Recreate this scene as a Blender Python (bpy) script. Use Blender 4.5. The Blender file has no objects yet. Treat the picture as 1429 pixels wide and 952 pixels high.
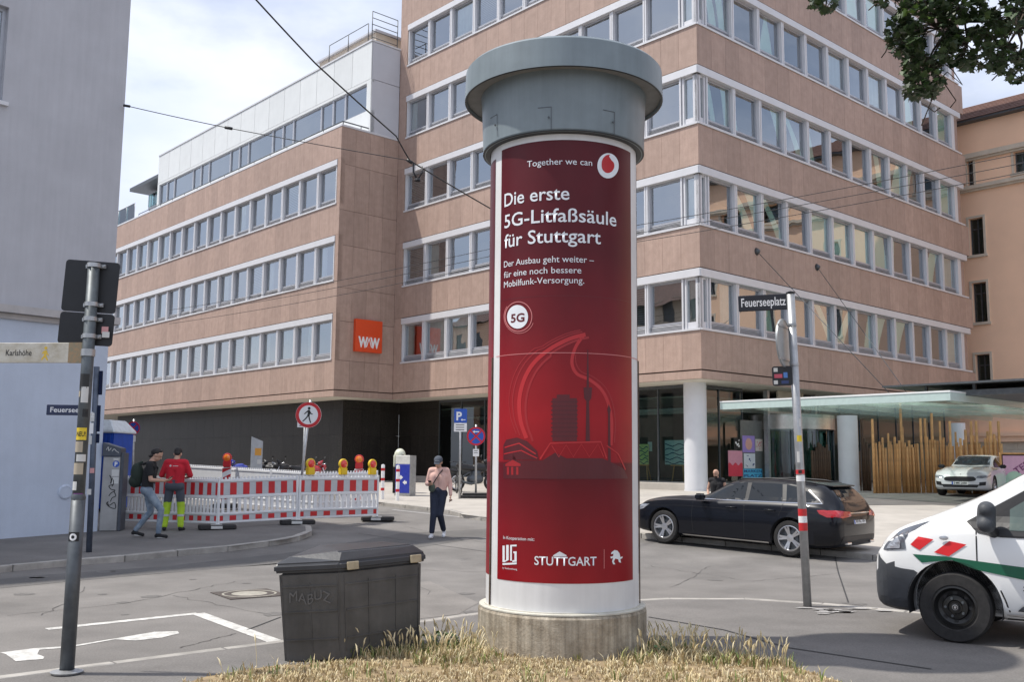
import bpy, bmesh, math, random
from mathutils import Vector, Matrix, noise
from mathutils.bvhtree import BVHTree
random.seed(7)
R = math.radians
scene = bpy.context.scene
col = scene.collection

# ------------------------------------------------------------------ camera
FPX, PITCH, ROLL, CAMZ = 1371.5, R(7.038), R(-0.529), 1.8
cd = bpy.data.cameras.new('camera'); cam = bpy.data.objects.new('camera', cd); col.objects.link(cam)
cd.sensor_width = 36; cd.lens = FPX / 1429 * 36; cd.clip_start = 0.05; cd.clip_end = 3000
cam.matrix_world = Matrix.Translation((0, 0, CAMZ)) @ Matrix.Rotation(math.pi/2 + PITCH, 4, 'X') @ Matrix.Rotation(-ROLL, 4, 'Z')
scene.camera = cam
scene.render.resolution_x = 1024; scene.render.resolution_y = 683

# ------------------------------------------------------------------ sky and sun
SUN_AZ, SUN_EL = R(-90), R(60)           # sun stands to the left of the view
w = bpy.data.worlds.new('World'); scene.world = w; w.use_nodes = True
nt = w.node_tree; nt.nodes.clear()
def N(t, **k):
    n = nt.nodes.new(t)
    for a, b in k.items(): setattr(n, a, b)
    return n
out = N('ShaderNodeOutputWorld'); bg = N('ShaderNodeBackground'); sky = N('ShaderNodeTexSky')
sky.sky_type = 'NISHITA'; sky.sun_disc = False; sky.sun_elevation = SUN_EL; sky.sun_rotation = SUN_AZ
sky.air_density = 1.0; sky.dust_density = 1.5
tc = N('ShaderNodeTexCoord'); mp = N('ShaderNodeMapping'); mp.inputs['Scale'].default_value = (1, 1, 2.2)
mp.inputs['Location'].default_value = (0.3, 0.9, 0.25)
ns = N('ShaderNodeTexNoise'); ns.inputs['Scale'].default_value = 1.7; ns.inputs['Detail'].default_value = 7; ns.inputs['Roughness'].default_value = 0.58
ns2 = N('ShaderNodeTexNoise'); ns2.inputs['Scale'].default_value = 5.0; ns2.inputs['Detail'].default_value = 5
rp = N('ShaderNodeValToRGB'); rp.color_ramp.elements[0].position = 0.36; rp.color_ramp.elements[1].position = 0.57
rp.color_ramp.elements[0].color = (0.30, 0.30, 0.30, 1); rp.color_ramp.elements[1].color = (0.97, 0.97, 0.97, 1)
cr = N('ShaderNodeValToRGB'); cr.color_ramp.elements[0].position = 0.3; cr.color_ramp.elements[1].position = 0.7
cr.color_ramp.elements[0].color = (6.4, 7.2, 9.2, 1); cr.color_ramp.elements[1].color = (9.0, 9.3, 10.2, 1)
mx = N('ShaderNodeMix', data_type='RGBA')
L = nt.links.new
L(tc.outputs['Generated'], mp.inputs['Vector']); L(mp.outputs[0], ns.inputs['Vector']); L(mp.outputs[0], ns2.inputs['Vector'])
L(ns.outputs['Fac'], rp.inputs['Fac']); L(ns2.outputs['Fac'], cr.inputs['Fac'])
L(rp.outputs['Color'], mx.inputs['Factor']); L(sky.outputs['Color'], mx.inputs[6]); L(cr.outputs['Color'], mx.inputs[7])
L(mx.outputs[2], bg.inputs['Color']); bg.inputs['Strength'].default_value = 0.108; L(bg.outputs[0], out.inputs['Surface'])
sl = bpy.data.lights.new('sun', 'SUN'); sl.energy = 3.8; sl.angle = R(1.0); sl.color = (1.0, 0.95, 0.87)
so = bpy.data.objects.new('sun', sl); col.objects.link(so)
sd = Vector((math.sin(SUN_AZ)*math.cos(SUN_EL), math.cos(SUN_AZ)*math.cos(SUN_EL), math.sin(SUN_EL)))
so.rotation_euler = sd.to_track_quat('Z', 'Y').to_euler(); so.location = (-20, -5, 40)
scene.view_settings.view_transform = 'Standard'; scene.view_settings.look = 'None'; scene.view_settings.exposure = 0.2; scene.view_settings.gamma = 1.0

# ------------------------------------------------------------------ geometry helpers
def ray(px, py):
    X = px-714.5; Y = 476-py; c, s = math.cos(ROLL), math.sin(ROLL)
    a = (c*X+s*Y)/FPX; b = (-s*X+c*Y)/FPX
    return Vector((a, math.cos(PITCH)-b*math.sin(PITCH), math.sin(PITCH)+b*math.cos(PITCH)))
def gz(y): return 0.042*(min(max(y, 17.5), 34.0)-17.5)
def gp(px, py, add=0.0):
    "point of the ground seen at a photograph pixel"
    d = ray(px, py); lo, hi = .5, 400
    for i in range(60):
        m = (lo+hi)/2; p = d*m
        if p.z+CAMZ-gz(p.y)-add > 0: lo = m
        else: hi = m
    p = d*lo; return Vector((p.x, p.y, gz(p.y)+add))
def at(px, py, Y):
    d = ray(px, py); p = d*(Y/d.y); return Vector((p.x, p.y, p.z+CAMZ))

def link(name, me, mats, parent=None, loc=None, rot=None):
    o = bpy.data.objects.new(name, me); col.objects.link(o)
    if mats is not None:
        for m in (mats if isinstance(mats, (list, tuple)) else [mats]): me.materials.append(m)
    if parent is not None: o.parent = parent
    if loc is not None: o.location = loc
    if rot is not None: o.rotation_euler = rot if hasattr(rot, '__len__') else (0, 0, rot)
    return o
def tag(o, label=None, cat=None, group=None, kind=None):
    if label: o['label'] = label
    if cat: o['category'] = cat
    if group: o['group'] = group
    if kind: o['kind'] = kind
    return o
def empty(name, label, cat, loc=(0, 0, 0), rz=0, group=None, rot=None):
    o = bpy.data.objects.new(name, None); col.objects.link(o); o.empty_display_size = .2
    o.location = loc; o.rotation_euler = rot if rot else (0, 0, rz)
    return tag(o, label, cat, group)
def copy_tree(o, parent=None):
    c = o.copy(); col.objects.link(c); c.parent = parent
    for ch in list(o.children): copy_tree(ch, c)
    return c

class MB:
    def __init__(s): s.v = []; s.f = []; s.mi = []; s.sm = []
    def add(s, vs, fs, mi=0, M=None, smooth=False):
        b = len(s.v)
        for v in vs: s.v.append(tuple(M @ Vector(v)) if M is not None else tuple(v))
        for f in fs: s.f.append(tuple(b+i for i in f)); s.mi.append(mi); s.sm.append(smooth)
        return s
    def box(s, x0, x1, y0, y1, z0, z1, mi=0, M=None):
        vs = [(x, y, z) for x in (x0, x1) for y in (y0, y1) for z in (z0, z1)]
        fs = [(0, 1, 3, 2), (4, 6, 7, 5), (0, 4, 5, 1), (2, 3, 7, 6), (0, 2, 6, 4), (1, 5, 7, 3)]
        return s.add(vs, fs, mi, M)
    def tube(s, pts, r, n=8, mi=0, cap=True, M=None):
        pts = [Vector(p) for p in pts]; rs = r if isinstance(r, (list, tuple)) else [r]*len(pts)
        vs = []; fs = []; up = Vector((0, 0, 1)); px = None
        for i, p in enumerate(pts):
            d = (pts[min(i+1, len(pts)-1)]-pts[max(i-1, 0)]).normalized()
            if px is None: px = d.cross(up) if abs(d.dot(up)) < .95 else d.cross(Vector((1, 0, 0)))
            px = (px - d*px.dot(d)).normalized(); py = d.cross(px)
            for k in range(n):
                a = 2*math.pi*k/n; vs.append(p+px*(rs[i]*math.cos(a))+py*(rs[i]*math.sin(a)))
        for i in range(len(pts)-1):
            for k in range(n): fs.append((i*n+k, i*n+(k+1) % n, (i+1)*n+(k+1) % n, (i+1)*n+k))
        s.add(vs, fs, mi, M, True)
        if cap:
            b = len(s.v)-len(vs); s.f.append(tuple(b+k for k in reversed(range(n)))); s.mi.append(mi); s.sm.append(False)
            s.f.append(tuple(b+len(vs)-n+k for k in range(n))); s.mi.append(mi); s.sm.append(False)
        return s
    def lathe(s, prof, n=32, mi=0, M=None, smooth=True, a0=0, a1=2*math.pi):
        # split the profile at sharp corners so that edges stay crisp
        runs = [[prof[0]]]
        for i in range(1, len(prof)):
            runs[-1].append(prof[i])
            if i < len(prof)-1:
                d0 = Vector((prof[i][0]-prof[i-1][0], prof[i][1]-prof[i-1][1])); d1 = Vector((prof[i+1][0]-prof[i][0], prof[i+1][1]-prof[i][1]))
                if d0.length > 1e-9 and d1.length > 1e-9 and d0.angle(d1) > .5: runs.append([prof[i]])
        full = abs(a1-a0-2*math.pi) < 1e-6; m = n if full else n+1
        for pr in runs:
            vs = []; fs = []
            for r, z in pr:
                for k in range(m):
                    a = a0+(a1-a0)*k/n; vs.append((r*math.cos(a), r*math.sin(a), z))
            for i in range(len(pr)-1):
                for k in range(n):
                    k2 = (k+1) % m; fs.append((i*m+k, i*m+k2, (i+1)*m+k2, (i+1)*m+k))
            s.add(vs, fs, mi, M, smooth)
        return s
    def prism(s, pts, z0, z1, mi=0, M=None):
        n = len(pts); vs = [(x, y, z0) for x, y in pts]+[(x, y, z1) for x, y in pts]
        fs = [tuple(reversed(range(n))), tuple(range(n, 2*n))]+[(i, (i+1) % n, n+(i+1) % n, n+i) for i in range(n)]
        return s.add(vs, fs, mi, M)
    def poly(s, pts, mi=0, M=None): return s.add(pts, [tuple(range(len(pts)))], mi, M)
    def mesh(s, name, bevel=0, seg=1, fix=True):
        me = bpy.data.meshes.new(name); me.from_pydata(s.v, [], s.f)
        me.polygons.foreach_set('material_index', s.mi); me.polygons.foreach_set('use_smooth', s.sm)
        if bevel or fix:
            bm = bmesh.new(); bm.from_mesh(me)
            if fix: bmesh.ops.recalc_face_normals(bm, faces=bm.faces)
            if bevel:
                es = [e for e in bm.edges if len(e.link_faces) == 2 and e.calc_face_angle(0) > .6]
                bmesh.ops.bevel(bm, geom=es, offset=bevel, segments=seg, affect='EDGES', clamp_overlap=True)
            bm.to_mesh(me); bm.free()
        me.update(); return me
    def build(s, name, mats, parent=None, loc=None, rot=None, bevel=0, seg=1, fix=True):
        return link(name, s.mesh(name, bevel, seg, fix), mats, parent, loc, rot)
def RX(a): return Matrix.Rotation(a, 4, 'X')
def RY(a): return Matrix.Rotation(a, 4, 'Y')
def RZ(a): return Matrix.Rotation(a, 4, 'Z')
def T(x, y, z): return Matrix.Translation((x, y, z))

# flat print: 2D outlines cut into small faces and laid on a curved or flat surface
def sheet2d(loops, step=None, axes=(True, True)):
    "loops: list of 2D outlines (each filled) -> (verts2d, faces)"
    bm = bmesh.new()
    for lp in loops:
        vs = [bm.verts.new((x, y, 0)) for x, y in lp]
        try: bm.faces.new(vs)
        except Exception: pass
    bmesh.ops.triangulate(bm, faces=bm.faces)
    cut2d(bm, step, axes)
    return bm
def cut2d(bm, step, axes=(True, True)):
    if not step: return
    for ax in (0, 1):
        if not axes[ax]: continue
        c = [v.co[ax] for v in bm.verts]
        if not c: continue
        a, b = min(c), max(c); k = math.floor(a/step)+1
        while k*step < b:
            no = [0, 0, 0]; no[ax] = 1; co = [0, 0, 0]; co[ax] = k*step
            bmesh.ops.bisect_plane(bm, geom=bm.verts[:]+bm.edges[:]+bm.faces[:], plane_co=co, plane_no=no, dist=1e-6); k += 1
def text_bm(txt, width=None, height=None, bold=0.0, align='LEFT', spacing=1.0):
    cu = bpy.data.curves.new('lettering', 'FONT'); cu.body = txt; cu.size = 1; cu.offset = bold; cu.align_x = 'LEFT'; cu.resolution_u = 3
    cu.space_character = spacing
    ob = bpy.data.objects.new('lettering', cu); col.objects.link(ob)
    dg = bpy.context.evaluated_depsgraph_get(); me = bpy.data.meshes.new_from_object(ob.evaluated_get(dg))
    bm = bmesh.new(); bm.from_mesh(me)
    bpy.data.objects.remove(ob); bpy.data.meshes.remove(me)
    xs = [v.co.x for v in bm.verts]; x0, x1 = min(xs), max(xs)
    sy = (height/0.72) if height else None           # height = cap height
    sx = width/(x1-x0) if width else sy
    if sy is None: sy = sx
    off = {'LEFT': 0, 'CENTER': -(x1-x0)/2*sx, 'RIGHT': -(x1-x0)*sx}[align]
    for v in bm.verts: v.co.x = (v.co.x-x0)*sx+off; v.co.y *= sy; v.co.z = 0
    return bm
def bm_obj(bm, name, m, parent, fn):
    "map a flat bmesh through fn(x, y)->3D and link it"
    for v in bm.verts: v.co = fn(v.co.x, v.co.y)
    me = bpy.data.meshes.new(name); bm.to_mesh(me); bm.free()
    return link(name, me, m, parent)
def text_obj(txt, name, m, parent, M, **k):
    bm = text_bm(txt, **k)
    return bm_obj(bm, name, m, parent, lambda x, y: M @ Vector((x, 0, y)))
def circle2d(cx, cy, rx, ry=None, n=28, a0=0, a1=2*math.pi):
    ry = ry or rx; return [(cx+rx*math.cos(a0+(a1-a0)*i/n), cy+ry*math.sin(a0+(a1-a0)*i/n)) for i in range(n)]

# ------------------------------------------------------------------ materials
MATS = {}
def mat(name, color, rough=.6, metal=0, var=.12, scale=8, bump=0, bscale=60, spec=.5, coat=0, rnd=0, streak=0, stsc=6, emit=None, coords='Object', col2=None, dist=.01, speck=0, spscale=55):
    if name in MATS: return MATS[name]
    m = bpy.data.materials.new(name); m.use_nodes = True; t = m.node_tree; p = t.nodes['Principled BSDF']; MATS[name] = m
    p.inputs['Roughness'].default_value = rough; p.inputs['Metallic'].default_value = metal
    p.inputs['Specular IOR Level'].default_value = spec; p.inputs['Coat Weight'].default_value = coat; p.inputs['Coat Roughness'].default_value = .03
    tc = t.nodes.new('ShaderNodeTexCoord')
    src = t.nodes.new('ShaderNodeNewGeometry').outputs['Position'] if coords == 'World' else tc.outputs[coords]
    def nz(sc, det=4, vec=None, rg=.6):
        n = t.nodes.new('ShaderNodeTexNoise'); n.inputs['Scale'].default_value = sc; n.inputs['Detail'].default_value = det; n.inputs['Roughness'].default_value = rg
        t.links.new(vec or src, n.inputs['Vector']); return n.outputs['Fac']
    def math_(op, a, b):
        n = t.nodes.new('ShaderNodeMath'); n.operation = op
        for i, x in enumerate((a, b)):
            if isinstance(x, (int, float)): n.inputs[i].default_value = x
            else: t.links.new(x, n.inputs[i])
        return n.outputs[0]
    c1 = color; c2 = col2 or tuple(c*(1-var) for c in color)
    fac = nz(scale)
    fac = math_('MULTIPLY', math_('SUBTRACT', fac, .32), 2.6)
    mx = t.nodes.new('ShaderNodeMix'); mx.data_type = 'RGBA'; t.links.new(fac, mx.inputs['Factor'])
    mx.clamp_factor = True
    if not col2: c1 = tuple(min(1, c*(1+var)) for c in color)
    mx.inputs[6].default_value = (*c1, 1); mx.inputs[7].default_value = (*c2, 1)
    cur = mx.outputs[2]
    if streak:
        mp = t.nodes.new('ShaderNodeMapping'); mp.inputs['Scale'].default_value = (stsc, stsc, .35); t.links.new(src, mp.inputs['Vector'])
        s = nz(1.6, 3, mp.outputs[0]); s = math_('ADD', 1-streak, math_('MULTIPLY', s, 2*streak))
        v = t.nodes.new('ShaderNodeVectorMath'); v.operation = 'SCALE'; t.links.new(cur, v.inputs[0]); t.links.new(s, v.inputs['Scale']); cur = v.outputs[0]
    if speck:
        s = math_('ADD', 1-speck, math_('MULTIPLY', nz(spscale, 2, None, .7), 2*speck))
        v = t.nodes.new('ShaderNodeVectorMath'); v.operation = 'SCALE'; t.links.new(cur, v.inputs[0]); t.links.new(s, v.inputs['Scale']); cur = v.outputs[0]
        s = math_('ADD', 1-speck*.8, math_('MULTIPLY', nz(.23, 6, None, .7), speck*1.6))
        v = t.nodes.new('ShaderNodeVectorMath'); v.operation = 'SCALE'; t.links.new(cur, v.inputs[0]); t.links.new(s, v.inputs['Scale']); cur = v.outputs[0]
    if rnd:
        oi = t.nodes.new('ShaderNodeObjectInfo'); s = math_('ADD', 1-rnd, math_('MULTIPLY', oi.outputs['Random'], 2*rnd))
        v = t.nodes.new('ShaderNodeVectorMath'); v.operation = 'SCALE'; t.links.new(cur, v.inputs[0]); t.links.new(s, v.inputs['Scale']); cur = v.outputs[0]
    t.links.new(cur, p.inputs['Base Color'])
    if bump:
        b = t.nodes.new('ShaderNodeBump'); b.inputs['Strength'].default_value = bump; b.inputs['Distance'].default_value = dist
        t.links.new(nz(bscale, 3), b.inputs['Height']); t.links.new(b.outputs[0], p.inputs['Normal'])
    if emit:
        p.inputs['Emission Color'].default_value = (*emit[0], 1); p.inputs['Emission Strength'].default_value = emit[1]
    return m
def glass_mat(name, tint, refl=.3, rough=.0, wob=0.0):
    m = bpy.data.materials.new(name); m.use_nodes = True; t = m.node_tree; t.nodes.clear(); MATS[name] = m
    o = t.nodes.new('ShaderNodeOutputMaterial'); mx = t.nodes.new('ShaderNodeMixShader'); tr = t.nodes.new('ShaderNodeBsdfTransparent'); g = t.nodes.new('ShaderNodeBsdfGlossy')
    tr.inputs[0].default_value = (*tint, 1); g.inputs['Roughness'].default_value = rough; g.inputs['Color'].default_value = (.9, .95, 1, 1)
    f = t.nodes.new('ShaderNodeFresnel'); f.inputs[0].default_value = 1.5
    a = t.nodes.new('ShaderNodeMath'); a.operation = 'ADD'; a.inputs[1].default_value = refl; a.use_clamp = True
    t.links.new(f.outputs[0], a.inputs[0]); t.links.new(a.outputs[0], mx.inputs[0]); t.links.new(tr.outputs[0], mx.inputs[1]); t.links.new(g.outputs[0], mx.inputs[2])
    if wob:
        tc = t.nodes.new('ShaderNodeTexCoord'); n = t.nodes.new('ShaderNodeTexNoise'); n.inputs['Scale'].default_value = .9; n.inputs['Detail'].default_value = 1
        t.links.new(tc.outputs['Object'], n.inputs['Vector'])
        oi = t.nodes.new('ShaderNodeObjectInfo'); va = t.nodes.new('ShaderNodeVectorMath'); va.operation = 'SCALE'; va.inputs[0].default_value = (40, 17, 9); t.links.new(oi.outputs['Random'], va.inputs['Scale'])
        vb = t.nodes.new('ShaderNodeVectorMath'); t.links.new(tc.outputs['Object'], vb.inputs[0]); t.links.new(va.outputs[0], vb.inputs[1]); t.links.new(vb.outputs[0], n.inputs['Vector'])
        b = t.nodes.new('ShaderNodeBump'); b.inputs['Strength'].default_value = 1; b.inputs['Distance'].default_value = wob; t.links.new(n.outputs['Fac'], b.inputs['Height']); t.links.new(b.outputs[0], g.inputs['Normal'])
    t.links.new(mx.outputs[0], o.inputs[0]); return m
def frosted(name, c, k):
    m = bpy.data.materials.new(name); m.use_nodes = True; t = m.node_tree; t.nodes.clear(); MATS[name] = m
    o = t.nodes.new('ShaderNodeOutputMaterial'); a = t.nodes.new('ShaderNodeMixShader'); tr = t.nodes.new('ShaderNodeBsdfTransparent'); tl = t.nodes.new('ShaderNodeBsdfTranslucent')
    tl.inputs[0].default_value = (*c, 1); tr.inputs[0].default_value = (.95, 1, .98, 1); a.inputs[0].default_value = k; t.links.new(tr.outputs[0], a.inputs[1]); t.links.new(tl.outputs[0], a.inputs[2]); t.links.new(a.outputs[0], o.inputs[0]); return m
def plain(name, c, rough=.5, metal=0, **k): return mat(name, c, rough, metal, var=k.pop('var', .06), **k)

asphalt = mat('asphalt', (.178, .167, .156), .9, var=.2, speck=.45, scale=.7, bump=.5, bscale=90, coords='Object', dist=.006)
asphalt_dark = mat('asphalt_dark', (.125, .119, .113), .9, var=.15, speck=.4, scale=1.1, bump=.5, bscale=90, dist=.006)
paving = mat('pavement_asphalt', (.165, .155, .146), .92, var=.18, speck=.45, scale=.9, bump=.4, bscale=120, dist=.005)
kerbm = mat('kerb_stone', (.36, .34, .31), .85, var=.2, scale=5, bump=.3, bscale=40, rnd=.12)
paint = mat('road_paint', (.54, .53, .50), .8, var=.3, scale=9, speck=.35, bump=.2, bscale=80)
granite = mat('pink_granite', (.43, .305, .248), .62, var=.07, scale=3, streak=.17, rnd=.085, speck=.16, spscale=30, coords='World', bump=.12, bscale=120, col2=(.365, .255, .205))
granite_dark = mat('black_granite', (.027, .024, .021), .45, coords='World', var=.8, scale=30, streak=.45, bump=.05, spec=.22, speck=.5, spscale=22, rnd=.12)
joint = plain('joint_dark', (.09, .06, .05), .9)  # dark backing that shows in the gaps between slabs
alu = mat('white_aluminium', (.66, .66, .68), .42, .1, var=.04, scale=2, rnd=.03)
alu_grey = mat('grey_aluminium', (.42, .43, .46), .42, .3, var=.05, scale=3)
soffit = plain('soffit_plaster', (.66, .62, .54), .8)
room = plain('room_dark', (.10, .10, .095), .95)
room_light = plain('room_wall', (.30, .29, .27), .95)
curtain_m = mat('pale_curtain', (.70, .75, .70), .85, var=.1, scale=3, streak=.2, rnd=.15)
mint_m = mat('mint_reflection', (.74, .95, .80), .8, var=.05, scale=3)  # colour of the reflected streaks, given to sheets behind the panes
glass_w = glass_mat('window_glass', (.86, .92, .91), .33, .0, .006)
glass_shop = glass_mat('shop_glass', (.55, .72, .66), .04, .0)
glass_canopy = frosted('canopy_glass', (.68, .77, .73), .15)
attic_w = mat('white_cladding', (.70, .72, .71), .45, .05, var=.03, scale=1.5, coords='World', streak=.05, rnd=.03)
attic_g = mat('grey_cladding', (.55, .56, .60), .5, .05, var=.03, scale=1.5)
render_grey = mat('grey_render', (.465, .47, .50), .9, var=.07, scale=.9, bump=.35, bscale=45, streak=.09, speck=.06)
render_blue = mat('pale_blue_render', (.53, .59, .69), .88, var=.07, scale=.9, streak=.05, speck=.05, bump=.2, bscale=45)
orange_r = mat('orange_render', (.93, .62, .43), .9, var=.06, scale=.4, bump=.15, bscale=30)
stone_c = mat('cream_stone', (.60, .52, .42), .85, var=.1, scale=2)
tile_m = mat('roof_tiles', (.15, .082, .065), .85, var=.25, scale=3, bump=.6, bscale=10, dist=.03)
steel = mat('galvanised_steel', (.42, .43, .44), .45, .7, var=.15, scale=9)
steel_dark = mat('dark_steel', (.10, .11, .12), .5, .5, var=.2, scale=9)
black = mat('black_plastic', (.018, .018, .02), .45, var=.2, scale=10)
black_rough = mat('dark_rubber', (.03, .03, .032), .85, var=.25, scale=12)
white_p = mat('white_plastic', (.74, .75, .76), .45, var=.06, scale=3)
red_p = mat('red_reflective', (.55, .02, .025), .45, var=.08, scale=4)
grey_refl = mat('grey_reflective', (.50, .52, .54), .4, var=.05)
blue_p = mat('sign_blue', (.02, .09, .45), .4, var=.05)
signwhite = mat('sign_white', (.82, .82, .82), .4, var=.03)
signblack = mat('sign_black', (.01, .01, .012), .5, var=.1)
yellow_p = mat('yellow_plastic', (.75, .50, .02), .45, var=.08)
# ------------------------------------------------------------------ ground
def ground_sheet(name, pts, add, m, kind='structure', step=1.0, parent=None, wrap=None):
    bm = bmesh.new(); vs = [bm.verts.new((p[0], p[1], 0)) for p in pts]; bm.faces.new(vs)
    bmesh.ops.triangulate(bm, faces=bm.faces)
    ys = [p[1] for p in pts]; a, b = min(ys), max(ys)
    cuts = [k for k in [17.5, 34.0]+[a+i*step*4 for i in range(int((b-a)/(step*4))+1)] if a < k < b]
    for k in cuts: bmesh.ops.bisect_plane(bm, geom=bm.verts[:]+bm.edges[:]+bm.faces[:], plane_co=(0, k, 0), plane_no=(0, 1, 0))
    for v in bm.verts: v.co.z = gz(v.co.y)+add
    bmesh.ops.recalc_face_normals(bm, faces=bm.faces)
    for f in bm.faces:
        if f.normal.z < 0: f.normal_flip()
    me = bpy.data.meshes.new(name); bm.to_mesh(me); bm.free()
    o = link(name, me, m, parent)
    if kind: o['kind'] = kind
    return o
ground_sheet('road', [(-220, -120), (220, -120), (220, 17.5), (220, 34), (220, 400), (-220, 400), (-220, 34), (-220, 17.5)], 0, asphalt)

def kerb_run(parent, pts, wid, lo, hi, length=1.0, name='kerb_stone', m=None):
    # resample the line and lay single stones along it
    pts = [Vector((p[0], p[1], 0)) for p in pts]; seg = []
    acc = []; total = 0
    for a, b in zip(pts, pts[1:]): acc.append((total, a, b)); total += (b-a).length
    def at_s(s):
        for t0, a, b in reversed(acc):
            if s >= t0: return a+(b-a)*min(1, (s-t0)/(b-a).length)
        return pts[0]
    n = max(1, round(total/length)); L_ = total/n
    for i in range(n):
        a = at_s(i*L_+.006); b = at_s((i+1)*L_-.006); d = (b-a); no = Vector((-d.y, d.x, 0)).normalized()
        q = [a, b, b+no*wid, a+no*wid]; mb = MB()
        vs = [(p.x, p.y, gz(p.y)+lo) for p in q]+[(p.x, p.y, gz(p.y)+hi+random.uniform(-.004, .004)) for p in q]
        mb.add(vs, [(0, 3, 2, 1), (4, 5, 6, 7), (0, 1, 5, 4), (1, 2, 6, 5), (2, 3, 7, 6), (3, 0, 4, 7)])
        mb.build(name, m or kerbm, parent, bevel=.012)

# pavement on the left with its rounded corner
KP = [gp(*p, .1) for p in ((-260, 818), (-120, 803), (0, 791), (100, 782), (216, 772), (330, 762), (400, 753), (428, 746), (438, 740), (434, 734), (415, 729))]
u1v = Vector((-.6717, .7408, 0)); u2v = Vector((.7408, .6717, 0))
KPf = [(p.x, p.y) for p in KP]; tail = KP[-1]
KPf += [(tail.x+u1v.x*t, tail.y+u1v.y*t) for t in (3, 8, 40)]
pav = ground_sheet('pavement', KPf+[(-60, 60), (-60, 8)], .1, paving)
kerb_run(pav, KPf[:-1], .14, -.05, .108)
# pavement on the camera's side
NP = [gp(*p, .05) for p in ((-500, 1012), (-200, 968), (0, 944), (200, 918), (395, 894), (520, 877), (670, 855), (780, 843), (900, 836), (1000, 834), (1100, 838), (1240, 851), (1429, 868), (1700, 893))]
NPf = [(p.x, p.y) for p in NP]
npv = ground_sheet('near_pavement', NPf+[(30, NPf[-1][1]), (30, -30), (-30, -30)], .05, paving)
kerb_run(npv, list(reversed(NPf)), .13, -.05, .056)
# far pavement in front of the shops
FP = [gp(*p, .1) for p in ((500, 697), (527, 701), (600, 709), (632, 713), (645, 718), (690, 724), (893, 745), (1231, 776), (1500, 800), (1900, 835))]
FPf = [(p.x, p.y) for p in FP]
conc = mat('light_paving', (.42, .39, .35), .9, var=.12, scale=1.2, bump=.3, bscale=60)
fpv = ground_sheet('far_pavement', [(-14, 45)]+FPf+[(60, 60), (20, 75), (-20, 60)], .1, conc)
kerb_run(fpv, [(-14, 45)]+FPf, .16, -.05, .108)
# joints of the big paving slabs, cracks and patches in the road
def px_strip(pts, wpx):
    out_ = []
    for (x, y) in pts: out_.append(gp(x, y))
    return out_
def ribbon(mb, pts, wid, add=.004, mi=0):
    pts = [Vector((p[0], p[1], 0)) for p in pts]
    for a, b in zip(pts, pts[1:]):
        d = (b-a); no = Vector((-d.y, d.x, 0)).normalized()*wid/2; n = max(1, int(d.length/.8))
        for i in range(n):
            p, q = a+d*i/n, a+d*(i+1)/n
            mb.add([(v.x, v.y, gz(v.y)+add) for v in (p-no, q-no, q+no, p+no)], [(0, 1, 2, 3)], mi)
def px_poly(mb, pts, add=.004, mi=0):
    mb.add([(g.x, g.y, g.z+add) for g in (gp(*p) for p in pts)], [tuple(range(len(pts)))], mi)
mk = MB()
a, b, c = gp(65, 879), gp(276, 857), gp(383, 896)
ribbon(mk, [a, b], .13); ribbon(mk, [b, c], .16, .0045)
px_poly(mk, [(0, 912), (48, 906), (95, 903), (162, 892), (215, 883), (248, 882), (250, 885), (226, 891), (190, 895), (160, 893.5), (97, 905), (55, 908), (52, 914), (62, 918), (60, 921), (22, 924), (8, 914)], .004)
tag(mk.build('road_marking', paint), kind='structure')
mk2 = MB()
for seg in (((560, 700), (600, 707), (700, 722)), ((548, 712), (640, 722), (690, 728)), ((1080, 846), (1110, 848), (1135, 847))):
    ribbon(mk2, [gp(*p) for p in seg], .12, .006)
random.seed(3)
for i in range(16):
    x = random.uniform(1120, 1235); y = 851+random.uniform(-2.5, 6)
    p = gp(x, y, .059); a_ = random.uniform(.03, .13)
    mk2.add([(p.x+a_*math.cos(t)*random.uniform(.6, 1.6), p.y+a_*.45*math.sin(t), p.z+.004) for t in (0, 1, 2.1, 3.2, 4.2, 5.2)], [(0, 1, 2, 3, 4, 5)])
tag(mk2.build('worn_road_marking', mat('worn_paint', (.36, .35, .34), .85, var=.3, scale=12, speck=.4)), kind='structure')
pt = MB()
px_poly(pt, [(-60, 815), (60, 803), (230, 791), (420, 770), (560, 745), (690, 738), (690, 748), (520, 775), (330, 792), (100, 812), (-60, 828)], .003)
tag(pt.build('road_patch', asphalt_dark), kind='structure')
pt = MB()
ribbon(pt, [gp(*p) for p in ((1165, 776), (1170, 800), (1184, 842))], .02, .005); ribbon(pt, [gp(*p) for p in ((500, 745), (600, 760), (690, 772))], .02, .005)
ribbon(pt, [gp(*p) for p in ((345, 880), (392, 862))], .02, .005); ribbon(pt, [gp(*p, .05)+Vector((0, 0, 0)) for p in ((905, 862), (1010, 880), (1100, 905), (1300, 935))], .03, .055)
tag(pt.build('tar_seam', mat('tar', (.04, .04, .04), .7)), kind='structure')
rc = random.Random(8)
cr_ = MB()
def crack(p, q, n=14, wd=.012, add=.0045):
    a, b = gp(*p, 0), gp(*q, 0); pts = []
    for i in range(n+1):
        f = i/n; v = a.lerp(b, f); L_ = (b-a).length; pts.append((v.x+rc.uniform(-1, 1)*L_*.02, v.y+rc.uniform(-1, 1)*L_*.02))
    for u_, v_ in zip(pts, pts[1:]): ribbon(cr_, [u_, v_], wd*rc.uniform(.4, 1.3), add)
for p, q in (((430, 790), (690, 800)), ((520, 770), (600, 830)), ((10, 860), (180, 842)), ((180, 842), (330, 812)), ((250, 905), (330, 885)), ((905, 790), (1050, 812)), ((1050, 812), (1180, 800)), ((690, 760), (560, 735)), ((940, 820), (990, 790)), ((380, 860), (240, 832)), ((120, 820), (60, 860))): crack(p, q)
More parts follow.
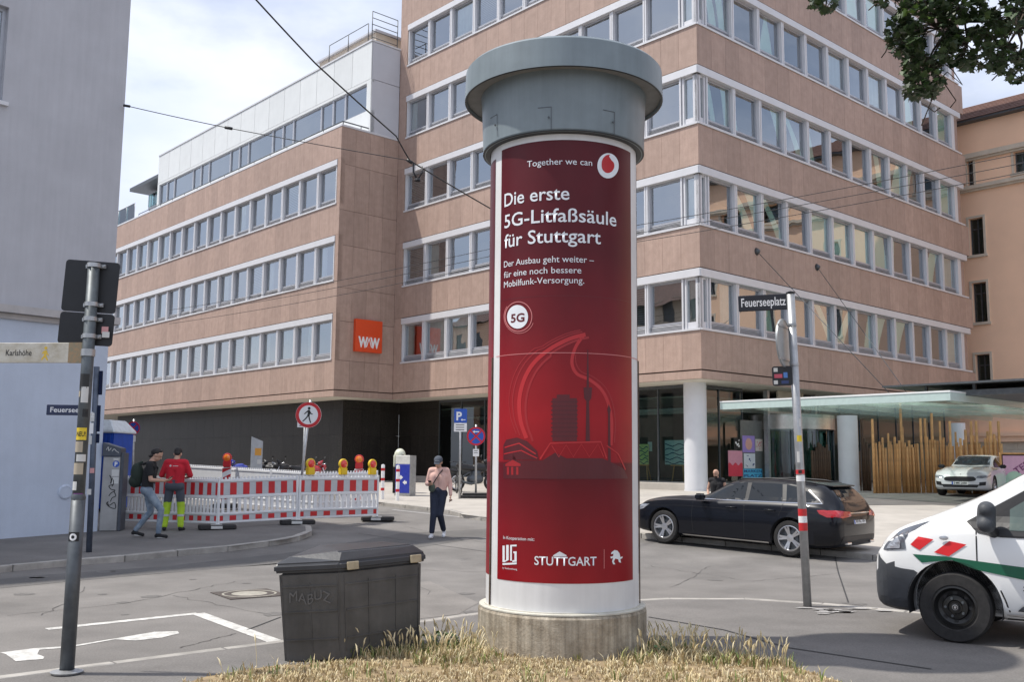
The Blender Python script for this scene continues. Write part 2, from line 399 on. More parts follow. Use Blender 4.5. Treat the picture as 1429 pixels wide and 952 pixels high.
tag(cr_.build('road_crack', mat('crack_dark', (.095, .09, .085), .95)), kind='structure')
sp__ = MB()
for i in range(34):
    px, py = rc.uniform(0, 1250), rc.uniform(760, 860); g = gp(px, py); r_ = rc.uniform(.03, .16)
    if g.y > 17: continue
    sp__.add([(g.x+r_*math.cos(t)*rc.uniform(.6, 1.4), g.y+r_*math.sin(t)*rc.uniform(.6, 1.4), g.z+.0035) for t in [k*.7 for k in range(9)]], [tuple(range(9))])
tag(sp__.build('oil_stain', mat('oil_stain', (.14, .132, .124), .8, var=.2, speck=.4)), kind='structure')
pt = MB(); px_poly(pt, [(395, 830), (600, 812), (668, 842), (640, 858), (520, 872), (430, 884)], .003); tag(pt.build('road_repair', mat('asphalt_pale', (.205, .19, .175), .92, var=.15, speck=.4, scale=1.5)), kind='structure')
# grass verge
GV = [gp(*p, .05) for p in ((200, 975), (290, 945), (395, 928), (480, 915), (600, 902), (680, 895), (900, 897), (1000, 912), (1080, 922), (1180, 955), (1250, 1000))]
GVf = [(p.x, p.y) for p in GV]
def rim_d(x, y): return min(((Vector((x, y))-Vector(a)).dot(Vector((-(b[1]-a[1]), b[0]-a[0])).normalized())*-1) for a, b in zip(GVf, GVf[1:]))
def verge_z(x, y):
    # low mound that rises a little from its rim
    d = min(((Vector((x, y))-Vector(a)).dot(Vector((-(b[1]-a[1]), b[0]-a[0])).normalized())*-1) for a, b in zip(GVf, GVf[1:]))
    return .055+.035*max(0, min(1, d/.9))+.012*noise.noise(Vector((x*2, y*2, 0)))
bm = bmesh.new(); vs = [bm.verts.new((p[0], p[1], 0)) for p in GVf+[(4.5, 2), (-3, 2)]]; bm.faces.new(vs); bmesh.ops.triangulate(bm, faces=bm.faces); cut2d(bm, .25)
for v in bm.verts: v.co.z = verge_z(v.co.x, v.co.y)
for f in bm.faces:
    f.smooth = True
    f.normal_update()
    if f.normal.z < 0: f.normal_flip()
me = bpy.data.meshes.new('grass_verge'); bm.to_mesh(me); bm.free()
soil = mat('dry_soil', (.36, .27, .15), .95, var=.3, scale=7, bump=.8, bscale=30, col2=(.20, .145, .09), dist=.02)
verge = link('grass_verge', me, soil); verge['kind'] = 'structure'
from bisect import bisect
def inside(x, y, poly):
    c = False; j = len(poly)-1
    for i in range(len(poly)):
        if (poly[i][1] > y) != (poly[j][1] > y) and x < (poly[j][0]-poly[i][0])*(y-poly[i][1])/(poly[j][1]-poly[i][1])+poly[i][0]: c = not c
        j = i
    return c
COLC = Vector((.50, 9.62))      # centre of the poster column
def blades(name, n, mats, hr, region, clump=0.9, seed=1, wid=(.003, .007), fn=None):
    rnd = random.Random(seed); mb = MB(); xs = [p[0] for p in region]; ys = [p[1] for p in region]
    k = 0
    while k < n:
        x, y = rnd.uniform(min(xs), max(xs)), rnd.uniform(max(min(ys), 6.6), max(ys))
        if not inside(x, y, region) or (Vector((x, y))-COLC).length < .8: continue
        if fn and not fn(x, y, rnd): continue
        if rim_d(x, y) < .30 and rnd.random() > .25+rim_d(x, y)*2: continue
        d = noise.noise(Vector((x*1.7, y*1.7, seed)))
        if d < -clump*rnd.random(): continue
        m = rnd.choice((3, 4, 6)); z = verge_z(x, y)
        for q in range(m):
            h = rnd.uniform(*hr)*(1+.6*d); a = rnd.uniform(0, 6.28); l = h*rnd.uniform(.25, .9); wd = rnd.uniform(*wid)
            bx, by = x+rnd.uniform(-.02, .02), y+rnd.uniform(-.02, .02); ca, sa = math.cos(a), math.sin(a)
            b = len(mb.v); px_, py_ = -sa*wd, ca*wd
            mb.v += [(bx-px_, by-py_, z-.01), (bx+px_, by+py_, z-.01), (bx+ca*l*.35+px_*.8, by+sa*l*.35+py_*.8, z+h*.6), (bx+ca*l*.35-px_*.8, by+sa*l*.35-py_*.8, z+h*.6), (bx+ca*l, by+sa*l, z+h*.95)]
            mi = rnd.randrange(len(mats)); mb.f += [(b, b+1, b+2, b+3), (b+3, b+2, b+4)]; mb.mi += [mi, mi]; mb.sm += [False]*2; k += 1
    return mb.build(name, mats, fix=False)
straw = [mat('straw', (.58, .47, .26), .8, var=.2), mat('straw_pale', (.66, .57, .37), .8, var=.2), mat('straw_brown', (.36, .27, .15), .8, var=.2)]
green = [mat('grass_green', (.16, .22, .06), .8, var=.3), mat('grass_olive', (.28, .28, .10), .8, var=.2), straw[0]]
greg = GVf+[(4.5, 6.5), (-2.2, 6.5)]
tag(blades('dry_grass', 24000, straw, (.015, .045), greg, seed=2), 'short dry straw coloured grass covering the verge', 'grass', kind='stuff')
def near_things(x, y, r): return ((abs((Vector((x, y))-COLC).length-.95) < .2 and abs(x-.5) > .45+.4*r.random()) or (y > 8.75 and 1.2 < x < 3.2) or (-2.6 < x < -.5 and y > 8.9) or (-.8 < x < -.2 and y > 8.6))
tag(blades('tall_dry_grass', 2300, straw+[straw[1]], (.035, .10), greg, seed=5, fn=lambda x, y, r: near_things(x, y, r) or r.random() < .03), 'tall dry grass stalks around the column foot and the bin', 'grass', kind='stuff')
tag(blades('green_weeds', 2300, green, (.05, .12), greg, seed=9, fn=lambda x, y, r: near_things(x, y, r) and r.random() < .5 or r.random() < .03), 'green weeds and grass blades among the straw', 'grass', kind='stuff')
edge = [(p.x, p.y) for p in (gp(*q, .05) for q in ((250, 950), (380, 925), (400, 905), (660, 862), (670, 890), (600, 905), (300, 955)))]
# seed heads: thin stalks with feathery tips
mb = MB(); rnd = random.Random(4)
for i in range(300):
    for _ in range(20):
        x, y = rnd.uniform(-2.6, 3.2), rnd.uniform(7.3, 9.9)
        if inside(x, y, greg) and (Vector((x, y))-COLC).length > .84 and (near_things(x, y, rnd) or rnd.random() < .02): break
    else: continue
    z = verge_z(x, y); h = rnd.uniform(.09, .21); a = rnd.uniform(0, 6.28); l = h*rnd.uniform(.1, .5)
    tip = Vector((x+math.cos(a)*l, y+math.sin(a)*l, z+h)); base = Vector((x, y, z)); mid = (base+tip)/2+Vector((0, 0, h*.1))
    mb.tube([base, mid, tip], .0022, 3, 0, cap=False)
    d = (tip-mid).normalized(); mb.tube([tip, tip+d*.02, tip+d*.05, tip+d*.075+Vector((math.cos(a)*.01, math.sin(a)*.01, -.005))], [.003, .008, .006, .001], 4, rnd.choice((0, 1, 1)), cap=False)
tag(mb.build('grass_seed_heads', straw, fix=False), 'feathery grass seed heads on thin stalks', 'grass', kind='stuff')
# leafy weeds by the bin and column
def weed(px, py, label, s=1.0, seed=1):
    p = gp(px, py, .1); rnd = random.Random(seed); r = empty('weed', label, 'plant', p, group='leafy green weeds')
    mb = MB()
    for i in range(34):
        a = rnd.uniform(0, 6.28); l = rnd.uniform(.03, .16)*s; h = rnd.uniform(.02, .16)*s
        c = Vector((math.cos(a)*l, math.sin(a)*l, h)); t = rnd.uniform(0, 6.28); ls = rnd.uniform(.02, .04)*s
        M = T(*c) @ RZ(t) @ RY(rnd.uniform(-.6, .6)) @ RX(rnd.uniform(-.6, .6))
        mb.add([(-ls, 0, 0), (-ls*.3, ls*.55, .004), (ls*.6, ls*.4, 0), (ls, 0, -.004), (ls*.6, -ls*.4, 0), (-ls*.3, -ls*.55, .004)], [(0, 5, 4, 3, 2, 1)], 0, M)
        mb.tube([(0, 0, 0), c], .002, 3, 0, cap=False)
    mb.build('leaves', mat('weed_green', (.10, .17, .06), .6, var=.3), r, fix=False)
weed(606, 908, 'broad leafed green weed right of the grey bin', 1.1, 3); weed(628, 905, 'small dark green weed between bin and column', .8, 5); weed(925, 915, 'green weed at the right foot of the column', .7, 8)

# ------------------------------------------------------------------ office building
Cx = Vector((6.851, 35.312, 0)); u1 = Vector((-.67173, .74079, 0)); u2 = Vector((.74079, .67173, 0))
AL = math.atan2(-u1.y, -u1.x); AR = math.atan2(u2.y, u2.x)   # local x of left-lit and right-shaded faces
H = 3.8848; ZS = 6.636; ZB = 8.963; ZG = 5.199; ZF = 4.868
LT = 19.135; ET = 23.40; PRJ = 3.437; NK = 6
tower = empty('office_tower', 'tall pink granite office block with bands of windows behind the poster column', 'building', Cx)
wing = empty('office_wing', 'lower pink granite office wing with white attic and an orange-red sign', 'building', Cx+u1*LT-u2*PRJ)
W0 = Cx+u1*LT-u2*PRJ
pcache = {}
def panel(parent, base, rz, x0, x1, z0, z1, y0=0.0, th=.05, name='cladding_panel', m=None, gap=.008):
    "one cladding slab: its face on local y = y0"
    key = (name, round(x1-x0, 3), round(z1-z0, 3), th, gap, (m or granite).name)
    if key not in pcache:
        b = MB(); b.box(gap/2, x1-x0-gap/2, 0, th, gap/2, z1-z0-gap/2); me = b.mesh(name); me.materials.append(m or granite); pcache[key] = me
    o = bpy.data.objects.new(name, pcache[key]); col.objects.link(o); o.parent = parent
    M = RZ(rz); q = base+(M @ Vector((x0, y0, z0)))
    o.location = q-parent.location if parent else q; o.rotation_euler = (0, 0, rz); return o
def local(parent, base, rz): # matrix of a facade frame inside its thing
    return T(*(base-parent.location)) @ RZ(rz)

# window unit, shared meshes per width
WH = ZB-ZS       # height of the window zone
win_meshes = {}
def win_unit(wd, kind=0):
    k = (round(wd, 2), kind)
    if k in win_meshes: return win_meshes[k]
    f = MB(); f.box(0.015, .085, .03, .30, .085, WH-.335); f.box(wd-.085, wd-.015, .03, .30, .085, WH-.335)
    f.box(-.012, .012, .16, .30, .085, WH-.335, 1)
    x0, x1, z0, z1 = .088, wd-.088, .34, WH-.34
    f.box(x0, x0+.07, .17, .26, z0, z1, 1); f.box(x1-.07, x1, .17, .26, z0, z1, 1); f.box(x0+.07, x1-.07, .17, .26, z0, z0+.07, 1); f.box(x0+.07, x1-.07, .17, .26, z1-.07, z1, 1)
    f.box(x0+.002, x1-.002, .22, .27, .087, z0-.002, 1)
    fm = f.mesh('window'); fm.materials.append(alu); fm.materials.append(alu_grey)
    p = MB(); p.poly([(x0+.06, .215, z0+.06), (x1-.06, .215, z0+.06), (x1-.06, .215, z1-.06), (x0+.06, .215, z1-.06)]); pm = p.mesh('pane', fix=False); pm.materials.append(glass_w)
    g = MB()
    for i in range(5): g.add([(x0+.01, .13, .10+i*.046), (x1-.01, .13, .10+i*.046), (x1-.01, .20, .132+i*.046), (x0+.01, .20, .132+i*.046), (x0+.01, .13, .108+i*.046), (x1-.01, .13, .108+i*.046), (x1-.01, .20, .140+i*.046), (x0+.01, .20, .140+i*.046)], [(0, 1, 2, 3), (7, 6, 5, 4), (0, 4, 5, 1), (3, 2, 6, 7)])
    gm = g.mesh('ventilation_grille'); gm.materials.append(alu)
    win_meshes[k] = (fm, pm, gm, x0, x1, z0, z1); return win_meshes[k]
rw = random.Random(12)
def curtain(parent, x0, x1, z0, z1, y, m):
    n = 14; b = MB(); vs = []
    for i in range(n+1):
        x = x0+(x1-x0)*i/n; yy = y+.035*math.sin(i*2.4)
        vs += [(x, yy, z0), (x, yy, z1)]
    b.add(vs, [(2*i, 2*i+2, 2*i+3, 2*i+1) for i in range(n)], smooth=True)
    return b.build('curtain', m, parent, fix=False)
def window(parent, M, wd, style=None):
    fm, pm, gm, x0, x1, z0, z1 = win_unit(wd)
    o = link('window', fm, None, parent); o.matrix_local = M
    link('pane', pm, None, o); link('ventilation_grille', gm, None, o)
    w_ = x1-x0; z0 += .03; z1 -= .02
    if style == 'full': curtain(o, x0, x1, z0, z1, .33, curtain_m)
    elif style == 'left': curtain(o, x0, x0+w_*rw.uniform(.25, .5), z0, z1, .33, curtain_m)
    elif style == 'right': curtain(o, x1-w_*rw.uniform(.25, .5), x1, z0, z1, .33, curtain_m)
    elif style == 'blind':
        b = MB(); n = int((z1-z0)/.09)
        for i in range(n): b.box(x0, x1, .37, .41, z1-.09*i-.012, z1-.09*i)
        b.build('blind', curtain_m, o)
    elif isinstance(style, tuple):    # slanted mint shapes behind the glass stand in for reflected streaks
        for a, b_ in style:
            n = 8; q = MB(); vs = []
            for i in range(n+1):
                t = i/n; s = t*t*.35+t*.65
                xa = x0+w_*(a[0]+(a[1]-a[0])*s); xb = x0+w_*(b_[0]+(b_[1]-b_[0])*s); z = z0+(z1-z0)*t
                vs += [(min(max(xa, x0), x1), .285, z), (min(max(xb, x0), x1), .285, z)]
            q.add(vs, [(2*i, 2*i+1, 2*i+3, 2*i+2) for i in range(n)], smooth=True); q.build('reflection_sheet', mint_m, o, fix=False)
    return o
def band_row(parent, base, rz, x0, n, wd, z, styles=None, xa=None, xb=None, beam_ends=(0, 0)):
    "a row of n windows from local x0; xa..xb extent of sill and blind box"
    M = local(parent, base, rz)
    for i in range(n):
        st = styles[i] if styles and i < len(styles) else None
        window(parent, M @ T(x0+i*wd, 0, z), wd, st)
    xa = x0 if xa is None else xa; xb = x0+n*wd if xb is None else xb
    s = MB(); s.box(xa, xb, -.045, .30, .003, .083); s.build('window_sill', alu, parent).matrix_local = M @ T(0, 0, z)
    b = MB(); b.box(xa-beam_ends[0], xb+beam_ends[1], -.035, .28, WH-.333, WH-.035); b.build('blind_box', alu, parent, bevel=.01).matrix_local = M @ T(0, 0, z)
def clad_row(parent, base, rz, x0, x1, z0, z1, wd, as_stuff=False, m=None, y0=0):
    n = max(1, round((x1-x0)/wd)); d = (x1-x0)/n
    if as_stuff:
        b = MB()
        for i in range(n): b.box(x0+i*d+.004, x0+(i+1)*d-.004, y0, y0+.05, z0, z1)
        o = b.build('upper_cladding', m or granite, parent); o.matrix_local = local(parent, base, rz); o['kind'] = 'stuff'
    else:
        for i in range(n): panel(parent, base, rz, x0+i*d, x0+(i+1)*d, z0, z1, y0, m=m)
def backing(parent, base, rz, x0, x1, z0, z1, y0=.055, y1=.28, name='wall', m=None):
    b = MB(); b.box(x0, x1, y0, y1, z0, z1); o = b.build(name, m or joint, parent); o.matrix_local = local(parent, base, rz); return o

# --- tower, sunlit left face: local x runs from the wing (x = -LT) to the corner (x = 0)
nL, nR = 10, 13
wL = (18.5-.80)/nL; wR = (22.01-.59)/12
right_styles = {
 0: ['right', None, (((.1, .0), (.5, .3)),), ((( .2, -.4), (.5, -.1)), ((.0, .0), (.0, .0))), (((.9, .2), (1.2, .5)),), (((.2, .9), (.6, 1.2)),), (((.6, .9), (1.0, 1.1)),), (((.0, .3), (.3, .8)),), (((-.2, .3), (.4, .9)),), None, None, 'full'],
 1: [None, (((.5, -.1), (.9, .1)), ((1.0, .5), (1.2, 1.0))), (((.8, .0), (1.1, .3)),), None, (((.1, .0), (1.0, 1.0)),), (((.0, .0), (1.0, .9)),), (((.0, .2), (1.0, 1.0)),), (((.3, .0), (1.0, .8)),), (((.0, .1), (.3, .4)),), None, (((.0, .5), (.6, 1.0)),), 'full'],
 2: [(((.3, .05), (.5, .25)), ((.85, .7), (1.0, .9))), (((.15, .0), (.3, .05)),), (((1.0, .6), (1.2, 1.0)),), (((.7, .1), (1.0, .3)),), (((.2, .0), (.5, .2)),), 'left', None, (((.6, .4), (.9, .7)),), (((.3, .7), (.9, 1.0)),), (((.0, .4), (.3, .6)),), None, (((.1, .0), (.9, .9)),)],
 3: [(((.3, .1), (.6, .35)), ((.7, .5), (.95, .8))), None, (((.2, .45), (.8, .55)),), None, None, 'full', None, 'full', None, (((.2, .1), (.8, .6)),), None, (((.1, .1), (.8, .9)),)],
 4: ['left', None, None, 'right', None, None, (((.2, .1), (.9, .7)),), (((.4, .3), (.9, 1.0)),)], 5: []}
left_styles = {0: {0: 'left', 1: 'full', 2: 'full', 3: 'blind', 8: 'blind', 9: None}, 1: {1: 'left', 0: 'blind'}, 2: {0: 'blind'}, 3: {0: 'left'}, 4: {2: 'full', 3: 'blind'}, 5: {}}
for k in range(NK):
    z = ZS+k*H
    band_row(tower, Cx, AL, -18.5, nL, wL, z, [left_styles[k].get(i) for i in range(nL)], xa=-18.5, xb=.0)
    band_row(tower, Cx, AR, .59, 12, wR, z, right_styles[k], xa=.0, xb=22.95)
    # corner window: one narrow pane on each side of the corner post
    for base, rz, x0, x1 in ((Cx, AL, -.80, -.05), (Cx, AR, .05, .59)):
        M = local(tower, base, rz) @ T(0, 0, z); f = MB(); zb, zt = .085, WH-.335
        f.box(x0+.02, x0+.10, .08, .27, zb, zt); f.box(x1-.10, x1-.02, .08, .27, zb, zt); f.box(x0+.10, x1-.10, .12, .25, zb, .34); f.box(x0+.10, x1-.10, .12, .25, zt-.08, zt)
        o = f.build('corner_window', alu, tower); o.matrix_local = M
        p = MB(); p.poly([(x0+.1, .18, .34), (x1-.1, .18, .34), (x1-.1, .18, zt-.08), (x0+.1, .18, zt-.08)]); p.build('pane', glass_w, o, fix=False)
        curtain(o, x0+.1, x1-.1, .34, zt-.08, .30, curtain_m)
    f = MB(); f.box(-.06, .06, -.06, .06, .085, WH-.335); o = f.build('corner_post', alu, tower); o.matrix_local = T(0, 0, z) @ RZ(AR) @ T(.13, .13, 0)
    # end post of the right face
    f = MB(); f.box(22.03, 22.30, .05, .30, .085, WH-.335); f.box(22.34, 22.45, .10, .30, .085, WH-.335); f.build('end_post', alu, tower).matrix_local = local(tower, Cx, AR) @ T(0, 0, z)
    f = MB(); f.box(-LT, -18.52, .003, .25, 0, WH); f.build('wall_strip', granite, tower).matrix_local = local(tower, Cx, AL) @ T(0, 0, z)
for k in range(NK+1):
    z0 = ZG+.01 if k == 0 else ZB+(k-1)*H+.004; z1 = ZS+k*H
    st = k >= 5
    clad_row(tower, Cx, AL, -LT, 0, z0, z1, .87, st); clad_row(tower, Cx, AR, 0.001, ET, z0, z1, .90, st)
    backing(tower, Cx, AL, -LT, -.06, z0+.002, z1-.002); backing(tower, Cx, AR, .06, ET, z0+.002, z1-.002)
clad_row(tower, Cx, AL, -LT, 0, ZF, ZG-.035, 1.74); clad_row(tower, Cx, AR, 0.001, ET, ZF, ZG-.035, 1.8)
backing(tower, Cx, AL, -LT, -.06, ZF+.002, ZG); backing(tower, Cx, AR, .06, ET, ZF+.002, ZG)
# core, floors, ceilings (rooms behind the glass), soffit
ZT = ZS+NK*H
def slab(parent, base, pts, z0, z1, m, name):
    b = MB(); b.prism([((p-base).x, (p-base).y) for p in pts], z0, z1); return b.build(name, m, parent)
def quad(o0, x0, x1, y0, y1): # corners from offsets along u2 (x) and u1 (y)
    return [o0+u2*x0+u1*y0, o0+u2*x1+u1*y0, o0+u2*x1+u1*y1, o0+u2*x0+u1*y1]
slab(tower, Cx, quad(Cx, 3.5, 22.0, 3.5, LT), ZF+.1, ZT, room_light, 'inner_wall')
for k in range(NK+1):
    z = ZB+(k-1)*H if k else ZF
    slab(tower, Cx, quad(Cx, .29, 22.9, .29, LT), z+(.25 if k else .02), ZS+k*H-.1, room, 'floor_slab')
slab(tower, Cx, quad(Cx, .06, ET-.06, .06, LT), ZF-.02, ZF+.015, soffit, 'soffit')
slab(tower, Cx, quad(Cx, .0, ET, .0, LT), ZT, ZT+.15, attic_g, 'roof')
slab(tower, Cx, quad(Cx, ET-1.2, ET-.02, .35, LT), ZF, ZT, granite, 'end_wall')
slab(tower, Cx, quad(Cx, .3, 1.2, LT-.55, LT-.305), ZS+3*H, ZT, granite, 'side_wall')
slab(tower, Cx, quad(Cx, .31, ET, LT-.3, LT), ZF, ZT, granite, 'rear_wall')

# --- wing
LW = 46.0; nW = 24; wW = 1.81
for k in range(3):
    z = ZS+k*H
    st = [rw.choice((None, None, 'left', 'right', 'blind', 'full')) if k == 0 else rw.choice((None, None, None, None, 'left', 'blind')) for i in range(nW)]
    band_row(wing, W0, AL, -.37-nW*wW, nW, wW, z, st, xa=-.37-nW*wW, xb=-.30)
    f = MB(); f.box(-.297, -.0, .003, .25, -.001, WH); f.build('wall_strip', granite, wing).matrix_local = local(wing, W0, AL) @ T(0, 0, z)
ZW = 18.333
rows = [(ZG+.01, ZS), (ZB+.004, ZS+H), (ZB+H+.004, ZS+2*H), (ZB+2*H+.004, ZW)]
for i, (z0, z1) in enumerate(rows):
    clad_row(wing, W0, AL, -32.58, 0, z0, z1, .905)
    clad_row(wing, W0, AL, -LW, -32.58, z0, z1, .905, True)
    backing(wing, W0, AL, -LW, -.06, z0+.002, z1-.002)
clad_row(wing, W0, AL, -LW, 0, ZF, ZG-.035, 1.81); backing(wing, W0, AL, -LW, -.06, ZF+.002, ZG)
# return wall facing right: four columns of slabs, rows at sill and head levels
zs = [ZF, ZG-.035]; clad_row(wing, W0, AR, .001, PRJ-.003, ZF, ZG-.035, .86)
lv = [ZG+.01, ZS]+[v for k in range(3) for v in (ZB+k*H, ZS+(k+1)*H)]
lv = [ZG+.01, ZS, ZB-.4, ZS+H-.3, ZB+H-.5, ZS+2*H-.3, ZB+2*H-.3, ZW]
for z0, z1 in zip(lv, lv[1:]): clad_row(wing, W0, AR, .001, PRJ-.003, z0, z1-.008, .86)
backing(wing, W0, AR, .06, PRJ-.004, ZF+.002, ZW-.002)
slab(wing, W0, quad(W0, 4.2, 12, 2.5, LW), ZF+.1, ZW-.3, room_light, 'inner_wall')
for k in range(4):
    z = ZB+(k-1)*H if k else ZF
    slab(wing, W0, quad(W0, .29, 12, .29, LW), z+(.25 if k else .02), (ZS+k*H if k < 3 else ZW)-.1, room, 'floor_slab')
slab(wing, W0, quad(W0, .06, 12, .06, LW), ZF-.02, ZF+.015, soffit, 'soffit')
b = MB(); b.box(-LW, .02, -.02, .30, ZW+.003, ZW+.11); b.build('coping', alu, wing, bevel=.01).matrix_local = local(wing, W0, AL)
b = MB(); b.box(.303, PRJ, -.02, .30, ZW+.003, ZW+.11); b.build('coping', alu, wing, bevel=.01).matrix_local = local(wing, W0, AR)
slab(wing, W0, quad(W0, .3, 12, .3, LW), ZW-.1, ZW+.0, attic_g, 'terrace')
# handrail along the parapet
b = MB(); zr = ZW+.30
b.tube([(0.1, .12, zr), (PRJ-.02, .12, zr)], .035, 8)
for x in (.15, 1.2, 2.3, 3.3): b.tube([(x, .12, ZW+.1), (x, .12, zr)], .02, 6)
b.build('handrail', steel_dark, wing).matrix_local = local(wing, W0, AR)
b = MB(); b.tube([(-26, .12, zr), (-.1, .12, zr)], .03, 8)
for i in range(15): b.tube([(-26+i*1.85, .12, ZW+.1), (-26+i*1.85, .12, zr)], .018, 6)
b.build('handrail', steel_dark, wing).matrix_local = local(wing, W0, AL)
# attic storey in white sheet cladding
A0 = W0+u2*1.64; A0.z = 0; AZ0, AZ1 = 21.25, 23.26; LA = 26.8
for i in range(15): 
    panel(wing, A0, AL, -LA+i*(LA/15), -LA+(i+1)*(LA/15), AZ0, AZ1, 0, .05, 'attic_panel', attic_w, .03)
for z0, z1 in ((ZW, AZ0), (AZ0, AZ1)): panel(wing, A0, AR, .052, PRJ-1.64-.004, z0, z1, 0, .05, 'attic_panel', attic_g, .03)
backing(wing, A0, AL, -LA, -.06, AZ0+.01, AZ1-.01, .052, .25)
backing(wing, A0, AR, .06, PRJ-1.64, ZW, AZ1-.01, .052, .25)
b = MB(); b.box(-LA, .03, -.04, .4, AZ1+.002, AZ1+.09); b.build('roof_edge', alu, wing).matrix_local = local(wing, A0, AL)
b = MB(); b.box(.402, PRJ-1.64, -.04, .4, AZ1+.002, AZ1+.09); b.build('roof_edge', alu, wing).matrix_local = local(wing, A0, AR)
b = MB(); b.box(-LA, 0, .003, .25, ZW, 19.6); b.box(-LA, 0, .003, .2, AZ0-.14, AZ0-.003); b.box(-.38, -.003, .003, .2, 19.6, AZ0-.14); b.box(-LA, -LA+.3, .003, .2, 19.6, AZ0-.14); b.build('attic_sill_band', attic_w, wing).matrix_local = local(wing, A0, AL)
x = -LA+.3; xs = []
patt = [1.2, 1.2, 3.0]
i = 0
while x < -.5:
    wd = min(patt[i % 3], -.38-x); xs.append((x, x+wd)); x += wd; i += 1
for xa, xb in xs:
    if xb-xa < .3: continue
    f = MB(); f.box(xa, xa+.07, .08, .2, 19.603, AZ0-.143); f.box(xb-.07, xb, .08, .2, 19.603, AZ0-.143); f.box(xa+.07, xb-.07, .08, .2, 19.603, 19.68); f.box(xa+.07, xb-.07, .08, .2, AZ0-.2, AZ0-.143)
    o = f.build('attic_window', alu_grey, wing); o.matrix_local = local(wing, A0, AL)
    p = MB(); p.poly([(xa+.07, .15, 19.68), (xb-.07, .15, 19.68), (xb-.07, .15, AZ0-.2), (xa+.07, .15, AZ0-.2)]); p.build('pane', glass_w, o, fix=False)
slab(wing, W0, quad(A0, .3, 9, .3, LA-.05), AZ1-.3, AZ1-.02, attic_g, 'roof')
slab(wing, W0, quad(A0, 3.2, 9, 2, LA), ZW, AZ1-.3, room, 'inner_wall')
slab(wing, W0, quad(A0, .25, 9, LA-.25, LA-.02), ZW, AZ1, attic_w, 'end_wall')
# plant room and railing on the attic roof
slab(wing, W0, quad(A0, 1.1, 7, 1.3, 7.0), AZ1, AZ1+1.25, stone_c, 'plant_room')
slab(wing, W0, quad(A0, .95, 7.2, 1.15, 7.15), AZ1+1.253, AZ1+1.36, attic_g, 'plant_room_roof')
b = MB(); M = None
def rail(b, p, q, n, h, bars):
    p, q = Vector(p), Vector(q)
    for i in range(n+1):
        c = p+(q-p)*i/n; b.tube([c, c+Vector((0, 0, h))], .025, 6)
    for z in bars: b.tube([p+Vector((0, 0, z)), q+Vector((0, 0, z))], .02, 6)
o0 = A0-W0
rail(b, o0+u2*.15+u1*.25+Vector((0, 0, AZ1)), o0+u2*1.75+u1*.25+Vector((0, 0, AZ1)), 1, 1.75, (.35, .7, 1.05, 1.4, 1.75))
rail(b, o0+u2*.15+u1*.6+Vector((0, 0, AZ1)), o0+u2*.15+u1*4.4+Vector((0, 0, AZ1)), 2, 1.2, (1.2,))
b.build('roof_railing', steel_dark, wing)
# far end: terrace balustrade and pavilion with a jutting roof
b = MB()
for i in range(8): b.box(-LA-(i+1)*1.5+.03, -LA-i*1.5-.03, .1, .12, ZW+.1, ZW+1.2)
b.build('balustrade_panel', glass_shop, wing).matrix_local = local(wing, W0, AL)
b = MB(); b.tube([(-LA-12, .11, ZW+1.24), (-LA, .11, ZW+1.24)], .03, 6)
for i in range(9): b.tube([(-LA-i*1.5, .11, ZW+.1), (-LA-i*1.5, .11, ZW+1.24)], .02, 6)
b.build('handrail', alu_grey, wing).matrix_local = local(wing, W0, AL)
slab(wing, W0, quad(A0, 1.2, 8, LA, LA+4.6), 20.4, 21.6, attic_g, 'pavilion_wall')
slab(wing, W0, quad(A0, .2, 8, LA, LA+5.8), 21.9, 22.15, steel_dark, 'pavilion_roof')
for i in range(4):
    f = MB(); f.box(-LA-1.1*(i+1)+.05, -LA-1.1*i-.05, 1.1, 1.19, 20.6, 21.5); f.build('pavilion_window', glass_shop, wing).matrix_local = local(wing, A0, AL)
# the square sign on the return wall
sg = empty('wall_sign', 'square orange-red illuminated sign with white letters on the shaded return wall', 'sign', (0, 0, 0))
sg.matrix_world = T(*W0) @ RZ(AR)
def onplane(px, py, P0, u):
    d = ray(px, py); n = Vector((-u.y, u.x, 0)); t = n.dot(P0)/n.dot(d); p = d*t; return (Vector((p.x, p.y, 0))-P0).dot(u), p.z+CAMZ
x0, z1 = onplane(493.5, 450, W0, u2); x1, z0 = onplane(529.5, 494, W0, u2); sw = x1-x0; z1 = z0+sw*1.02
b = MB(); b.box(x0, x1, -.22, -.004, z0, z1); b.build('sign_box', mat('sign_orange', (.72, .07, .012), .35, var=.03), sg, bevel=.015)
def lt(t, xx, w_, h_, zz, m_, nm, bd=.02): text_obj(t, nm, m_, sg, T(xx, -.224, zz), width=w_, height=h_, bold=bd)
lt('W', x0+sw*.10, sw*.36, sw*.32, z0+sw*.15, signwhite, 'letter', .05); lt('W', x0+sw*.54, sw*.36, sw*.32, z0+sw*.15, signwhite, 'letter', .05); 
b = MB(); b.add([(x0+sw*.38, -.222, z0+sw*.15), (x0+sw*.62, -.222, z0+sw*.15), (x0+sw*.5, -.222, z0+sw*.47)], [(0, 1, 2)]); b.build('letter', signwhite, sg, fix=False)
b = MB(); b.poly([(x0+sw*.42, -.226, z0+sw*.15), (x0+sw*.58, -.226, z0+sw*.15), (x0+sw*.5, -.226, z0+sw*.38)]); b.build('letter_gap', MATS['sign_orange'], sg, fix=False)
lt('&', x0+sw*.445, sw*.11, sw*.12, z0+sw*.15, signwhite, 'letter', .02)
for o in sg.children:
    if o.name.startswith('letter') and abs(o.location.y) < 1e-6: pass

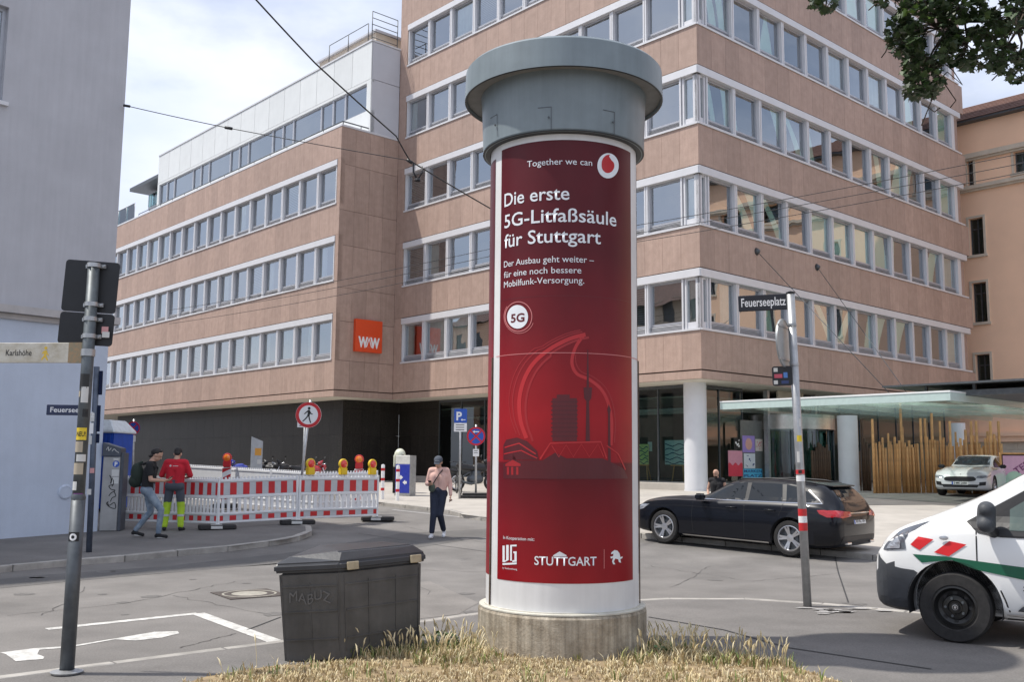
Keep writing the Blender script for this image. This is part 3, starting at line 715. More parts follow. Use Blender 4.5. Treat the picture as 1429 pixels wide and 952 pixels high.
# --- ground floor
INS = 1.55; zg0 = gz(40)+.1
gf = empty('ground_floor', 'recessed ground floor with dark granite walls, shop windows and white round columns', 'shopfront', Cx)
GC = Cx+u1*INS+u2*INS; GW = W0+u1*INS+u2*INS
def gwall(base, rz, x0, x1, m, wd=1.2, hz=1.3, name='wall_slab'):
    n = max(1, round((x1-x0)/wd)); d = (x1-x0)/n; z = zg0-.3; k = 0
    while z < ZF-.02:
        z2 = min(z+hz, ZF-.02)
        for i in range(n): panel(gf, base, rz, x0+i*d, x0+(i+1)*d, z, z2, 0, .06, name, m, .006)
        z = z2; k += 1
    backing(gf, base, rz, x0, x1-.1, zg0-.3, ZF-.02, .062, .3)
gwall(GW, AL, -30, 0, granite_dark); gwall(GW, AR, .001, PRJ, granite_dark, 1.15)
GJ = Cx+u1*LT+u2*INS
gwall(GJ+u1*INS, AL, .001, 3.4, granite_dark, 1.13)
# glazing of the left face: from the granite to the corner, then along the right face
def glazing(base, rz, x0, x1, n, z0=None, z1=None, name='shop_window'):
    z0 = zg0+.28 if z0 is None else z0; z1 = ZF-.03 if z1 is None else z1; d = (x1-x0)/n
    for i in range(n):
        f = MB(); a, b_ = x0+i*d, x0+(i+1)*d
        f.box(a, a+.025, .0, .08, z0, z1); f.box(b_-.025, b_, .0, .08, z0, z1); f.box(a+.025, b_-.025, 0, .08, z0, z0+.05); f.box(a+.025, b_-.025, 0, .08, z1-.12, z1)
        o = f.build(name, steel_dark, gf); o.matrix_local = local(gf, base, rz)
        p = MB(); p.poly([(a+.025, .04, z0+.05), (b_-.025, .04, z0+.05), (b_-.025, .04, z1-.12), (a+.025, .04, z1-.12)]); p.build('pane', glass_shop, o, fix=False)
xg = -(LT+INS-3.4-INS)
glazing(GC, AL, xg, -.02, 9)
glazing(GC, AR, .05, 3.2, 2); glazing(GC, AR, 7.2, 21.5, 8)
f = MB(); f.box(-LT+2, .3, -.35, .12, zg0-.2, zg0+.275); f.build('plinth', conc, gf, bevel=.02).matrix_local = local(gf, GC, AL)
f = MB(); f.box(.3, 3.3, -.35, .12, zg0-.2, zg0+.275); f.build('plinth', conc, gf, bevel=.02).matrix_local = local(gf, GC, AR)
slab(gf, Cx, quad(GC, 5, 21.0, 5, 25), zg0-.2, ZF-.03, room, 'inner_wall')
slab(gf, Cx, quad(GC, .2, 21.4, .2, 22), zg0-.1, zg0+.2, room_light, 'shop_floor')
slab(gf, Cx, quad(GC, .2, 21.4, .2, 22), ZF-.5, ZF-.45, room_light, 'shop_ceiling')
b = MB()
for i in range(3): b.tube([(xg+.5, 1.0+i*1.1, ZF-.9), (-.4, 1.0+i*1.1, ZF-.9)], .05, 8)
b.build('service_pipe', alu_grey, gf).matrix_local = local(gf, GC, AL)
# white round columns
colm = mat('column_paint', (.66, .67, .70), .55, var=.04, scale=2)
def round_column(p, r, z0, z1, label):
    o = MB(); o.lathe([(r, z0), (r, z1)], 40); o.lathe([(r+.015, z0), (r+.015, z0+.25)], 40)
    c = o.build('round_column', colm, None, (p.x, p.y, 0)); tag(c, label, 'column', 'white round columns')
round_column(Vector((6.95, 37.2)), .43, zg0-.2, ZF-.02, 'white round column under the corner of the office block')
# shop contents: easels with paintings, posters on the entrance glass
wood = mat('pine_wood', (.62, .33, .13), .6, var=.2, scale=6, streak=.2, rnd=.15)
lp = at(920, 660, 39.8)
def easel(px, py, Y, label, colr, w_=.9, h_=.62, seed=0):
    p = at(px, py, Y); e = empty('easel', label, 'easel', (p.x, p.y, zg0+.2), AL, group='easels in the shop window')
    b = MB(); b.tube([(-.3, -.1, 0), (-.12, .02, 1.5)], .025, 6); b.tube([(.3, -.1, 0), (.12, .02, 1.5)], .025, 6); b.tube([(0, .5, 0), (0, .03, 1.45)], .025, 6); b.box(-.35, .35, -.09, -.05, .72, .76)
    b.build('stand', wood, e)
    b = MB(); b.box(-w_/2, w_/2, -.10, -.075, .77, .77+h_); b.build('canvas', colr, e)
    rnd = random.Random(seed); b = MB()
    for i in range(5):
        z = .82+i*h_/5.5; pts = [(-w_/2+.02+j*(w_-.04)/10, z+.05*math.sin(j*1.1+i*1.7+seed)) for j in range(11)]
        for (xa, za), (xb, zb) in zip(pts, pts[1:]): b.add([(xa, -.102, za), (xb, -.102, zb), (xb, -.102, zb+.035), (xa, -.102, za+.04)], [(0, 1, 2, 3)])
    b.build('brush_strokes', mat('deep_blue_paint', (.02, .06, .16), .6), e, fix=False)
easel(948, 660, 38.6, 'easel with pale blue and dark blue striped painting in the shop window', mat('ice_blue_paint', (.45, .62, .68), .6), 1.25, .95, 1)
easel(898, 660, 39.6, 'easel with a green and yellow painting beside the column in the shop window', mat('lime_paint', (.55, .65, .30), .6), .7, .8, 4)
def flat_sheet(name, label, cat, px0, px1, py0, py1, base, u, m, off=.03, marks=None, group=None):
    x0, z1 = onplane(px0, py0, base, u); x1, z0 = onplane(px1, py1, base, u)
    o = empty(name, label, cat, (0, 0, 0), group=group); o.matrix_world = T(*base) @ RZ(AR)
    b = MB(); b.box(x0, x1, -off-.006, -off, z0, z1); b.build('paper', m, o)
    if marks: marks(o, x0, x1, z0, z1, -off-.009)
    return o
def P_(n, c): return mat('print_'+n, c, .55, var=.05)
def m_circle(o, x0, x1, z0, z1, y):
    b = MB(); b.poly([(x, y, z) for x, z in circle2d((x0+x1)/2, (z0+z1)/2, (x1-x0)*.28)]); b.build('print', P_('peach', (.75, .42, .35)), o, fix=False)
def m_waves(o, x0, x1, z0, z1, y):
    b = MB(); w_ = x1-x0
    pts = [(x0, z0)]+[(x1, z0)]+[(x1-w_*i/12, z0+(z1-z0)*(.48+.06*math.sin(i*1.3))) for i in range(13)]
    b.poly([(x, y, z) for x, z in pts]); b.build('print', P_('coral', (.72, .05, .09)), o, fix=False)
def m_text(txts, c):
    def f(o, x0, x1, z0, z1, y):
        n = len(txts); h = (z1-z0)/n
        for i, t in enumerate(txts): text_obj(t, 'lettering', c, o, T(x0+.04, y, z1-(i+.82)*h), width=(x1-x0)-.08, height=h*.6, bold=.02)
    return f
def m_blots(c, seed):
    def f(o, x0, x1, z0, z1, y):
        r_ = random.Random(seed); b = MB()
        for i in range(9): 
            cx, cz, s = r_.uniform(x0+.08, x1-.08), r_.uniform(z0+.08, z1-.08), r_.uniform(.03, .07)
            b.poly([(cx+s*math.cos(a)*r_.uniform(.5, 1), y-.001*i*.2, cz+s*math.sin(a)*r_.uniform(.5, 1)) for a in (0, 1, 2, 3, 4, 5)])
        b.build('print', c, o, fix=False)
    return f
GP = GC-u1*.0; gpl = Vector((GC.x, GC.y, 0))
pg = 'posters stuck on the entrance glass'
flat_sheet('poster', 'lilac poster with a round peach print on the entrance glass', 'poster', 1035, 1052.5, 608, 632, gpl, u2, P_('lilac', (.38, .27, .66)), marks=m_circle, group=pg)
flat_sheet('poster', 'small black poster with pale marks left of the lilac one', 'poster', 1023, 1034, 611, 628, gpl, u2, P_('black', (.02, .02, .02)), marks=m_blots(signwhite, 3), group=pg)
flat_sheet('poster', 'small cream poster with pink marks right of the lilac one', 'poster', 1053, 1063.5, 613, 630, gpl, u2, P_('cream', (.70, .62, .56)), marks=m_blots(P_('rose', (.6, .2, .2)), 5), group=pg)
flat_sheet('poster', 'large pink poster with red lower half on the entrance glass', 'poster', 1015, 1035.5, 629, 665, gpl, u2, P_('pink', (.74, .33, .42)), marks=m_waves, group=pg)
flat_sheet('poster', 'white poster with blue-black figures below the lilac one', 'poster', 1037, 1053, 633, 654, gpl, u2, P_('white', (.75, .78, .82)), marks=m_blots(P_('navy', (.03, .05, .2)), 8), group=pg)
flat_sheet('poster', 'light blue banner poster with dark blue lettering lowest on the glass', 'poster', 1036.5, 1063, 654.5, 667, gpl, u2, P_('cyan', (.10, .50, .75)), marks=m_text(['MARKEN', 'PLATZ'], P_('navy', (.03, .05, .2))), group=pg)
flat_sheet('paper_notice', 'white paper notice taped inside the left shop window, upper one', 'notice', 899.5, 905.5, 617, 630, gpl, -u1, P_('paper', (.6, .75, .8)), off=-.2).matrix_world = T(*gpl) @ RZ(AL)
t1_, _ = onplane(1066, 640, gpl, u2); b = MB(); b.box(3.0, t1_, -.02, .02, zg0+.2, ZF-1.3); b.build('entrance_panel', mat('panel_grey', (.16, .165, .155), .35), gf).matrix_local = local(gf, GC, AR)
# revolving entrance: curved steel band over curved glass doors
nR0 = Vector((.67173, -.74079, 0))
ent = empty('revolving_door', 'curved glass revolving entrance with broad steel band under the canopy', 'door', (gpl+u2*(onplane(1096, 600, gpl, u2)[0])+nR0*.3+Vector((0, 0, zg0+.2))), AR)
b = MB(); b.lathe([(1.75, 2.25), (1.75, 2.85), (1.6, 2.85), (1.6, 2.25), (1.75, 2.25)], 40); b.build('steel_band', mat('brushed_steel', (.55, .53, .50), .28, .9, var=.1, streak=.1), ent, fix=False)
b = MB(); b.lathe([(1.7, .05), (1.7, 2.25)], 24, a0=math.pi*1.0, a1=math.pi*1.38); b.lathe([(1.7, .05), (1.7, 2.25)], 24, a0=math.pi*1.62, a1=math.pi*2); b.build('curved_glass', glass_shop, ent, fix=False)
b = MB(); b.box(-1.6, 1.6, -.02, .02, .05, 2.2); b.box(-.02, .02, -1.6, 1.6, .05, 2.2); b.build('door_wing', glass_shop, ent)
b = MB()
for a in (0, math.pi/2, math.pi, -math.pi/2, -math.pi*.38, -math.pi*.62): b.tube([(1.68*math.cos(a), 1.68*math.sin(a), 0), (1.68*math.cos(a), 1.68*math.sin(a), 2.25)], .035, 6)
b.tube([(0, 0, 0), (0, 0, 2.25)], .05, 8); b.build('frame', steel_dark, ent)
b = MB(); b.box(-1.9, -1.75, -.1, .1, 0, ZF-zg0-.25); b.box(1.75, 1.9, -.1, .1, 0, ZF-zg0-.25); b.box(-1.75, 1.75, 0, .05, 2.9, 3.0); b.build('side_post', steel, ent)
b = MB(); b.box(-1.0, .9, -.05, .05, 3.25, ZF-zg0-.22); b.build('beige_panel', stone_c, ent)

# ------------------------------------------------------------------ glass canopy with tie rods
nR_ = Vector((.67173, -.74079, 0)); CZ = 4.0
p0 = at(1017, 564, 37.6); 
cz = CZ
def atz(px, py, z):
    d = ray(px, py); t = (z-CAMZ)/d.z; p = d*t; return Vector((p.x, p.y, z))
cc = atz(1322, 547.5, cz); cl = cc-nR_*8.2
cano = empty('glass_canopy', 'flat greenish glass canopy hung by rods over the entrance', 'canopy', (cl.x, cl.y, 0), math.atan2(nR_.y, nR_.x))
# local x = outward, local y = +u2 side
b = MB()
for i in range(6):
    for j in range(7): 
        b2 = MB(); b2.box(i*1.37+.01, (i+1)*1.37-.01, .06+j*1.9, .06+(j+1)*1.9-.02, cz-.05, cz-.01); b2.build('glass_pane', glass_canopy, cano)
fr = mat('pale_green_steel', (.45, .56, .54), .35, var=.05)
wht = mat('canopy_white', (.78, .80, .80), .4, var=.03)
b = MB(); b.box(0, 8.22, -.02, .05, cz-.25, cz); b.build('edge_glass', fr, cano)
b = MB(); b.box(8.222, 8.29, -.02, 13.3, cz-.25, cz); b.build('edge_glass', fr, cano)
b = MB(); b.box(0, 8.3, -.04, .08, cz+.002, cz+.05); b.box(8.2, 8.3, .082, 13.3, cz+.002, cz+.05); b.build('edge_cap', wht, cano)
for i in range(7):
    b = MB(); x = .1+i*1.35; b.box(x-.025, x+.025, .06, 13.3, cz-.30, cz-.06); b.build('glass_fin', glass_canopy, cano)
for (a, t) in ((3.55, 3.3), (6.95, 3.3)): pass
for (px, py), (qx, qy) in (((1056, 351), (1243, 551)), ((1140, 373), (1268, 552))):
    t, z = onplane(px, py, Cx, u2); A = Cx+u2*t+nR_*.02; A.z = z; B = atz(qx, qy, cz+.05)
    inv = cano.matrix_basis.inverted() if False else (T(*cano.location) @ RZ(cano.rotation_euler.z)).inverted()
    b = MB(); b.tube([inv @ A, inv @ B], .012, 6); b.tube([inv @ (A-nR_*.02), inv @ (A+nR_*.12)], [.16, .05], 10); b.build('tie_rod', steel_dark, cano)
def canopy_column(px, Y, r, label):
    p = at(px, 640, Y); o = MB(); z0 = gz(Y)-.2; o.lathe([(r, z0), (r, cz-.33)], 36); o.lathe([(r+.015, z0), (r+.015, z0+.55)], 36)
    tag(o.build('round_column', colm, None, (p.x, p.y, 0)), label, 'column', 'white round columns')
canopy_column(1184, 37.4, .37, 'pale round column under the glass canopy, left of the timber palisade')
canopy_column(1337, 43, .35, 'pale round column behind the timber palisade')
# ------------------------------------------------------------------ palisade of round timber poles
pal = empty('pole_palisade', 'screen of upright round timber poles of uneven height beside the entrance', 'fence', (0, 0, 0))
rp_ = random.Random(21)
a = gp(1217, 686); e_ = gp(1400, 688)
tall = {1: 566, 8: 603, 12: 611, 17: 560, 20: 594, 27: 582, 30: 582, 33: 575, 36: 588, 41: 600, 49: 588, 57: 600, 60: 588, 65: 610, 68: 588, 70: 612, 5: 612}
n = 60
for i in range(n):
    px = 1217+i*3.05; Y = 36.2+1.2*math.sin(i*.05)+rp_.uniform(-.12, .12); key = i
    top = {0: 585, 5: 611, 7: 605, 10: 610, 13: 562, 14: 596, 17: 615, 22: 584, 24: 584, 27: 577, 25: 610, 31: 588, 33: 611, 38: 603, 42: 614, 45: 588, 46: 608, 53: 602, 54: 588, 56: 611, 58: 603}.get(i, rp_.uniform(614, 626))
    q = at(px, top, Y); r_ = rp_.uniform(.042, .056)
    b = MB(); z0 = gz(Y); b.tube([(0, 0, z0), (rp_.uniform(-.03, .03), rp_.uniform(-.02, .02), q.z)], [r_, r_*.92], 8)
    b.build('pole', wood, pal, (q.x, q.y, 0))
for px, top in ((1323, 588), (1338, 612), (1345, 600), (1353, 604), (1360, 588), (1373, 612), (1385, 606), (1391, 588), (1395, 620)):
    Y = 36.9; q = at(px+2, top, Y); b = MB(); b.tube([(0, 0, gz(Y)), (0, 0, q.z)], .05, 8); b.build('pole', wood, pal, (q.x, q.y, 0))
pal2 = empty('pole_palisade', 'dark stained pole screen in the shade either side of the canopy column', 'fence', (0, 0, 0))  # the poles' dark colour stands for the shade
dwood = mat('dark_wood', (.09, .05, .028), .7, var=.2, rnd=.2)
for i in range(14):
    px = 1133+i*3.0 if i < 9 else 1199+(i-9)*3.4; Y = 39.5; q = at(px, {10: 585, 11: 612}.get(i, rp_.uniform(617, 632)), Y); b = MB(); b.tube([(0, 0, gz(Y)), (0, 0, q.z)], .05, 7); b.build('pole', dwood, pal2, (q.x, q.y, 0))  # shade under the canopy is put into the pole colour
# sunken bed of stones in front of the palisade
b = MB()
for i in range(26):
    px = 1200+i*4.2; q = gp(px, rp_.uniform(686, 690)); s = rp_.uniform(.08, .22)
    vs = [(q.x+s*math.cos(t)*rp_.uniform(.8, 1.2), q.y+s*math.sin(t), q.z-.02) for t in (0, 1, 2, 3, 4, 5)]+[(q.x+s*.6*math.cos(t), q.y+s*.6*math.sin(t), q.z+rp_.uniform(.05, .14)) for t in (0, 1, 2, 3, 4, 5)]
    b.add(vs, [(6, 7, 8, 9, 10, 11)]+[(k, (k+1) % 6, 6+(k+1) % 6, 6+k) for k in range(6)])
tag(b.build('rubble_stones', mat('rubble', (.25, .22, .18), .9, var=.3, scale=6)), 'rough stones lying along the palisade foot', 'stones', kind='stuff')
# parking bay darker asphalt in front of the palisade
bay = [gp(*p, .1) for p in ((1160, 690), (1290, 690), (1420, 695), (1500, 712), (1300, 705), (1200, 706))]
ground_sheet('parking_bay', [(p.x, p.y) for p in bay], .106, asphalt_dark)

# ------------------------------------------------------------------ orange building on the right
OB = Cx+u2*(ET+2.2)+u1*3.0; nO = -u2
ob = empty('orange_building', 'orange rendered building with dark windows, stone ledges and tiled roof at the right edge', 'building', OB)
# facade plane through OB along -u1 (to the right), local x = -u1, inward = u2
def ox(px, py): 
    d = ray(px, py); P0 = OB; n_ = Vector((u2.x, u2.y, 0)); t = n_.dot(P0)/n_.dot(d); p = d*t
    return (Vector((p.x, p.y, 0))-Vector((OB.x, OB.y, 0))).dot(-u1), p.z+CAMZ
LO = 60
x_e, z_e = ox(1400, 160); x_l1, z_l1 = ox(1400, 209); x_l2, z_l2 = ox(1400, 254)
oM = T(0, 0, 0) @ RZ(AL)
ofl = (ox(1365, 307)[1]-ox(1365, 398)[1])
wins = []
def wrect(px0, py0, px1, py1):
    xa, za = ox(px0, py0); xb, zb = ox(px1, py1); return xa, xb, zb, za
r1 = wrect(1351.5, 306, 1374, 354); r2 = wrect(1353, 396, 1377, 449); r3 = wrect(1353.5, 496, 1380, 534); r0 = wrect(1414, 209, 1440, 247)
zz = [(r1[2], r1[3]), (r2[2], r2[3]), (r3[3]-(r2[3]-r2[2]), r3[3])]
pitch_ = r0[0]-r1[0]
holes = []
for (za, zb) in zz:
    for k in range(10):
        xa = r1[0]+k*max(3.2, pitch_*.0+3.4) if False else r1[0]+k*4.6
        if k == 0 or xa > r1[0]+7: holes.append((xa, xa+(r1[1]-r1[0]), za, zb))
for k in range(10): holes.append((r0[0]+k*3.4, r0[0]+k*3.4+1.75, z_l2+.35, z_l1-.25))
s0 = wrect(1349, 225, 1359.5, 260); holes.append((s0[0], s0[1], z_l2+.05, s0[3]))
# wall pieces around the holes (rows of strips)
def wall_with_holes(parent, M, x0, x1, z0, z1, hs, m, y0=0, th=.45, name='wall'):
    zsplit = sorted({z0, z1}|{h[2] for h in hs}|{h[3] for h in hs}); b = MB()
    for za, zb in zip(zsplit, zsplit[1:]):
        row = sorted([h for h in hs if h[2] <= za+1e-6 and h[3] >= zb-1e-6]); x = x0
        for h in row:
            if h[0] > x: b.box(x, h[0], y0, y0+th, za, zb)
            x = h[1]
        if x < x1: b.box(x, x1, y0, y0+th, za, zb)
    o = b.build(name, m, parent, fix=False); o.matrix_local = M; return o
wall_with_holes(ob, oM, -14, LO, 3.4, z_e, holes, orange_r)
backing(ob, OB, AL, -13.9, LO-.1, 3.4, z_e, .5, .6, 'inner_wall', room)
for (xa, xb, za, zb) in holes:
    f = MB(); t = .12
    f.box(xa-t, xa-.002, -.05, .12, za-t, zb+t); f.box(xb+.002, xb+t, -.05, .12, za-t, zb+t); f.box(xa-.002, xb+.002, -.05, .12, zb+.002, zb+t); f.box(xa-t-.06, xb+t+.06, -.11, .2, za-t-.03, za-.002)
    o = f.build('window', stone_c, ob); o.matrix_local = oM
    g = MB(); c = (xa+xb)/2
    for q in (xa, c-.03, xb-.06): g.box(q+.002, q+.058, .25, .32, za, zb)
    g.box(xa+.06, c-.03, .25, .32, zb-.6, zb-.54); g.box(c+.03, xb-.06, .25, .32, zb-.6, zb-.54)
    g.build('frame', steel_dark, o)
    p = MB(); p.poly([(xa, .29, za), (xb, .29, za), (xb, .29, zb), (xa, .29, zb)]); p.build('pane', glass_shop, o, fix=False)
for zc, t in ((z_l1, .26), (z_l2, .2)):
    b = MB(); b.box(-13.9, LO, -.28, -.002, zc-t/2, zc+t/2); b.box(-13.9, LO, -.16, -.002, zc-t/2-.12, zc-t/2-.002); b.build('stone_ledge', stone_c, ob).matrix_local = oM
# roof with tile rows
RP = R(28); b = MB(); n_ = 9; rl = 4.6
b.box(-14, LO, -.5, .1, z_e-.05, z_e+.06); b.build('eaves', steel_dark, ob).matrix_local = oM
b = MB()
for i in range(n_):
    a_, c_ = i*rl/n_, (i+1)*rl/n_; y0, z0 = -.55+a_*math.cos(RP), z_e+.065+a_*math.sin(RP); y1, z1 = -.55+c_*math.cos(RP), z_e+.065+c_*math.sin(RP)
    b.add([(-14, y0, z0+.05), (LO, y0, z0+.05), (LO, y1, z1), (-14, y1, z1), (-14, y0, z0), (LO, y0, z0)], [(0, 1, 2, 3), (4, 5, 1, 0)])
b.build('roof_tile_rows', tile_m, ob, fix=False).matrix_local = oM
b = MB(); b.box(-13.9, -13.5, 0, 14, 0, z_e); b.box(LO-.4, LO, .5, 14, 0, z_e); b.box(-13.5, LO-.4, 13.6, 14, 0, z_e); b.build('rear_wall', orange_r, ob).matrix_local = oM
b = MB(); b.add([(-14, 14, z_e), (LO, 14, z_e), (LO, -.55+rl*math.cos(RP), z_e+rl*math.sin(RP)), (-14, -.55+rl*math.cos(RP), z_e+rl*math.sin(RP))], [(0, 1, 2, 3)]); b.build('rear_roof', tile_m, ob, fix=False).matrix_local = oM
# lower storey: coursed stone, string course, openings with dark doors
gh = [(x, x+1.8, .8, 3.0) for x in (-9.5, -5.9, 7.8, 12, 17, 22, 27)]
wall_with_holes(ob, oM, -14, LO, 0, 3.1, gh, stone_c, -.06, .5, 'stone_base')
b = MB(); b.box(-13.9, LO, -.30, .0, 3.102, 3.398); b.box(-13.9, LO, -.42, -.0, 3.40, 3.62); b.build('string_course', orange_r, ob).matrix_local = oM
for h in gh:
    p = MB(); p.box(h[0], h[1], .2, .25, h[2], h[3]); p.build('door', dwood, ob).matrix_local = oM
bs = random.Random(5); pc = MB()
for r_ in range(6):
    z = .75+r_*.39; x = -14+.4*(r_ % 2)
    while x < 8:
        wd = bs.uniform(.55, 1.0)
        if all(x+wd < h[0] or x > h[1] for h in gh):
            q = MB(); q.box(0, wd-.012, -.09-bs.uniform(0, .02), -.062, 0, .378); o = q.build('stone_block', stone_c, ob); o.matrix_local = oM @ T(x, 0, z)
        x += wd
# flat dark roof above the canopy, in front of the orange wall
fl = empty('flat_roof', 'thin dark grey slatted roof above the glass canopy at the right', 'roof', (0, 0, 0))
A_ = atz(1326, 534, 4.35); fl.location = (A_.x, A_.y, 0); fl.rotation_euler = (0, 0, AL)
b = MB(); b.box(-2.2, 12, 0, 5.0, 4.30, 4.36); b.build('roof_slab', steel_dark, fl)
b = MB(); b.box(-1.2, 12, .3, 5.0, 3.95, 4.12); b.build('roof_slab', steel_dark, fl)
b = MB()
for i in range(9): b.box(-1.0+i*1.5, -.92+i*1.5, .4, .5, 4.12, 4.30)
b.build('strut', steel_dark, fl)
# poster board at the right of the palisade
pb = empty('poster_board', 'wooden framed board with a pink poster by the palisade, right edge', 'notice board')
q = at(1396, 652, 35.0); pb.location = (q.x, q.y, gz(35)); pb.rotation_euler = (0, 0, R(-10))
b = MB(); b.box(0, 2.2, 0, .05, .35, 1.55); b.build('board', dwood, pb)
b = MB(); b.box(.0, .05, -.02, .07, 0, 1.6); b.box(2.15, 2.2, -.02, .07, 0, 1.6); b.box(.05, 2.15, -.02, .07, 1.55, 1.6); b.build('frame', wood, pb)
b = MB(); b.box(.09, 2.1, -.012, -.003, .40, 1.5); b.build('poster_sheet', P_('poster_pink', (.72, .42, .58)), pb)
b = MB(); b.poly([(x, -.015, z) for x, z in circle2d(.45, .62, .33)]); b.build('print', P_('mint', (.45, .66, .52)), pb, fix=False)
text_obj('TER', 'lettering', P_('plum', (.25, .08, .2)), pb, T(.52, -.016, .85) @ RY(-.6), width=.6, height=.22, bold=.02)

# ------------------------------------------------------------------ building on the left with its shaded gable
K1 = gp(138.5, 742, .1); K0 = gp(0, 753, .1)
gu = (K1-K0); gu.z = 0; gu.normalize(); gi = Vector((-gu.y, gu.x, 0)); GA = math.atan2(gu.y, gu.x)   # inward normal
LB = Vector((K1.x, K1.y, 0)); HB = 13.4
lb = empty('rendered_house', 'tall grey rendered house with pale blue ground floor at the left edge', 'building', LB)
lM = RZ(GA)
def lx(px, py):
    d = ray(px, py); t = gi.dot(LB)/gi.dot(d); p = d*t; return (Vector((p.x, p.y, 0))-LB).dot(gu), p.z+CAMZ
_, zl = lx(80, 434.5); zl0 = zl-.02
wx1, wz1 = lx(13, 10); wx0, wz0 = lx(-60, 125); 
wall_with_holes(lb, lM, -16, 0, zl+.02, HB, [(wx1-1.2, wx1, wz0, wz1)], render_grey, 0, .4, 'upper_wall')
b = MB(); b.box(-16, -.03, .03, .4, 0, zl-.16); b.build('lower_wall', render_blue, lb).matrix_local = lM
b = MB(); b.box(-16, .12, -.16, .5, zl-.155, zl+.0); b.box(-16, .02, -.03, .5, zl-.27, zl-.16); b.build('ledge', mat('ledge_concrete', (.46, .44, .43), .85, var=.12, scale=3), lb).matrix_local = lM
f = MB(); f.box(wx1-1.2, wx1-1.12, .12, .2, wz0, wz1); f.box(wx1-.08, wx1, .12, .2, wz0, wz1); f.box(wx1-1.12, wx1-.08, .12, .2, wz1-.08, wz1); f.box(wx1-1.12, wx1-.08, .12, .2, wz0, wz0+.08)
o = f.build('window', alu_grey, lb); o.matrix_local = lM
p = MB(); p.poly([(wx1-1.12, .16, wz0+.08), (wx1-.08, .16, wz0+.08), (wx1-.08, .16, wz1-.08), (wx1-1.12, .16, wz1-.08)]); p.build('pane', glass_w, o, fix=False)
f = MB(); f.box(wx1-1.3, wx1+.1, -.08, .1, wz0-.08, wz0-.002); f.build('sill', alu, o)
vx, vz = lx(92, 687); b = MB(); b.lathe([(.0, .03), (.13, .03), (.15, .015), (.15, 0)], 28, M=T(vx, .03, vz) @ RX(math.pi/2)); b.lathe([(.11, .031), (.115, .036), (.12, .031)], 28, M=T(vx, .03, vz) @ RX(math.pi/2)); b.build('vent_cover', render_blue, lb).matrix_local = lM
# street side of the house: rows of windows under the eaves (seen in the glass opposite)
sM = T(0, 0, 0) @ RZ(GA+math.pi/2); hs = []
for fl_ in range(4):
    for k in range(6): hs.append((1.2+k*2.4, 2.3+k*2.4, 1.6+fl_*3.0, 3.2+fl_*3.0))
wall_with_holes(lb, sM, .41, 16, 0, HB, hs, render_grey, -.02, .4, 'street_wall')
for h in hs:
    p = MB(); p.box(h[0], h[1], .1, .15, h[2], h[3]); p.build('side_window', glass_shop, lb).matrix_local = sM
slab(lb, LB, [LB-gu*15.9+gi*.6, LB-gu*.6+gi*.6, LB-gu*.6+gi*15.5, LB-gu*15.9+gi*15.5], .1, HB-.1, room, 'inner_wall')
b = MB(); zr_ = HB
b.add([tuple(lM @ Vector(v)) for v in ((-16, .0, zr_), (0.05, .0, zr_), (0.05, 16, zr_), (-16, 16, zr_), (-16, .0, zr_+.2), (0.05, .0, zr_+.2), (0.05, 16, zr_+.2), (-16, 16, zr_+.2))], [(0, 3, 2, 1), (4, 5, 6, 7), (0, 1, 5, 4), (1, 2, 6, 5), (2, 3, 7, 6), (3, 0, 4, 7)])
b.build('roof', tile_m, lb)
# two more street houses farther up the street, mirrored in the office glass
def row_house(off, length, hh, m, label):
    base = LB+gi*off; h_ = empty('street_house', label, 'building', base, group=None); M = RZ(GA+math.pi/2); hs = []
    for f_ in range(4):
        for k in range(int(length/2.6)): hs.append((.9+k*2.6, 2.1+k*2.6, 2.0+f_*3.1, 3.7+f_*3.1))
    wall_with_holes(h_, M, 0, length, 0, hh, hs, m, 0, .35)
    for a_ in hs:
        p = MB(); p.box(a_[0], a_[1], .12, .16, a_[2], a_[3]); p.build('window', steel_dark, h_).matrix_local = M
    b = MB(); b.add([(0, -.4, hh), (length, -.4, hh), (length, 5.5, hh+4.5), (0, 5.5, hh+4.5), (length, 11, hh), (0, 11, hh)], [(0, 1, 2, 3), (3, 2, 4, 5), (0, 3, 5), (1, 4, 2)]); b.build('roof', tile_m, h_, fix=False).matrix_local = M
    b = MB(); b.box(0, .35, .35, 11, 0, hh); b.box(length-.35, length, .35, 11, 0, hh); b.box(.35, length-.35, 10.7, 11, 0, hh); b.build('rear_wall', m, h_).matrix_local = M
row_house(16.3, 15, 12.6, stone_c, 'cream street house with tiled roof next beyond the grey house'); row_house(31.6, 16, 13.8, orange_r, 'orange street house with tiled roof farthest up the left street')
# ------------------------------------------------------------------ the advertising column
cx_, cy_ = COLC; RS = .728
colu = empty('advertising_column', 'tall round advertising column with red poster and grey flared cap on a concrete foot', 'advertising column', (cx_, cy_, 0))
conc_b = mat('stained_concrete', (.44, .39, .31), .9, var=.25, scale=5, bump=.5, bscale=40, col2=(.22, .18, .13), streak=.85, stsc=13, speck=.3)
b = MB(); b.lathe([(0, .0), (.80, .0), (.80, .43), (.785, .455), (0, .46)], 96); b.build('concrete_foot', conc_b, colu, fix=False)
rimm = mat('rim_sheet', (.55, .53, .46), .6, var=.15, scale=8)
b = MB(); b.lathe([(.79, .458), (.79, .47), (.745, .474), (.745, .482), (.70, .482)], 96); b.build('foot_rim', rimm, colu, fix=False)
paper = mat('poster_white', (.68, .68, .68), .55, var=.07, streak=.12, stsc=7, scale=1.5, bump=.15, bscale=6)
b = MB(); b.lathe([(RS, .48), (RS, 5.1)], 128); b.build('shaft', paper, colu, fix=False)
hood = mat('cap_paint', (.19, .23, .25), .42, var=.09, scale=3, bump=.05, bscale=12, streak=.16, stsc=9)
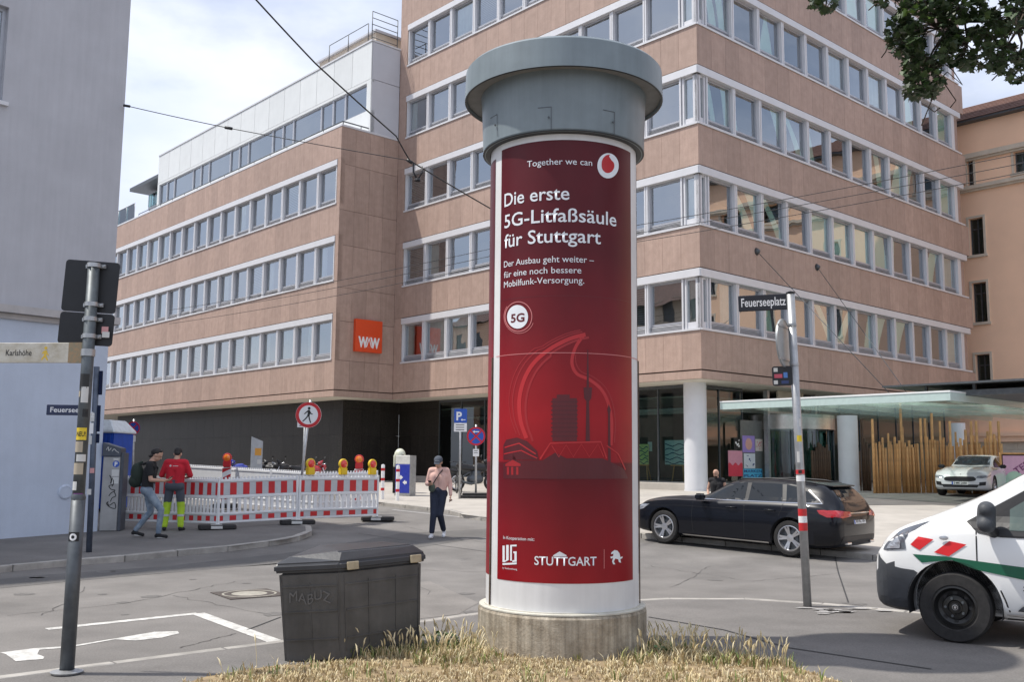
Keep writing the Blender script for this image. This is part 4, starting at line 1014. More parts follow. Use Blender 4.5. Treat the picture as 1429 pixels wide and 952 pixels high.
b = MB(); b.lathe([(.735, 4.86), (.79, 4.865), (.806, 4.885), (.815, 5.10), (.822, 5.30), (.835, 5.46), (.5, 5.47)], 128); b.build('cap_neck', hood, colu, fix=False)
under = mat('cap_underside', (.20, .20, .20), .7)
b = MB(); b.lathe([(.82, 5.45), (.975, 5.445)], 128); b.build('cap_underside', under, colu, fix=False)
b = MB(); b.lathe([(.975, 5.44), (.985, 5.415), (1.0, 5.415), (1.0, 5.43), (.992, 5.69), (.97, 5.715), (0, 5.76)], 128); b.build('cap_ring', hood, colu, fix=False)
b = MB(); b.lathe([(.996, 5.417), (.998, 5.412), (.98, 5.412)], 128); b.lathe([(.81, 4.868), (.735, 4.858)], 96); b.build('cap_edge_seal', black, colu, fix=False)
def cyl(px, py, r=RS):
    d = ray(px, py); o = Vector((0, 0, CAMZ)); dx, dy = d.x, d.y; A = dx*dx+dy*dy; B = -2*(dx*cx_+dy*cy_); C = cx_*cx_+cy_*cy_-r*r
    D = max(0, B*B-4*A*C); t = (-B-math.sqrt(D))/2/A; p = o+d*t
    return math.atan2(p.x-cx_, -(p.y-cy_)), p.z      # angle 0 faces the camera side (-y)
def wrap(th, z, r): return Vector((r*math.sin(th), -r*math.cos(th), z))
def cyl_sheet(name, th0, th1, z0, z1, r, m, parent=None):
    n = max(2, int((th1-th0)/.05)); vs = []; b = MB()
    for i in range(n+1):
        t = th0+(th1-th0)*i/n; vs += [wrap(t, z0, r), wrap(t, z1, r)]
    b.add(vs, [(2*i, 2*i+2, 2*i+3, 2*i+1) for i in range(n)], smooth=True)
    return b.build(name, m, parent or colu, fix=False)
thA, _ = cyl(697.5, 500); thB, _ = cyl(881, 500); ZT_ = 4.80; ZB_ = .735
# poster colour: printed vertical gradient
pm = bpy.data.materials.new('poster_print'); pm.use_nodes = True; t = pm.node_tree; p = t.nodes['Principled BSDF']; p.inputs['Roughness'].default_value = .4; p.inputs['Specular IOR Level'].default_value = .3
tcn = t.nodes.new('ShaderNodeTexCoord'); sx = t.nodes.new('ShaderNodeSeparateXYZ'); t.links.new(tcn.outputs['Object'], sx.inputs[0])
mr = t.nodes.new('ShaderNodeMapRange'); mr.inputs[1].default_value = .73; mr.inputs[2].default_value = 4.8; t.links.new(sx.outputs[2], mr.inputs[0])
rr = t.nodes.new('ShaderNodeValToRGB'); t.links.new(mr.outputs[0], rr.inputs[0]); rr.color_ramp.elements[0].position = 0; rr.color_ramp.elements[0].color = (.27, .006, .011, 1)
rr.color_ramp.elements[1].position = 1; rr.color_ramp.elements[1].color = (.085, .004, .009, 1)
for ps, c in ((.12, (.20, .005, .010)), (.225, (.115, .003, .008)), (.262, (.11, .003, .008)), (.266, (.27, .006, .011)), (.36, (.34, .008, .013)), (.46, (.25, .007, .012)), (.58, (.155, .006, .011)), (.75, (.095, .004, .009))):
    e = rr.color_ramp.elements.new(ps); e.color = (*c, 1)
nz_ = t.nodes.new('ShaderNodeTexNoise'); nz_.inputs['Scale'].default_value = 2.2; nz_.inputs['Detail'].default_value = 5; t.links.new(tcn.outputs['Object'], nz_.inputs['Vector'])
m1 = t.nodes.new('ShaderNodeMath'); m1.operation = 'MULTIPLY_ADD'; m1.inputs[1].default_value = .5; m1.inputs[2].default_value = .75; t.links.new(nz_.outputs['Fac'], m1.inputs[0])
vm = t.nodes.new('ShaderNodeVectorMath'); vm.operation = 'SCALE'; t.links.new(rr.outputs[0], vm.inputs[0]); t.links.new(m1.outputs[0], vm.inputs['Scale']); t.links.new(vm.outputs[0], p.inputs['Base Color'])
bp = t.nodes.new('ShaderNodeBump'); bp.inputs['Distance'].default_value = .006; bp.inputs['Strength'].default_value = .4; n3 = t.nodes.new('ShaderNodeTexNoise'); n3.inputs['Scale'].default_value = 3.5; t.links.new(tcn.outputs['Object'], n3.inputs['Vector']); t.links.new(n3.outputs['Fac'], bp.inputs['Height']); t.links.new(bp.outputs[0], p.inputs['Normal'])
cyl_sheet('poster', thA, thB, ZB_, ZT_, RS+.003, pm)
thC, _ = cyl(889.5, 500); thD, _ = cyl(689, 500)
cyl_sheet('side_poster', thC, thC+2.3, ZB_+.02, ZT_-.05, RS+.003, pm); cyl_sheet('side_poster', thD-2.0, thD, ZB_+.02, ZT_-.05, RS+.003, pm)
r1m = mat('print_bright_red', (.46, .014, .018), .34, var=.04); r2m = mat('print_mid_red', (.33, .010, .014), .34, var=.04); r3m = mat('print_dark_red', (.085, .003, .007), .34, var=.04); r4m = mat('print_deep_red', (.105, .004, .008), .34, var=.04)
wpm = mat('print_white', (.72, .72, .74), .45, var=.03); pkm = mat('print_pale_red', (.60, .20, .20), .4, var=.04)
def cyl_poly(name, loops, m, r, parent=None):
    L2 = [[cyl(x, y) for x, y in lp] for lp in loops]
    bm = sheet2d([[(th*RS, z) for th, z in lp] for lp in L2], .04, (True, False))
    return bm_obj(bm, name, m, parent or colu, lambda x, y: wrap(x/RS, y, r))
def stroke(pts, wd):
    "ribbon outline quads around a photo-space polyline"
    out_ = []; P = [Vector(p) for p in pts]; n = len(P); Ls = []; Rs = []
    for i, p in enumerate(P):
        d = (P[min(i+1, n-1)]-P[max(i-1, 0)]).normalized(); no = Vector((-d.y, d.x)); w_ = (wd[i] if isinstance(wd, (list, tuple)) else wd)/2
        Ls.append(p+no*w_); Rs.append(p-no*w_)
    for i in range(n-1): out_.append([tuple(Ls[i]), tuple(Ls[i+1]), tuple(Rs[i+1]), tuple(Rs[i])])
    return out_
def smooth(pts, k=6):
    out_ = []; P = [Vector(p) for p in pts]; n = len(P)
    for i in range(n-1):
        p0, p1, p2, p3 = P[max(i-1, 0)], P[i], P[i+1], P[min(i+2, n-1)]
        for j in range(k):
            t = j/k; out_.append(tuple(.5*((2*p1)+(p2-p0)*t+(2*p0-5*p1+4*p2-p3)*t*t+(3*p1-p0-3*p2+p3)*t**3)))
    out_.append(tuple(P[-1])); return out_
left_c = smooth([(817, 467), (795, 473), (768, 487), (745, 507), (731, 532), (725, 560), (727, 588), (735, 612)])
right_c = smooth([(815, 467), (803, 485), (798, 506), (805, 522), (822, 530), (838, 543), (848, 562), (853, 590), (852, 622)])
cyl_poly('swirl_print', stroke(left_c, 5.5)+stroke(right_c, 4.5), r1m, RS+.0045)
for off, wd, m_ in ((-9, 1.6, r2m), (-14, 1.2, r2m), (9, 3.0, r2m)):
    cyl_poly('swirl_line_print', stroke([(x+off*(.5 if y < 490 else 1), y+off*.45) for x, y in left_c], wd), m_, RS+.0045)
cyl_poly('swirl_line_print', stroke([(x+5, y-4) for x, y in right_c[10:]], 1.3), r2m, RS+.0045)
# skyline
sk = [[(771, 556), (777, 556), (777, 551), (795, 551), (795, 556), (805, 556), (805, 616), (771, 616)]]
cyl_poly('skyline_print', sk, r4m, RS+.005)
cyl_poly('skyline_print', [[(769, 560+i*6), (806, 560+i*6), (806, 562+i*6), (769, 562+i*6)] for i in range(9)], r3m, RS+.0055)
cyl_poly('skyline_print', [[(818, 565), (818.6, 520), (819.4, 488), (820.6, 488), (821.4, 520), (822, 565), (823, 616), (817, 616)], [(814, 541), (826, 541), (825, 556), (822, 560), (818, 560), (815, 556)]], r3m, RS+.005)
cyl_poly('skyline_print', [[(703, 622), (707, 614), (722, 611), (736, 616), (750, 630), (752, 642), (703, 642)], [(848, 650), (848, 578), (847, 572), (849, 564), (852, 572), (851, 578), (852, 650)], [(703, 648), (712, 643), (716, 634), (722, 643), (757, 643), (775, 632), (790, 640), (840, 640), (870, 655), (876, 668), (703, 668)]], r3m, RS+.005)
cyl_poly('skyline_line_print', stroke([(754, 641), (768, 619), (838, 617), (846, 640)], 2.2)+stroke([(770, 622), (780, 638), (790, 621), (800, 638), (811, 620), (822, 638), (834, 620), (842, 638)], 1.3)+stroke([(705, 625), (725, 619), (748, 634)], 1.6)+stroke([(704, 634), (728, 629), (750, 640)], 1.4)+stroke([(846, 622), (862, 634), (872, 656)], 1.5), r1m, RS+.0062)
cyl_poly('skyline_line_print', [[(706, 648), (716, 642), (727, 648), (727, 651), (706, 651)], [(708, 652), (711, 652), (711, 663), (708, 663)], [(714, 652), (717, 652), (717, 663), (714, 663)], [(721, 652), (724, 652), (724, 663), (721, 663)]], r2m, RS+.0064)
def cyl_text(txt, xa, ya, xb, cap, m, bold=0.0, name='lettering', r=RS+.006):
    t0, z = cyl(xa, ya); t1, _ = cyl(xb, ya); wd = (t1-t0)*RS
    bm = text_bm(txt, width=wd, height=cap, bold=bold); cut2d(bm, .04, (True, False))
    return bm_obj(bm, name, m, colu, lambda x, y: wrap(t0+x/RS, z+y, r))
cyl_text('Together we can', 736, 233.5, 826, .062, wpm)
cyl_text('Die erste', 704.6, 289, 794.5, .132, wpm, .008)
cyl_text('5G-Litfaßsäule', 704.6, 318.8, 859.5, .132, wpm, .008)
cyl_text('für Stuttgart', 704.6, 346.5, 838, .132, wpm, .008)
cyl_text('Der Ausbau geht weiter –', 704, 373.6, 828.5, .062, wpm)
cyl_text('für eine noch bessere', 704, 388.4, 811, .062, wpm)
cyl_text('Mobilfunk-Versorgung.', 704, 402, 815, .062, wpm)
def ell(x, y, rx, ry, n=40): return [(x+rx*math.cos(2*math.pi*i/n), y+ry*math.sin(2*math.pi*i/n)) for i in range(n)]
cyl_poly('logo_disc', [ell(848, 231.3, 14.8, 17.6)], wpm, RS+.006)
cyl_poly('logo_mark', [smooth([(851, 215.5), (845, 217), (840.5, 222), (839, 229), (840, 236), (844, 240.5), (848.5, 241.5), (853.5, 239), (856.5, 233.5), (856, 227.5), (852.5, 223.5), (849.5, 222), (849, 219), (851, 215.5)], 4)[:-1]], r1m, RS+.0068)
cyl_poly('badge_disc', [ell(722.8, 442.3, 14.5, 16.5)], wpm, RS+.006)
cyl_poly('badge_ring', stroke(ell(724, 442, 18.6, 20.6, 48)+[(742.6, 442)], 1.1)+stroke(ell(725, 442, 21, 23.4, 48)[3:30], .7), pkm, RS+.006)
cyl_text('5G', 713.5, 450.5, 732.5, .080, r4m, .03, r=RS+.0068)
cyl_text('In Kooperation mit:', 703, 752.5, 746, .030, wpm)
cyl_poly('logo_square', [[(702, 762), (705, 762), (705, 785), (702, 785)], [(707, 761), (710.5, 761), (710.5, 782), (704, 785.5), (704, 783), (707, 782)], [(712.5, 761), (721.5, 760.5), (721.5, 763), (715, 763), (715, 783), (712.5, 783)], [(717, 770), (721.5, 770), (721.5, 784.5), (715.5, 785), (715.5, 782.5), (718.5, 782), (718.5, 772.5), (717, 772.5)], [(702, 786.5), (721.5, 785.5), (721.5, 788), (702, 789)]], wpm, RS+.006)
cyl_text('by Stadtwerbung', 702, 794, 722, .016, wpm)
cyl_text('STUTTGART', 746, 788.5, 832, .078, wpm, .012)
cyl_poly('pediment_print', [[(772, 775.5), (781, 770), (790.5, 775.3), (790.5, 777), (772, 777)]], wpm, RS+.0064)
cyl_poly('divider_print', [[(842.2, 767), (843, 767), (843, 794), (842.2, 794)]], pkm, RS+.006)
cyl_poly('horse_print', [[(853, 771), (857, 768), (861, 769), (864, 773), (865, 778), (868, 777), (868, 779), (865, 781), (866, 786), (863, 785), (862, 781), (858, 780), (856, 784), (858, 788), (855, 788), (853.5, 784), (855, 779), (852, 780), (851, 777.5), (855, 776.5), (855.5, 773), (852, 774)]], wpm, RS+.006)
# paper edges and seams of the pasted sheets, steel corner strips
_, zs_ = cyl(786, 493); 
for th0, th1, zq in ((thA-.09, thC, zs_), ):
    cyl_sheet('paper_edge', th0, th1, zq, zq+.006, RS+.0048, pkm)
_, zs2 = cyl(786, 410)
cyl_sheet('paper_edge', thA, thB, zs2-.02, zs2-.016, RS+.0042, r4m)
b = MB()
for th, w_ in ((thC+.012, .014), (thD-.014, .014)):
    q = [wrap(th-w_/RS/2, .485, RS+.004), wrap(th+w_/RS/2, .485, RS+.004), wrap(th+w_/RS/2, zs_, RS+.004), wrap(th-w_/RS/2, zs_, RS+.004)]
    b.add(q+[v*1 + Vector((v.x, v.y, 0)).normalized()*.012 for v in q], [(4, 5, 6, 7), (0, 1, 5, 4), (1, 2, 6, 5), (2, 3, 7, 6), (3, 0, 4, 7)])
b.build('corner_strip', mat('rusty_strip', (.10, .07, .05), .7, var=.3, scale=20), colu)
# letters on the neighbouring poster at the right rim
for i, ch in enumerate('DSMA'):
    t0 = thC+.12; z = 3.35-i*.28; bm = text_bm(ch, width=.10, height=.12, bold=.03); cut2d(bm, .04, (True, False)); bm_obj(bm, 'lettering', wpm, colu, lambda x, y, t0=t0, z=z: wrap(t0+x/RS, z+y, RS+.006))
# small doors in the cap neck with a lock each
for px, py in ((689, 175), (760, 163), (850, 168)):
    th, z = cyl(px, py, .816); b = MB(); r_ = .8115
    for (a0, a1, z0, z1) in ((-.08, .08, .09, .097), (.073, .08, -.12, .09)):
        q = [wrap(th+a0, z+z0, r_+.006+.02*z0), wrap(th+a1, z+z0, r_+.006+.02*z0), wrap(th+a1, z+z1, r_+.006+.02*z1), wrap(th+a0, z+z1, r_+.006+.02*z1)]
        b.add(q+[v*.98 if False else v-Vector((v.x, v.y, 0)).normalized()*.02 for v in q], [(0, 1, 2, 3), (4, 5, 1, 0), (7, 6, 2, 3)])
    c = wrap(th+.05, z-.01, .822); b.tube([c, c*1+Vector((c.x, c.y, 0)).normalized()*.01], .010, 8)
    b.build('hatch', steel_dark, colu, fix=False)

# ------------------------------------------------------------------ grit bin
bn = empty('grit_bin', 'dark grey plastic grit bin with sloping lid leaning on the dry verge', 'grit bin', (-1.43, 9.22, .05), rot=(R(0), R(-3.2), 0))
binm = mat('bin_plastic', (.070, .068, .066), .42, var=.25, scale=4, bump=.15, bscale=30, streak=.3)
lidm = mat('lid_plastic', (.036, .038, .043), .36, var=.2, scale=4, bump=.1, bscale=30)
A = [(-.57, -.38), (-.02, -.38), (.66, .10), (.30, .72), (-.45, .62)]
def ring(s, z): return [(x*s, y*s, z) for x, y in A]
b = MB(); n = 5; vs = ring(.94, 0)+ring(1.0, .80); b.add(vs, [tuple(reversed(range(n))), tuple(range(n, 2*n))]+[(i, (i+1) % n, n+(i+1) % n, n+i) for i in range(n)]); b.build('bin_body', binm, bn, bevel=.03, seg=3)
b = MB()   # moulded ribs and grooves
def face_strip(i, t0, t1, za, zb, d=.007):
    (xa, ya), (xb, yb) = A[i], A[(i+1) % n]; u = Vector((xb-xa, yb-ya, 0)); no = Vector((u.y, -u.x, 0)).normalized()*d
    def pt(t, z): s = .94+.06*z/.8; return Vector(((xa+(xb-xa)*t)*s, (ya+(yb-ya)*t)*s, z))
    q = [pt(t0, za), pt(t1, za), pt(t1, zb), pt(t0, zb)]; q2 = [v+no for v in q]
    b.add([tuple(v) for v in q]+[tuple(v) for v in q2], [(4, 5, 6, 7), (0, 1, 5, 4), (1, 2, 6, 5), (2, 3, 7, 6), (3, 0, 4, 7)])
for i, k in ((0, 2), (1, 3)):
    for z in (.20, .44, .66): face_strip(i, .06, .94, z, z+.012, .009)
    for j in range(k):
        t = (j+.5)/k; 
        if 0 < j: face_strip(i, j/k-.006, j/k+.006, .10, .70, .006)
    for t in (.04, .95): face_strip(i, t, t+.012, .10, .74, .008)
b.build('moulded_ribs', binm, bn)
b = MB(); s = 1.06; o1 = [(x*s, y*s, .79) for x, y in A]; o2 = [(x*s, y*s, .865) for x, y in A]
o3 = [(x*.86, y*.80+.02, .925 if i in (0,) else .955) for i, (x, y) in enumerate(A)]
b.add(o1+o2+o3, [tuple(reversed(range(5))), tuple(range(10, 15))]+[(i, (i+1) % 5, 5+(i+1) % 5, 5+i) for i in range(5)]+[(5+i, 5+(i+1) % 5, 10+(i+1) % 5, 10+i) for i in range(5)]); b.build('lid', lidm, bn, bevel=.02, seg=3)
b = MB()
for t in (.14, .86):
    (xa, ya), (xb, yb) = A[1], A[2]; c = Vector((xa+(xb-xa)*t, ya+(yb-ya)*t, 0))*1.065; u = Vector((xb-xa, yb-ya, 0)).normalized(); no = Vector((u.y, -u.x, 0))
    b = MB(); b.box(-.055, .055, -.012, .012, .79, .86, M=T(*(c+no*.012)) @ RZ(math.atan2(u.y, u.x))); b.build('hasp', mat('brass_plate', (.42, .36, .25), .5, .4, var=.2), bn, bevel=.004)
bm = text_bm('MABUZ', width=.36, height=.09); (xa, ya), (xb, yb) = A[0], A[1]
bm_obj(bm, 'scratched_tag', mat('scratch', (.12, .115, .11), .7), bn, lambda x, y: Vector((xa+.10+x, ya-.0095, .53+y+.02*math.sin(x*30))))

# ------------------------------------------------------------------ manhole cover
mh = gp(348, 830); mo = empty('manhole_cover', 'round iron manhole cover with pale concrete infill in a square frame', 'manhole cover', (mh.x, mh.y, .0), R(35))
iron = mat('cast_iron', (.09, .075, .065), .7, .3, var=.3, scale=20, bump=.3)
b = MB(); b.box(-.40, .40, -.40, .40, .002, .010); b.build('frame', iron, mo)
b = MB(); b.lathe([(.36, .012), (.345, .016), (.33, .012)], 40); b.lathe([(.24, .012), (.0, .014)], 32, smooth=False); 
b.build('cover', mat('pale_infill', (.34, .32, .27), .9, var=.2, scale=10), mo, fix=False)
b = MB(); b.lathe([(.335, .0115), (.235, .013)], 40); b.build('iron_ring', iron, mo, fix=False)

# ------------------------------------------------------------------ street furniture
def pole(name, p, top, r, m, parent=None, n=14):
    b = MB(); b.tube([(0, 0, 0), (top-p)], r, n); b.lathe([(r*1.0, 0), (r*1.02, 0)], n); return b.build(name, m, parent)
def lean_frame(p, top):
    "matrix at the foot whose z runs up the leaning pole"
    z = (top-p).normalized(); x = Vector((1, 0, 0)); y = z.cross(x).normalized(); x = y.cross(z); M = Matrix((x, y, z)).transposed().to_4x4(); M.translation = p; return M
def rrect(w_, h_, r=.03, n=5):
    pts = []
    for cx, cy, a0 in ((w_/2-r, h_/2-r, 0), (-w_/2+r, h_/2-r, 90), (-w_/2+r, -h_/2+r, 180), (w_/2-r, -h_/2+r, 270)):
        for i in range(n+1): a = R(a0+90*i/n); pts.append((cx+r*math.cos(a), cy+r*math.sin(a)))
    return pts
def plate(name, pts, y0, y1, m, parent, M):
    "flat sign plate: 2D outline in x,z"
    b = MB(); n = len(pts); b.add([(x, y0, z) for x, z in pts]+[(x, y1, z) for x, z in pts], [tuple(range(n)), tuple(reversed(range(n, 2*n)))]+[(i, n+i, n+(i+1) % n, (i+1) % n) for i in range(n)])
    o = b.build(name, m, parent); o.matrix_local = M; return o
# left post with the backs of two dark signs
pA = gp(93, 941, .05); tA = at(131, 372, pA.y+.02); FL = lean_frame(pA, tA); hA = (tA-pA).length
sp = empty('sign_post', 'grey sign post in front with two black sign backs and many stickers', 'sign post'); sp.matrix_world = FL
b = MB(); b.tube([(0, 0, .0), (0, 0, hA*.42)], .057, 16); b.build('lower_pole', steel_dark, sp)
polem = mat('weathered_pole', (.10, .115, .125), .5, .4, var=.25, scale=12)
b = MB(); b.tube([(0, 0, hA*.42), (0, 0, hA)], .049, 16); b.lathe([(.057, hA*.42-.02), (.060, hA*.42), (.05, hA*.42+.03)], 16); b.build('pole', polem, sp)
b = MB(); b.lathe([(.052, hA), (.056, hA+.01), (.05, hA+.035), (0, hA+.045)], 16); b.build('pole_cap', black, sp, fix=False)
b = MB(); b.lathe([(.058, 0), (.12, .004), (.13, .02), (.06, .035)], 16); b.build('base_collar', steel, sp, fix=False)
tilt = RZ(R(9))
def up(py): # height along the left post for a photo row
    lo, hi = 0, hA+1
    for i in range(40):
        m_ = (lo+hi)/2; q = FL @ Vector((0, 0, m_)); v = Vector((q.x, q.y, q.z-CAMZ)); c, s = math.cos(PITCH), math.sin(PITCH)
        yy = 476-((-v.y*s+v.z*c)/(v.y*c+v.z*s)*FPX)
        if yy > py: lo = m_
        else: hi = m_
    return lo
z1, z0 = up(368), up(440); h1 = z1-z0; z3, z2 = up(441), up(486); wS = .445
bk = mat('sign_back_black', (.012, .013, .016), .5, var=.2)
plate('sign_back', rrect(wS, h1, .03), .055, .062, bk, sp, T(-.03, 0, (z0+z1)/2) @ tilt @ RY(R(2)))
plate('sign_back', rrect(wS, z3-z2, .03), .055, .062, bk, sp, T(-.045, 0, (z2+z3)/2) @ tilt @ RY(R(2)))
b = MB()
for z in (z1-.05, z0+.06, z3-.06, z2+.07):
    b = MB(); b.lathe([(.050, z-.018), (.056, z-.018), (.056, z+.018), (.050, z+.018)], 16); b.box(-.085, .085, .035, .054, z-.016, z+.016)
    for x in (-.07, .07): b.tube([(x, .02, z), (x, .05, z)], .011, 8)
    b.build('clamp', steel, sp, fix=False)
def sticker(parent, M, w_, h_, c, marks=None, name='sticker'):
    b = MB(); b.box(-w_/2, w_/2, -.0012, 0, -h_/2, h_/2); o = b.build(name, c, parent); o.matrix_local = M
    if marks: text_obj(marks, 'sticker_print', signblack, o, T(-w_*.4, -.0018, -h_*.25), width=w_*.8, height=h_*.45, bold=.02)
    return o
yel = P_('yellow', (.75, .55, .03)); whp = P_('whitish', (.60, .60, .58)); prp = P_('purple', (.16, .05, .18)); org = P_('orange', (.70, .33, .05)); blk = P_('black', (.02, .02, .02)); tan = P_('tan', (.42, .36, .27))
sticker(sp, T(-.14, .052, z0+.14) @ tilt, .045, .06, org); sticker(sp, T(-.115, .0505, z0+.10) @ tilt, .06, .04, whp); sticker(sp, T(.11, .050, z2+.13) @ tilt, .055, .06, P_('pinkish', (.6, .3, .3))); sticker(sp, T(.12, .0485, z2+.09) @ tilt, .06, .05, whp)
def wrap_sticker(z, hgt, ang, width, m, r=.0505, name='sticker', txt=None, n=5):
    b = MB(); vs = []
    for i in range(n+1):
        a = ang-width/2+width*i/n; vs += [(r*math.sin(a), -r*math.cos(a), z), (r*math.sin(a), -r*math.cos(a), z+hgt)]
    b.add(vs, [(2*i, 2*i+2, 2*i+3, 2*i+1) for i in range(n)], smooth=True); o = b.build(name, m, sp, fix=False)
    if txt:
        bm = text_bm(txt, width=width*r*.8, height=hgt*.4, bold=.02); bm_obj(bm, 'sticker_print', signblack, o, lambda x, y: Vector(((r+.001)*math.sin(ang-width*.4+x/r), -(r+.001)*math.cos(ang-width*.4+x/r), z+hgt*.3+y)))
rs_ = random.Random(31)
wrap_sticker(up(548), up(528)-up(548), 0, 1.8, blk); wrap_sticker(up(568), up(546)-up(568), .3, 1.2, whp); wrap_sticker(up(620), up(603)-up(620), .1, 1.9, yel, txt='NEU!')
wrap_sticker(up(588), up(577)-up(588), .6, .9, blk, txt='US')
for (ya, yb, an, wd, m_) in ((637, 622, -.2, 1.5, tan), (650, 640, .4, 1.6, whp), (668, 652, -.1, 1.9, tan), (690, 678, -.5, 1.0, whp), (703, 694, .3, 1.6, prp), (722, 706, 0, 1.9, whp), (733, 725, .5, 1.2, tan), (745, 738, -.4, 1.0, blk), (560, 552, -.8, .6, tan)):
    wrap_sticker(up(ya), up(yb)-up(ya), an, wd, m_, .0507)
zc_ = up(755); wrap_sticker(zc_-.035, .075, 0, 1.7, signblack, .0582)
b = MB(); vs = []
for rr0, rr1 in ((.014, .030),):
    for i in range(24):
        a = 2*math.pi*i/24
        for q in (rr0, rr1): x = q*math.cos(a); z = zc_+q*math.sin(a); vs.append((.0590*math.sin(x/.058), -.0590*math.cos(x/.058), z))
b.add(vs, [(2*i, 2*((i+1) % 24), 2*((i+1) % 24)+1, 2*i+1) for i in range(24)]); b.build('sticker_ring', signwhite, sp, fix=False)
# finger post sign on the same pole
fs = empty('direction_sign', 'weathered white footpath sign reading Karlshöhe with a yellow walker', 'direction sign'); zf = (up(515)+up(481))/2
fs.matrix_world = FL @ T(0, 0, zf) @ RZ(R(-6)); kh = up(483)-up(511)
b = MB(); b.box(-.92, -.045, -.012, .012, -kh/2, kh/2); b.build('board', mat('worn_sign_white', (.56, .54, .48), .7, var=.12, scale=9, col2=(.40, .36, .28), bump=.2), fs, bevel=.004)
text_obj('Karlshöhe', 'lettering', signblack, fs, T(-.735, -.0135, -.025), width=.235, height=.052, bold=.01)
b = MB()
for lp in ([(-.012, .018), (.010, .020), (.016, -.004), (.030, -.018), (.022, -.024), (.006, -.010), (.010, -.030), (.026, -.062), (.014, -.064), (-.004, -.036), (-.024, -.062), (-.034, -.056), (-.014, -.024), (-.012, -.004), (-.026, -.012), (-.030, -.004)], circle2d(0, .038, .013, n=12)): b.poly([(-.375+x*1.1, -.0135, z*1.05) for x, z in lp])
b.build('walker_print', P_('walk_yellow', (.62, .42, .05)), fs, fix=False)
b = MB(); b.box(-.17, -.05, -.014, .014, -kh/2-.002, kh/2+.002); b.build('sticker_cluster', mat('faded_stickers', (.35, .22, .12), .7, var=.4, scale=40, col2=(.20, .20, .14)), fs)
b = MB(); b.lathe([(.050, -.03), (.058, -.03), (.058, .03), (.050, .03)], 16); b.build('bracket', steel, fs, fix=False)
# second post on the pavement with small signs seen edge on
pB = gp(124, 771, .1); tB = at(135, 512, pB.y); sp2 = empty('sign_post', 'thin dark post on the left pavement with signs turned edge on', 'sign post'); sp2.matrix_world = lean_frame(pB, tB); hB = (tB-pB).length
dpm = mat('dark_pole', (.09, .11, .15), .45, .3, var=.2, scale=10)
b = MB(); b.tube([(0, 0, 0), (0, 0, hB)], .052, 12); b.build('pole', dpm, sp2); s_ = hB/259
for i_, (xa_, xb_, za_, zb_) in enumerate(((.055, .115, 40, 6), (.03, .10, 92, 55), (.05, .10, 108, 95))):
    b = MB(); b.box(xa_, xb_, -.02, .02, hB-za_*s_, hB-zb_*s_); b.build('sign_plate', mat('edge_blue', (.012, .018, .045), .8, spec=.1), sp2, bevel=.006)
for (za, zb, m_, x) in ((78, 66, whp, -.02), (95, 80, signwhite, -.03), (110, 98, whp, -.05), (180, 172, whp, -.02), (150, 143, P_('pinkish', (.6, .3, .3)), .02)):
    b = MB(); b.box(x-.04, x+.04, -.056, -.0545, hB-za*s_, hB-zb*s_); b.build('sticker', m_, sp2)
text_obj('2', 'lettering', signwhite, sp2, T(-.05, -.0585, hB-72*s_), width=.06, height=.10)
sn = empty('street_sign', 'dark blue street name sign partly hidden by the front post', 'street sign'); q = at(128, 573, pB.y-.05); sn.location = q; sn.rotation_euler = (0, 0, R(4))
b = MB(); b.box(-.80, -.02, -.012, .012, -.095, .095); b.build('plate', mat('street_blue', (.02, .03, .08), .4), sn, bevel=.01)
text_obj('Feuerseestr.', 'lettering', signwhite, sn, T(-.73, -.0135, -.04), width=.69, height=.095, bold=.015)

# right pole with street name, turned round sign and sticker plate
pC = gp(1127, 847, .05); tC = at(1103, 409, pC.y); rp2 = empty('sign_post', 'galvanised post with red and white bands and a round sign turned away', 'sign post'); F2 = lean_frame(pC, tC); rp2.matrix_world = F2; hC = (tC-pC).length
s_ = hC/438; pr = .052
b = MB(); b.tube([(0, 0, -.03), (0, 0, hC)], pr, 18); b.build('pole', steel, rp2)
b = MB(); b.lathe([(pr+.004, hC-.01), (pr+.006, hC+.01), (.0, hC+.03)], 16); b.build('pole_cap', black, rp2, fix=False)
def zc2(py): return (847-py)*s_
for (ya, yb, m_) in ((724, 714, 'r'), (733, 724, 'w'), (744, 733, 'r'), (666, 660, 'r'), (676, 668, 'w')):
    b = MB(); b.lathe([(pr+.0015, zc2(ya)), (pr+.0015, zc2(yb))], 18); b.build('band', red_p if m_ == 'r' else signwhite, rp2, fix=False)
def wst(z, hgt, ang, width, m, r=pr+.002):
    b = MB(); vs = []; n = 5
    for i in range(n+1):
        a = ang-width/2+width*i/n; vs += [(r*math.sin(a), -r*math.cos(a), z), (r*math.sin(a), -r*math.cos(a), z+hgt)]
    b.add(vs, [(2*i, 2*i+2, 2*i+3, 2*i+1) for i in range(n)], smooth=True); b.build('sticker', m, rp2, fix=False)
wst(zc2(621), .08, 0, 1.2, yel); wst(zc2(650), .14, -.5, .7, whp); wst(zc2(600), .10, .3, .5, whp); wst(zc2(665), .04, -.3, .8, blk, pr+.003)
rs2 = empty('traffic_sign', 'round grey traffic sign back seen obliquely on the galvanised post', 'traffic sign'); rs2.matrix_world = F2 @ T(-.12, .0, zc2(481)) @ RZ(R(58))
b = MB(); b.lathe([(.30, -.006), (.30, .006), (0, .006)], 40, M=RX(math.pi/2)); b.lathe([(.30, -.006), (0, -.006)], 40, M=RX(math.pi/2)); b.lathe([(.30, -.012), (.312, -.012), (.312, .012), (.30, .012)], 40, M=RX(math.pi/2)); b.build('disc', mat('zinc_back', (.40, .43, .44), .5, .5, var=.1), rs2, fix=False)
for z_ in (.20, -.225): b = MB(); b.box(-.26, .26, -.022, -.008, z_, z_+.025); b.build('mounting_rail', steel, rs2)
b = MB()
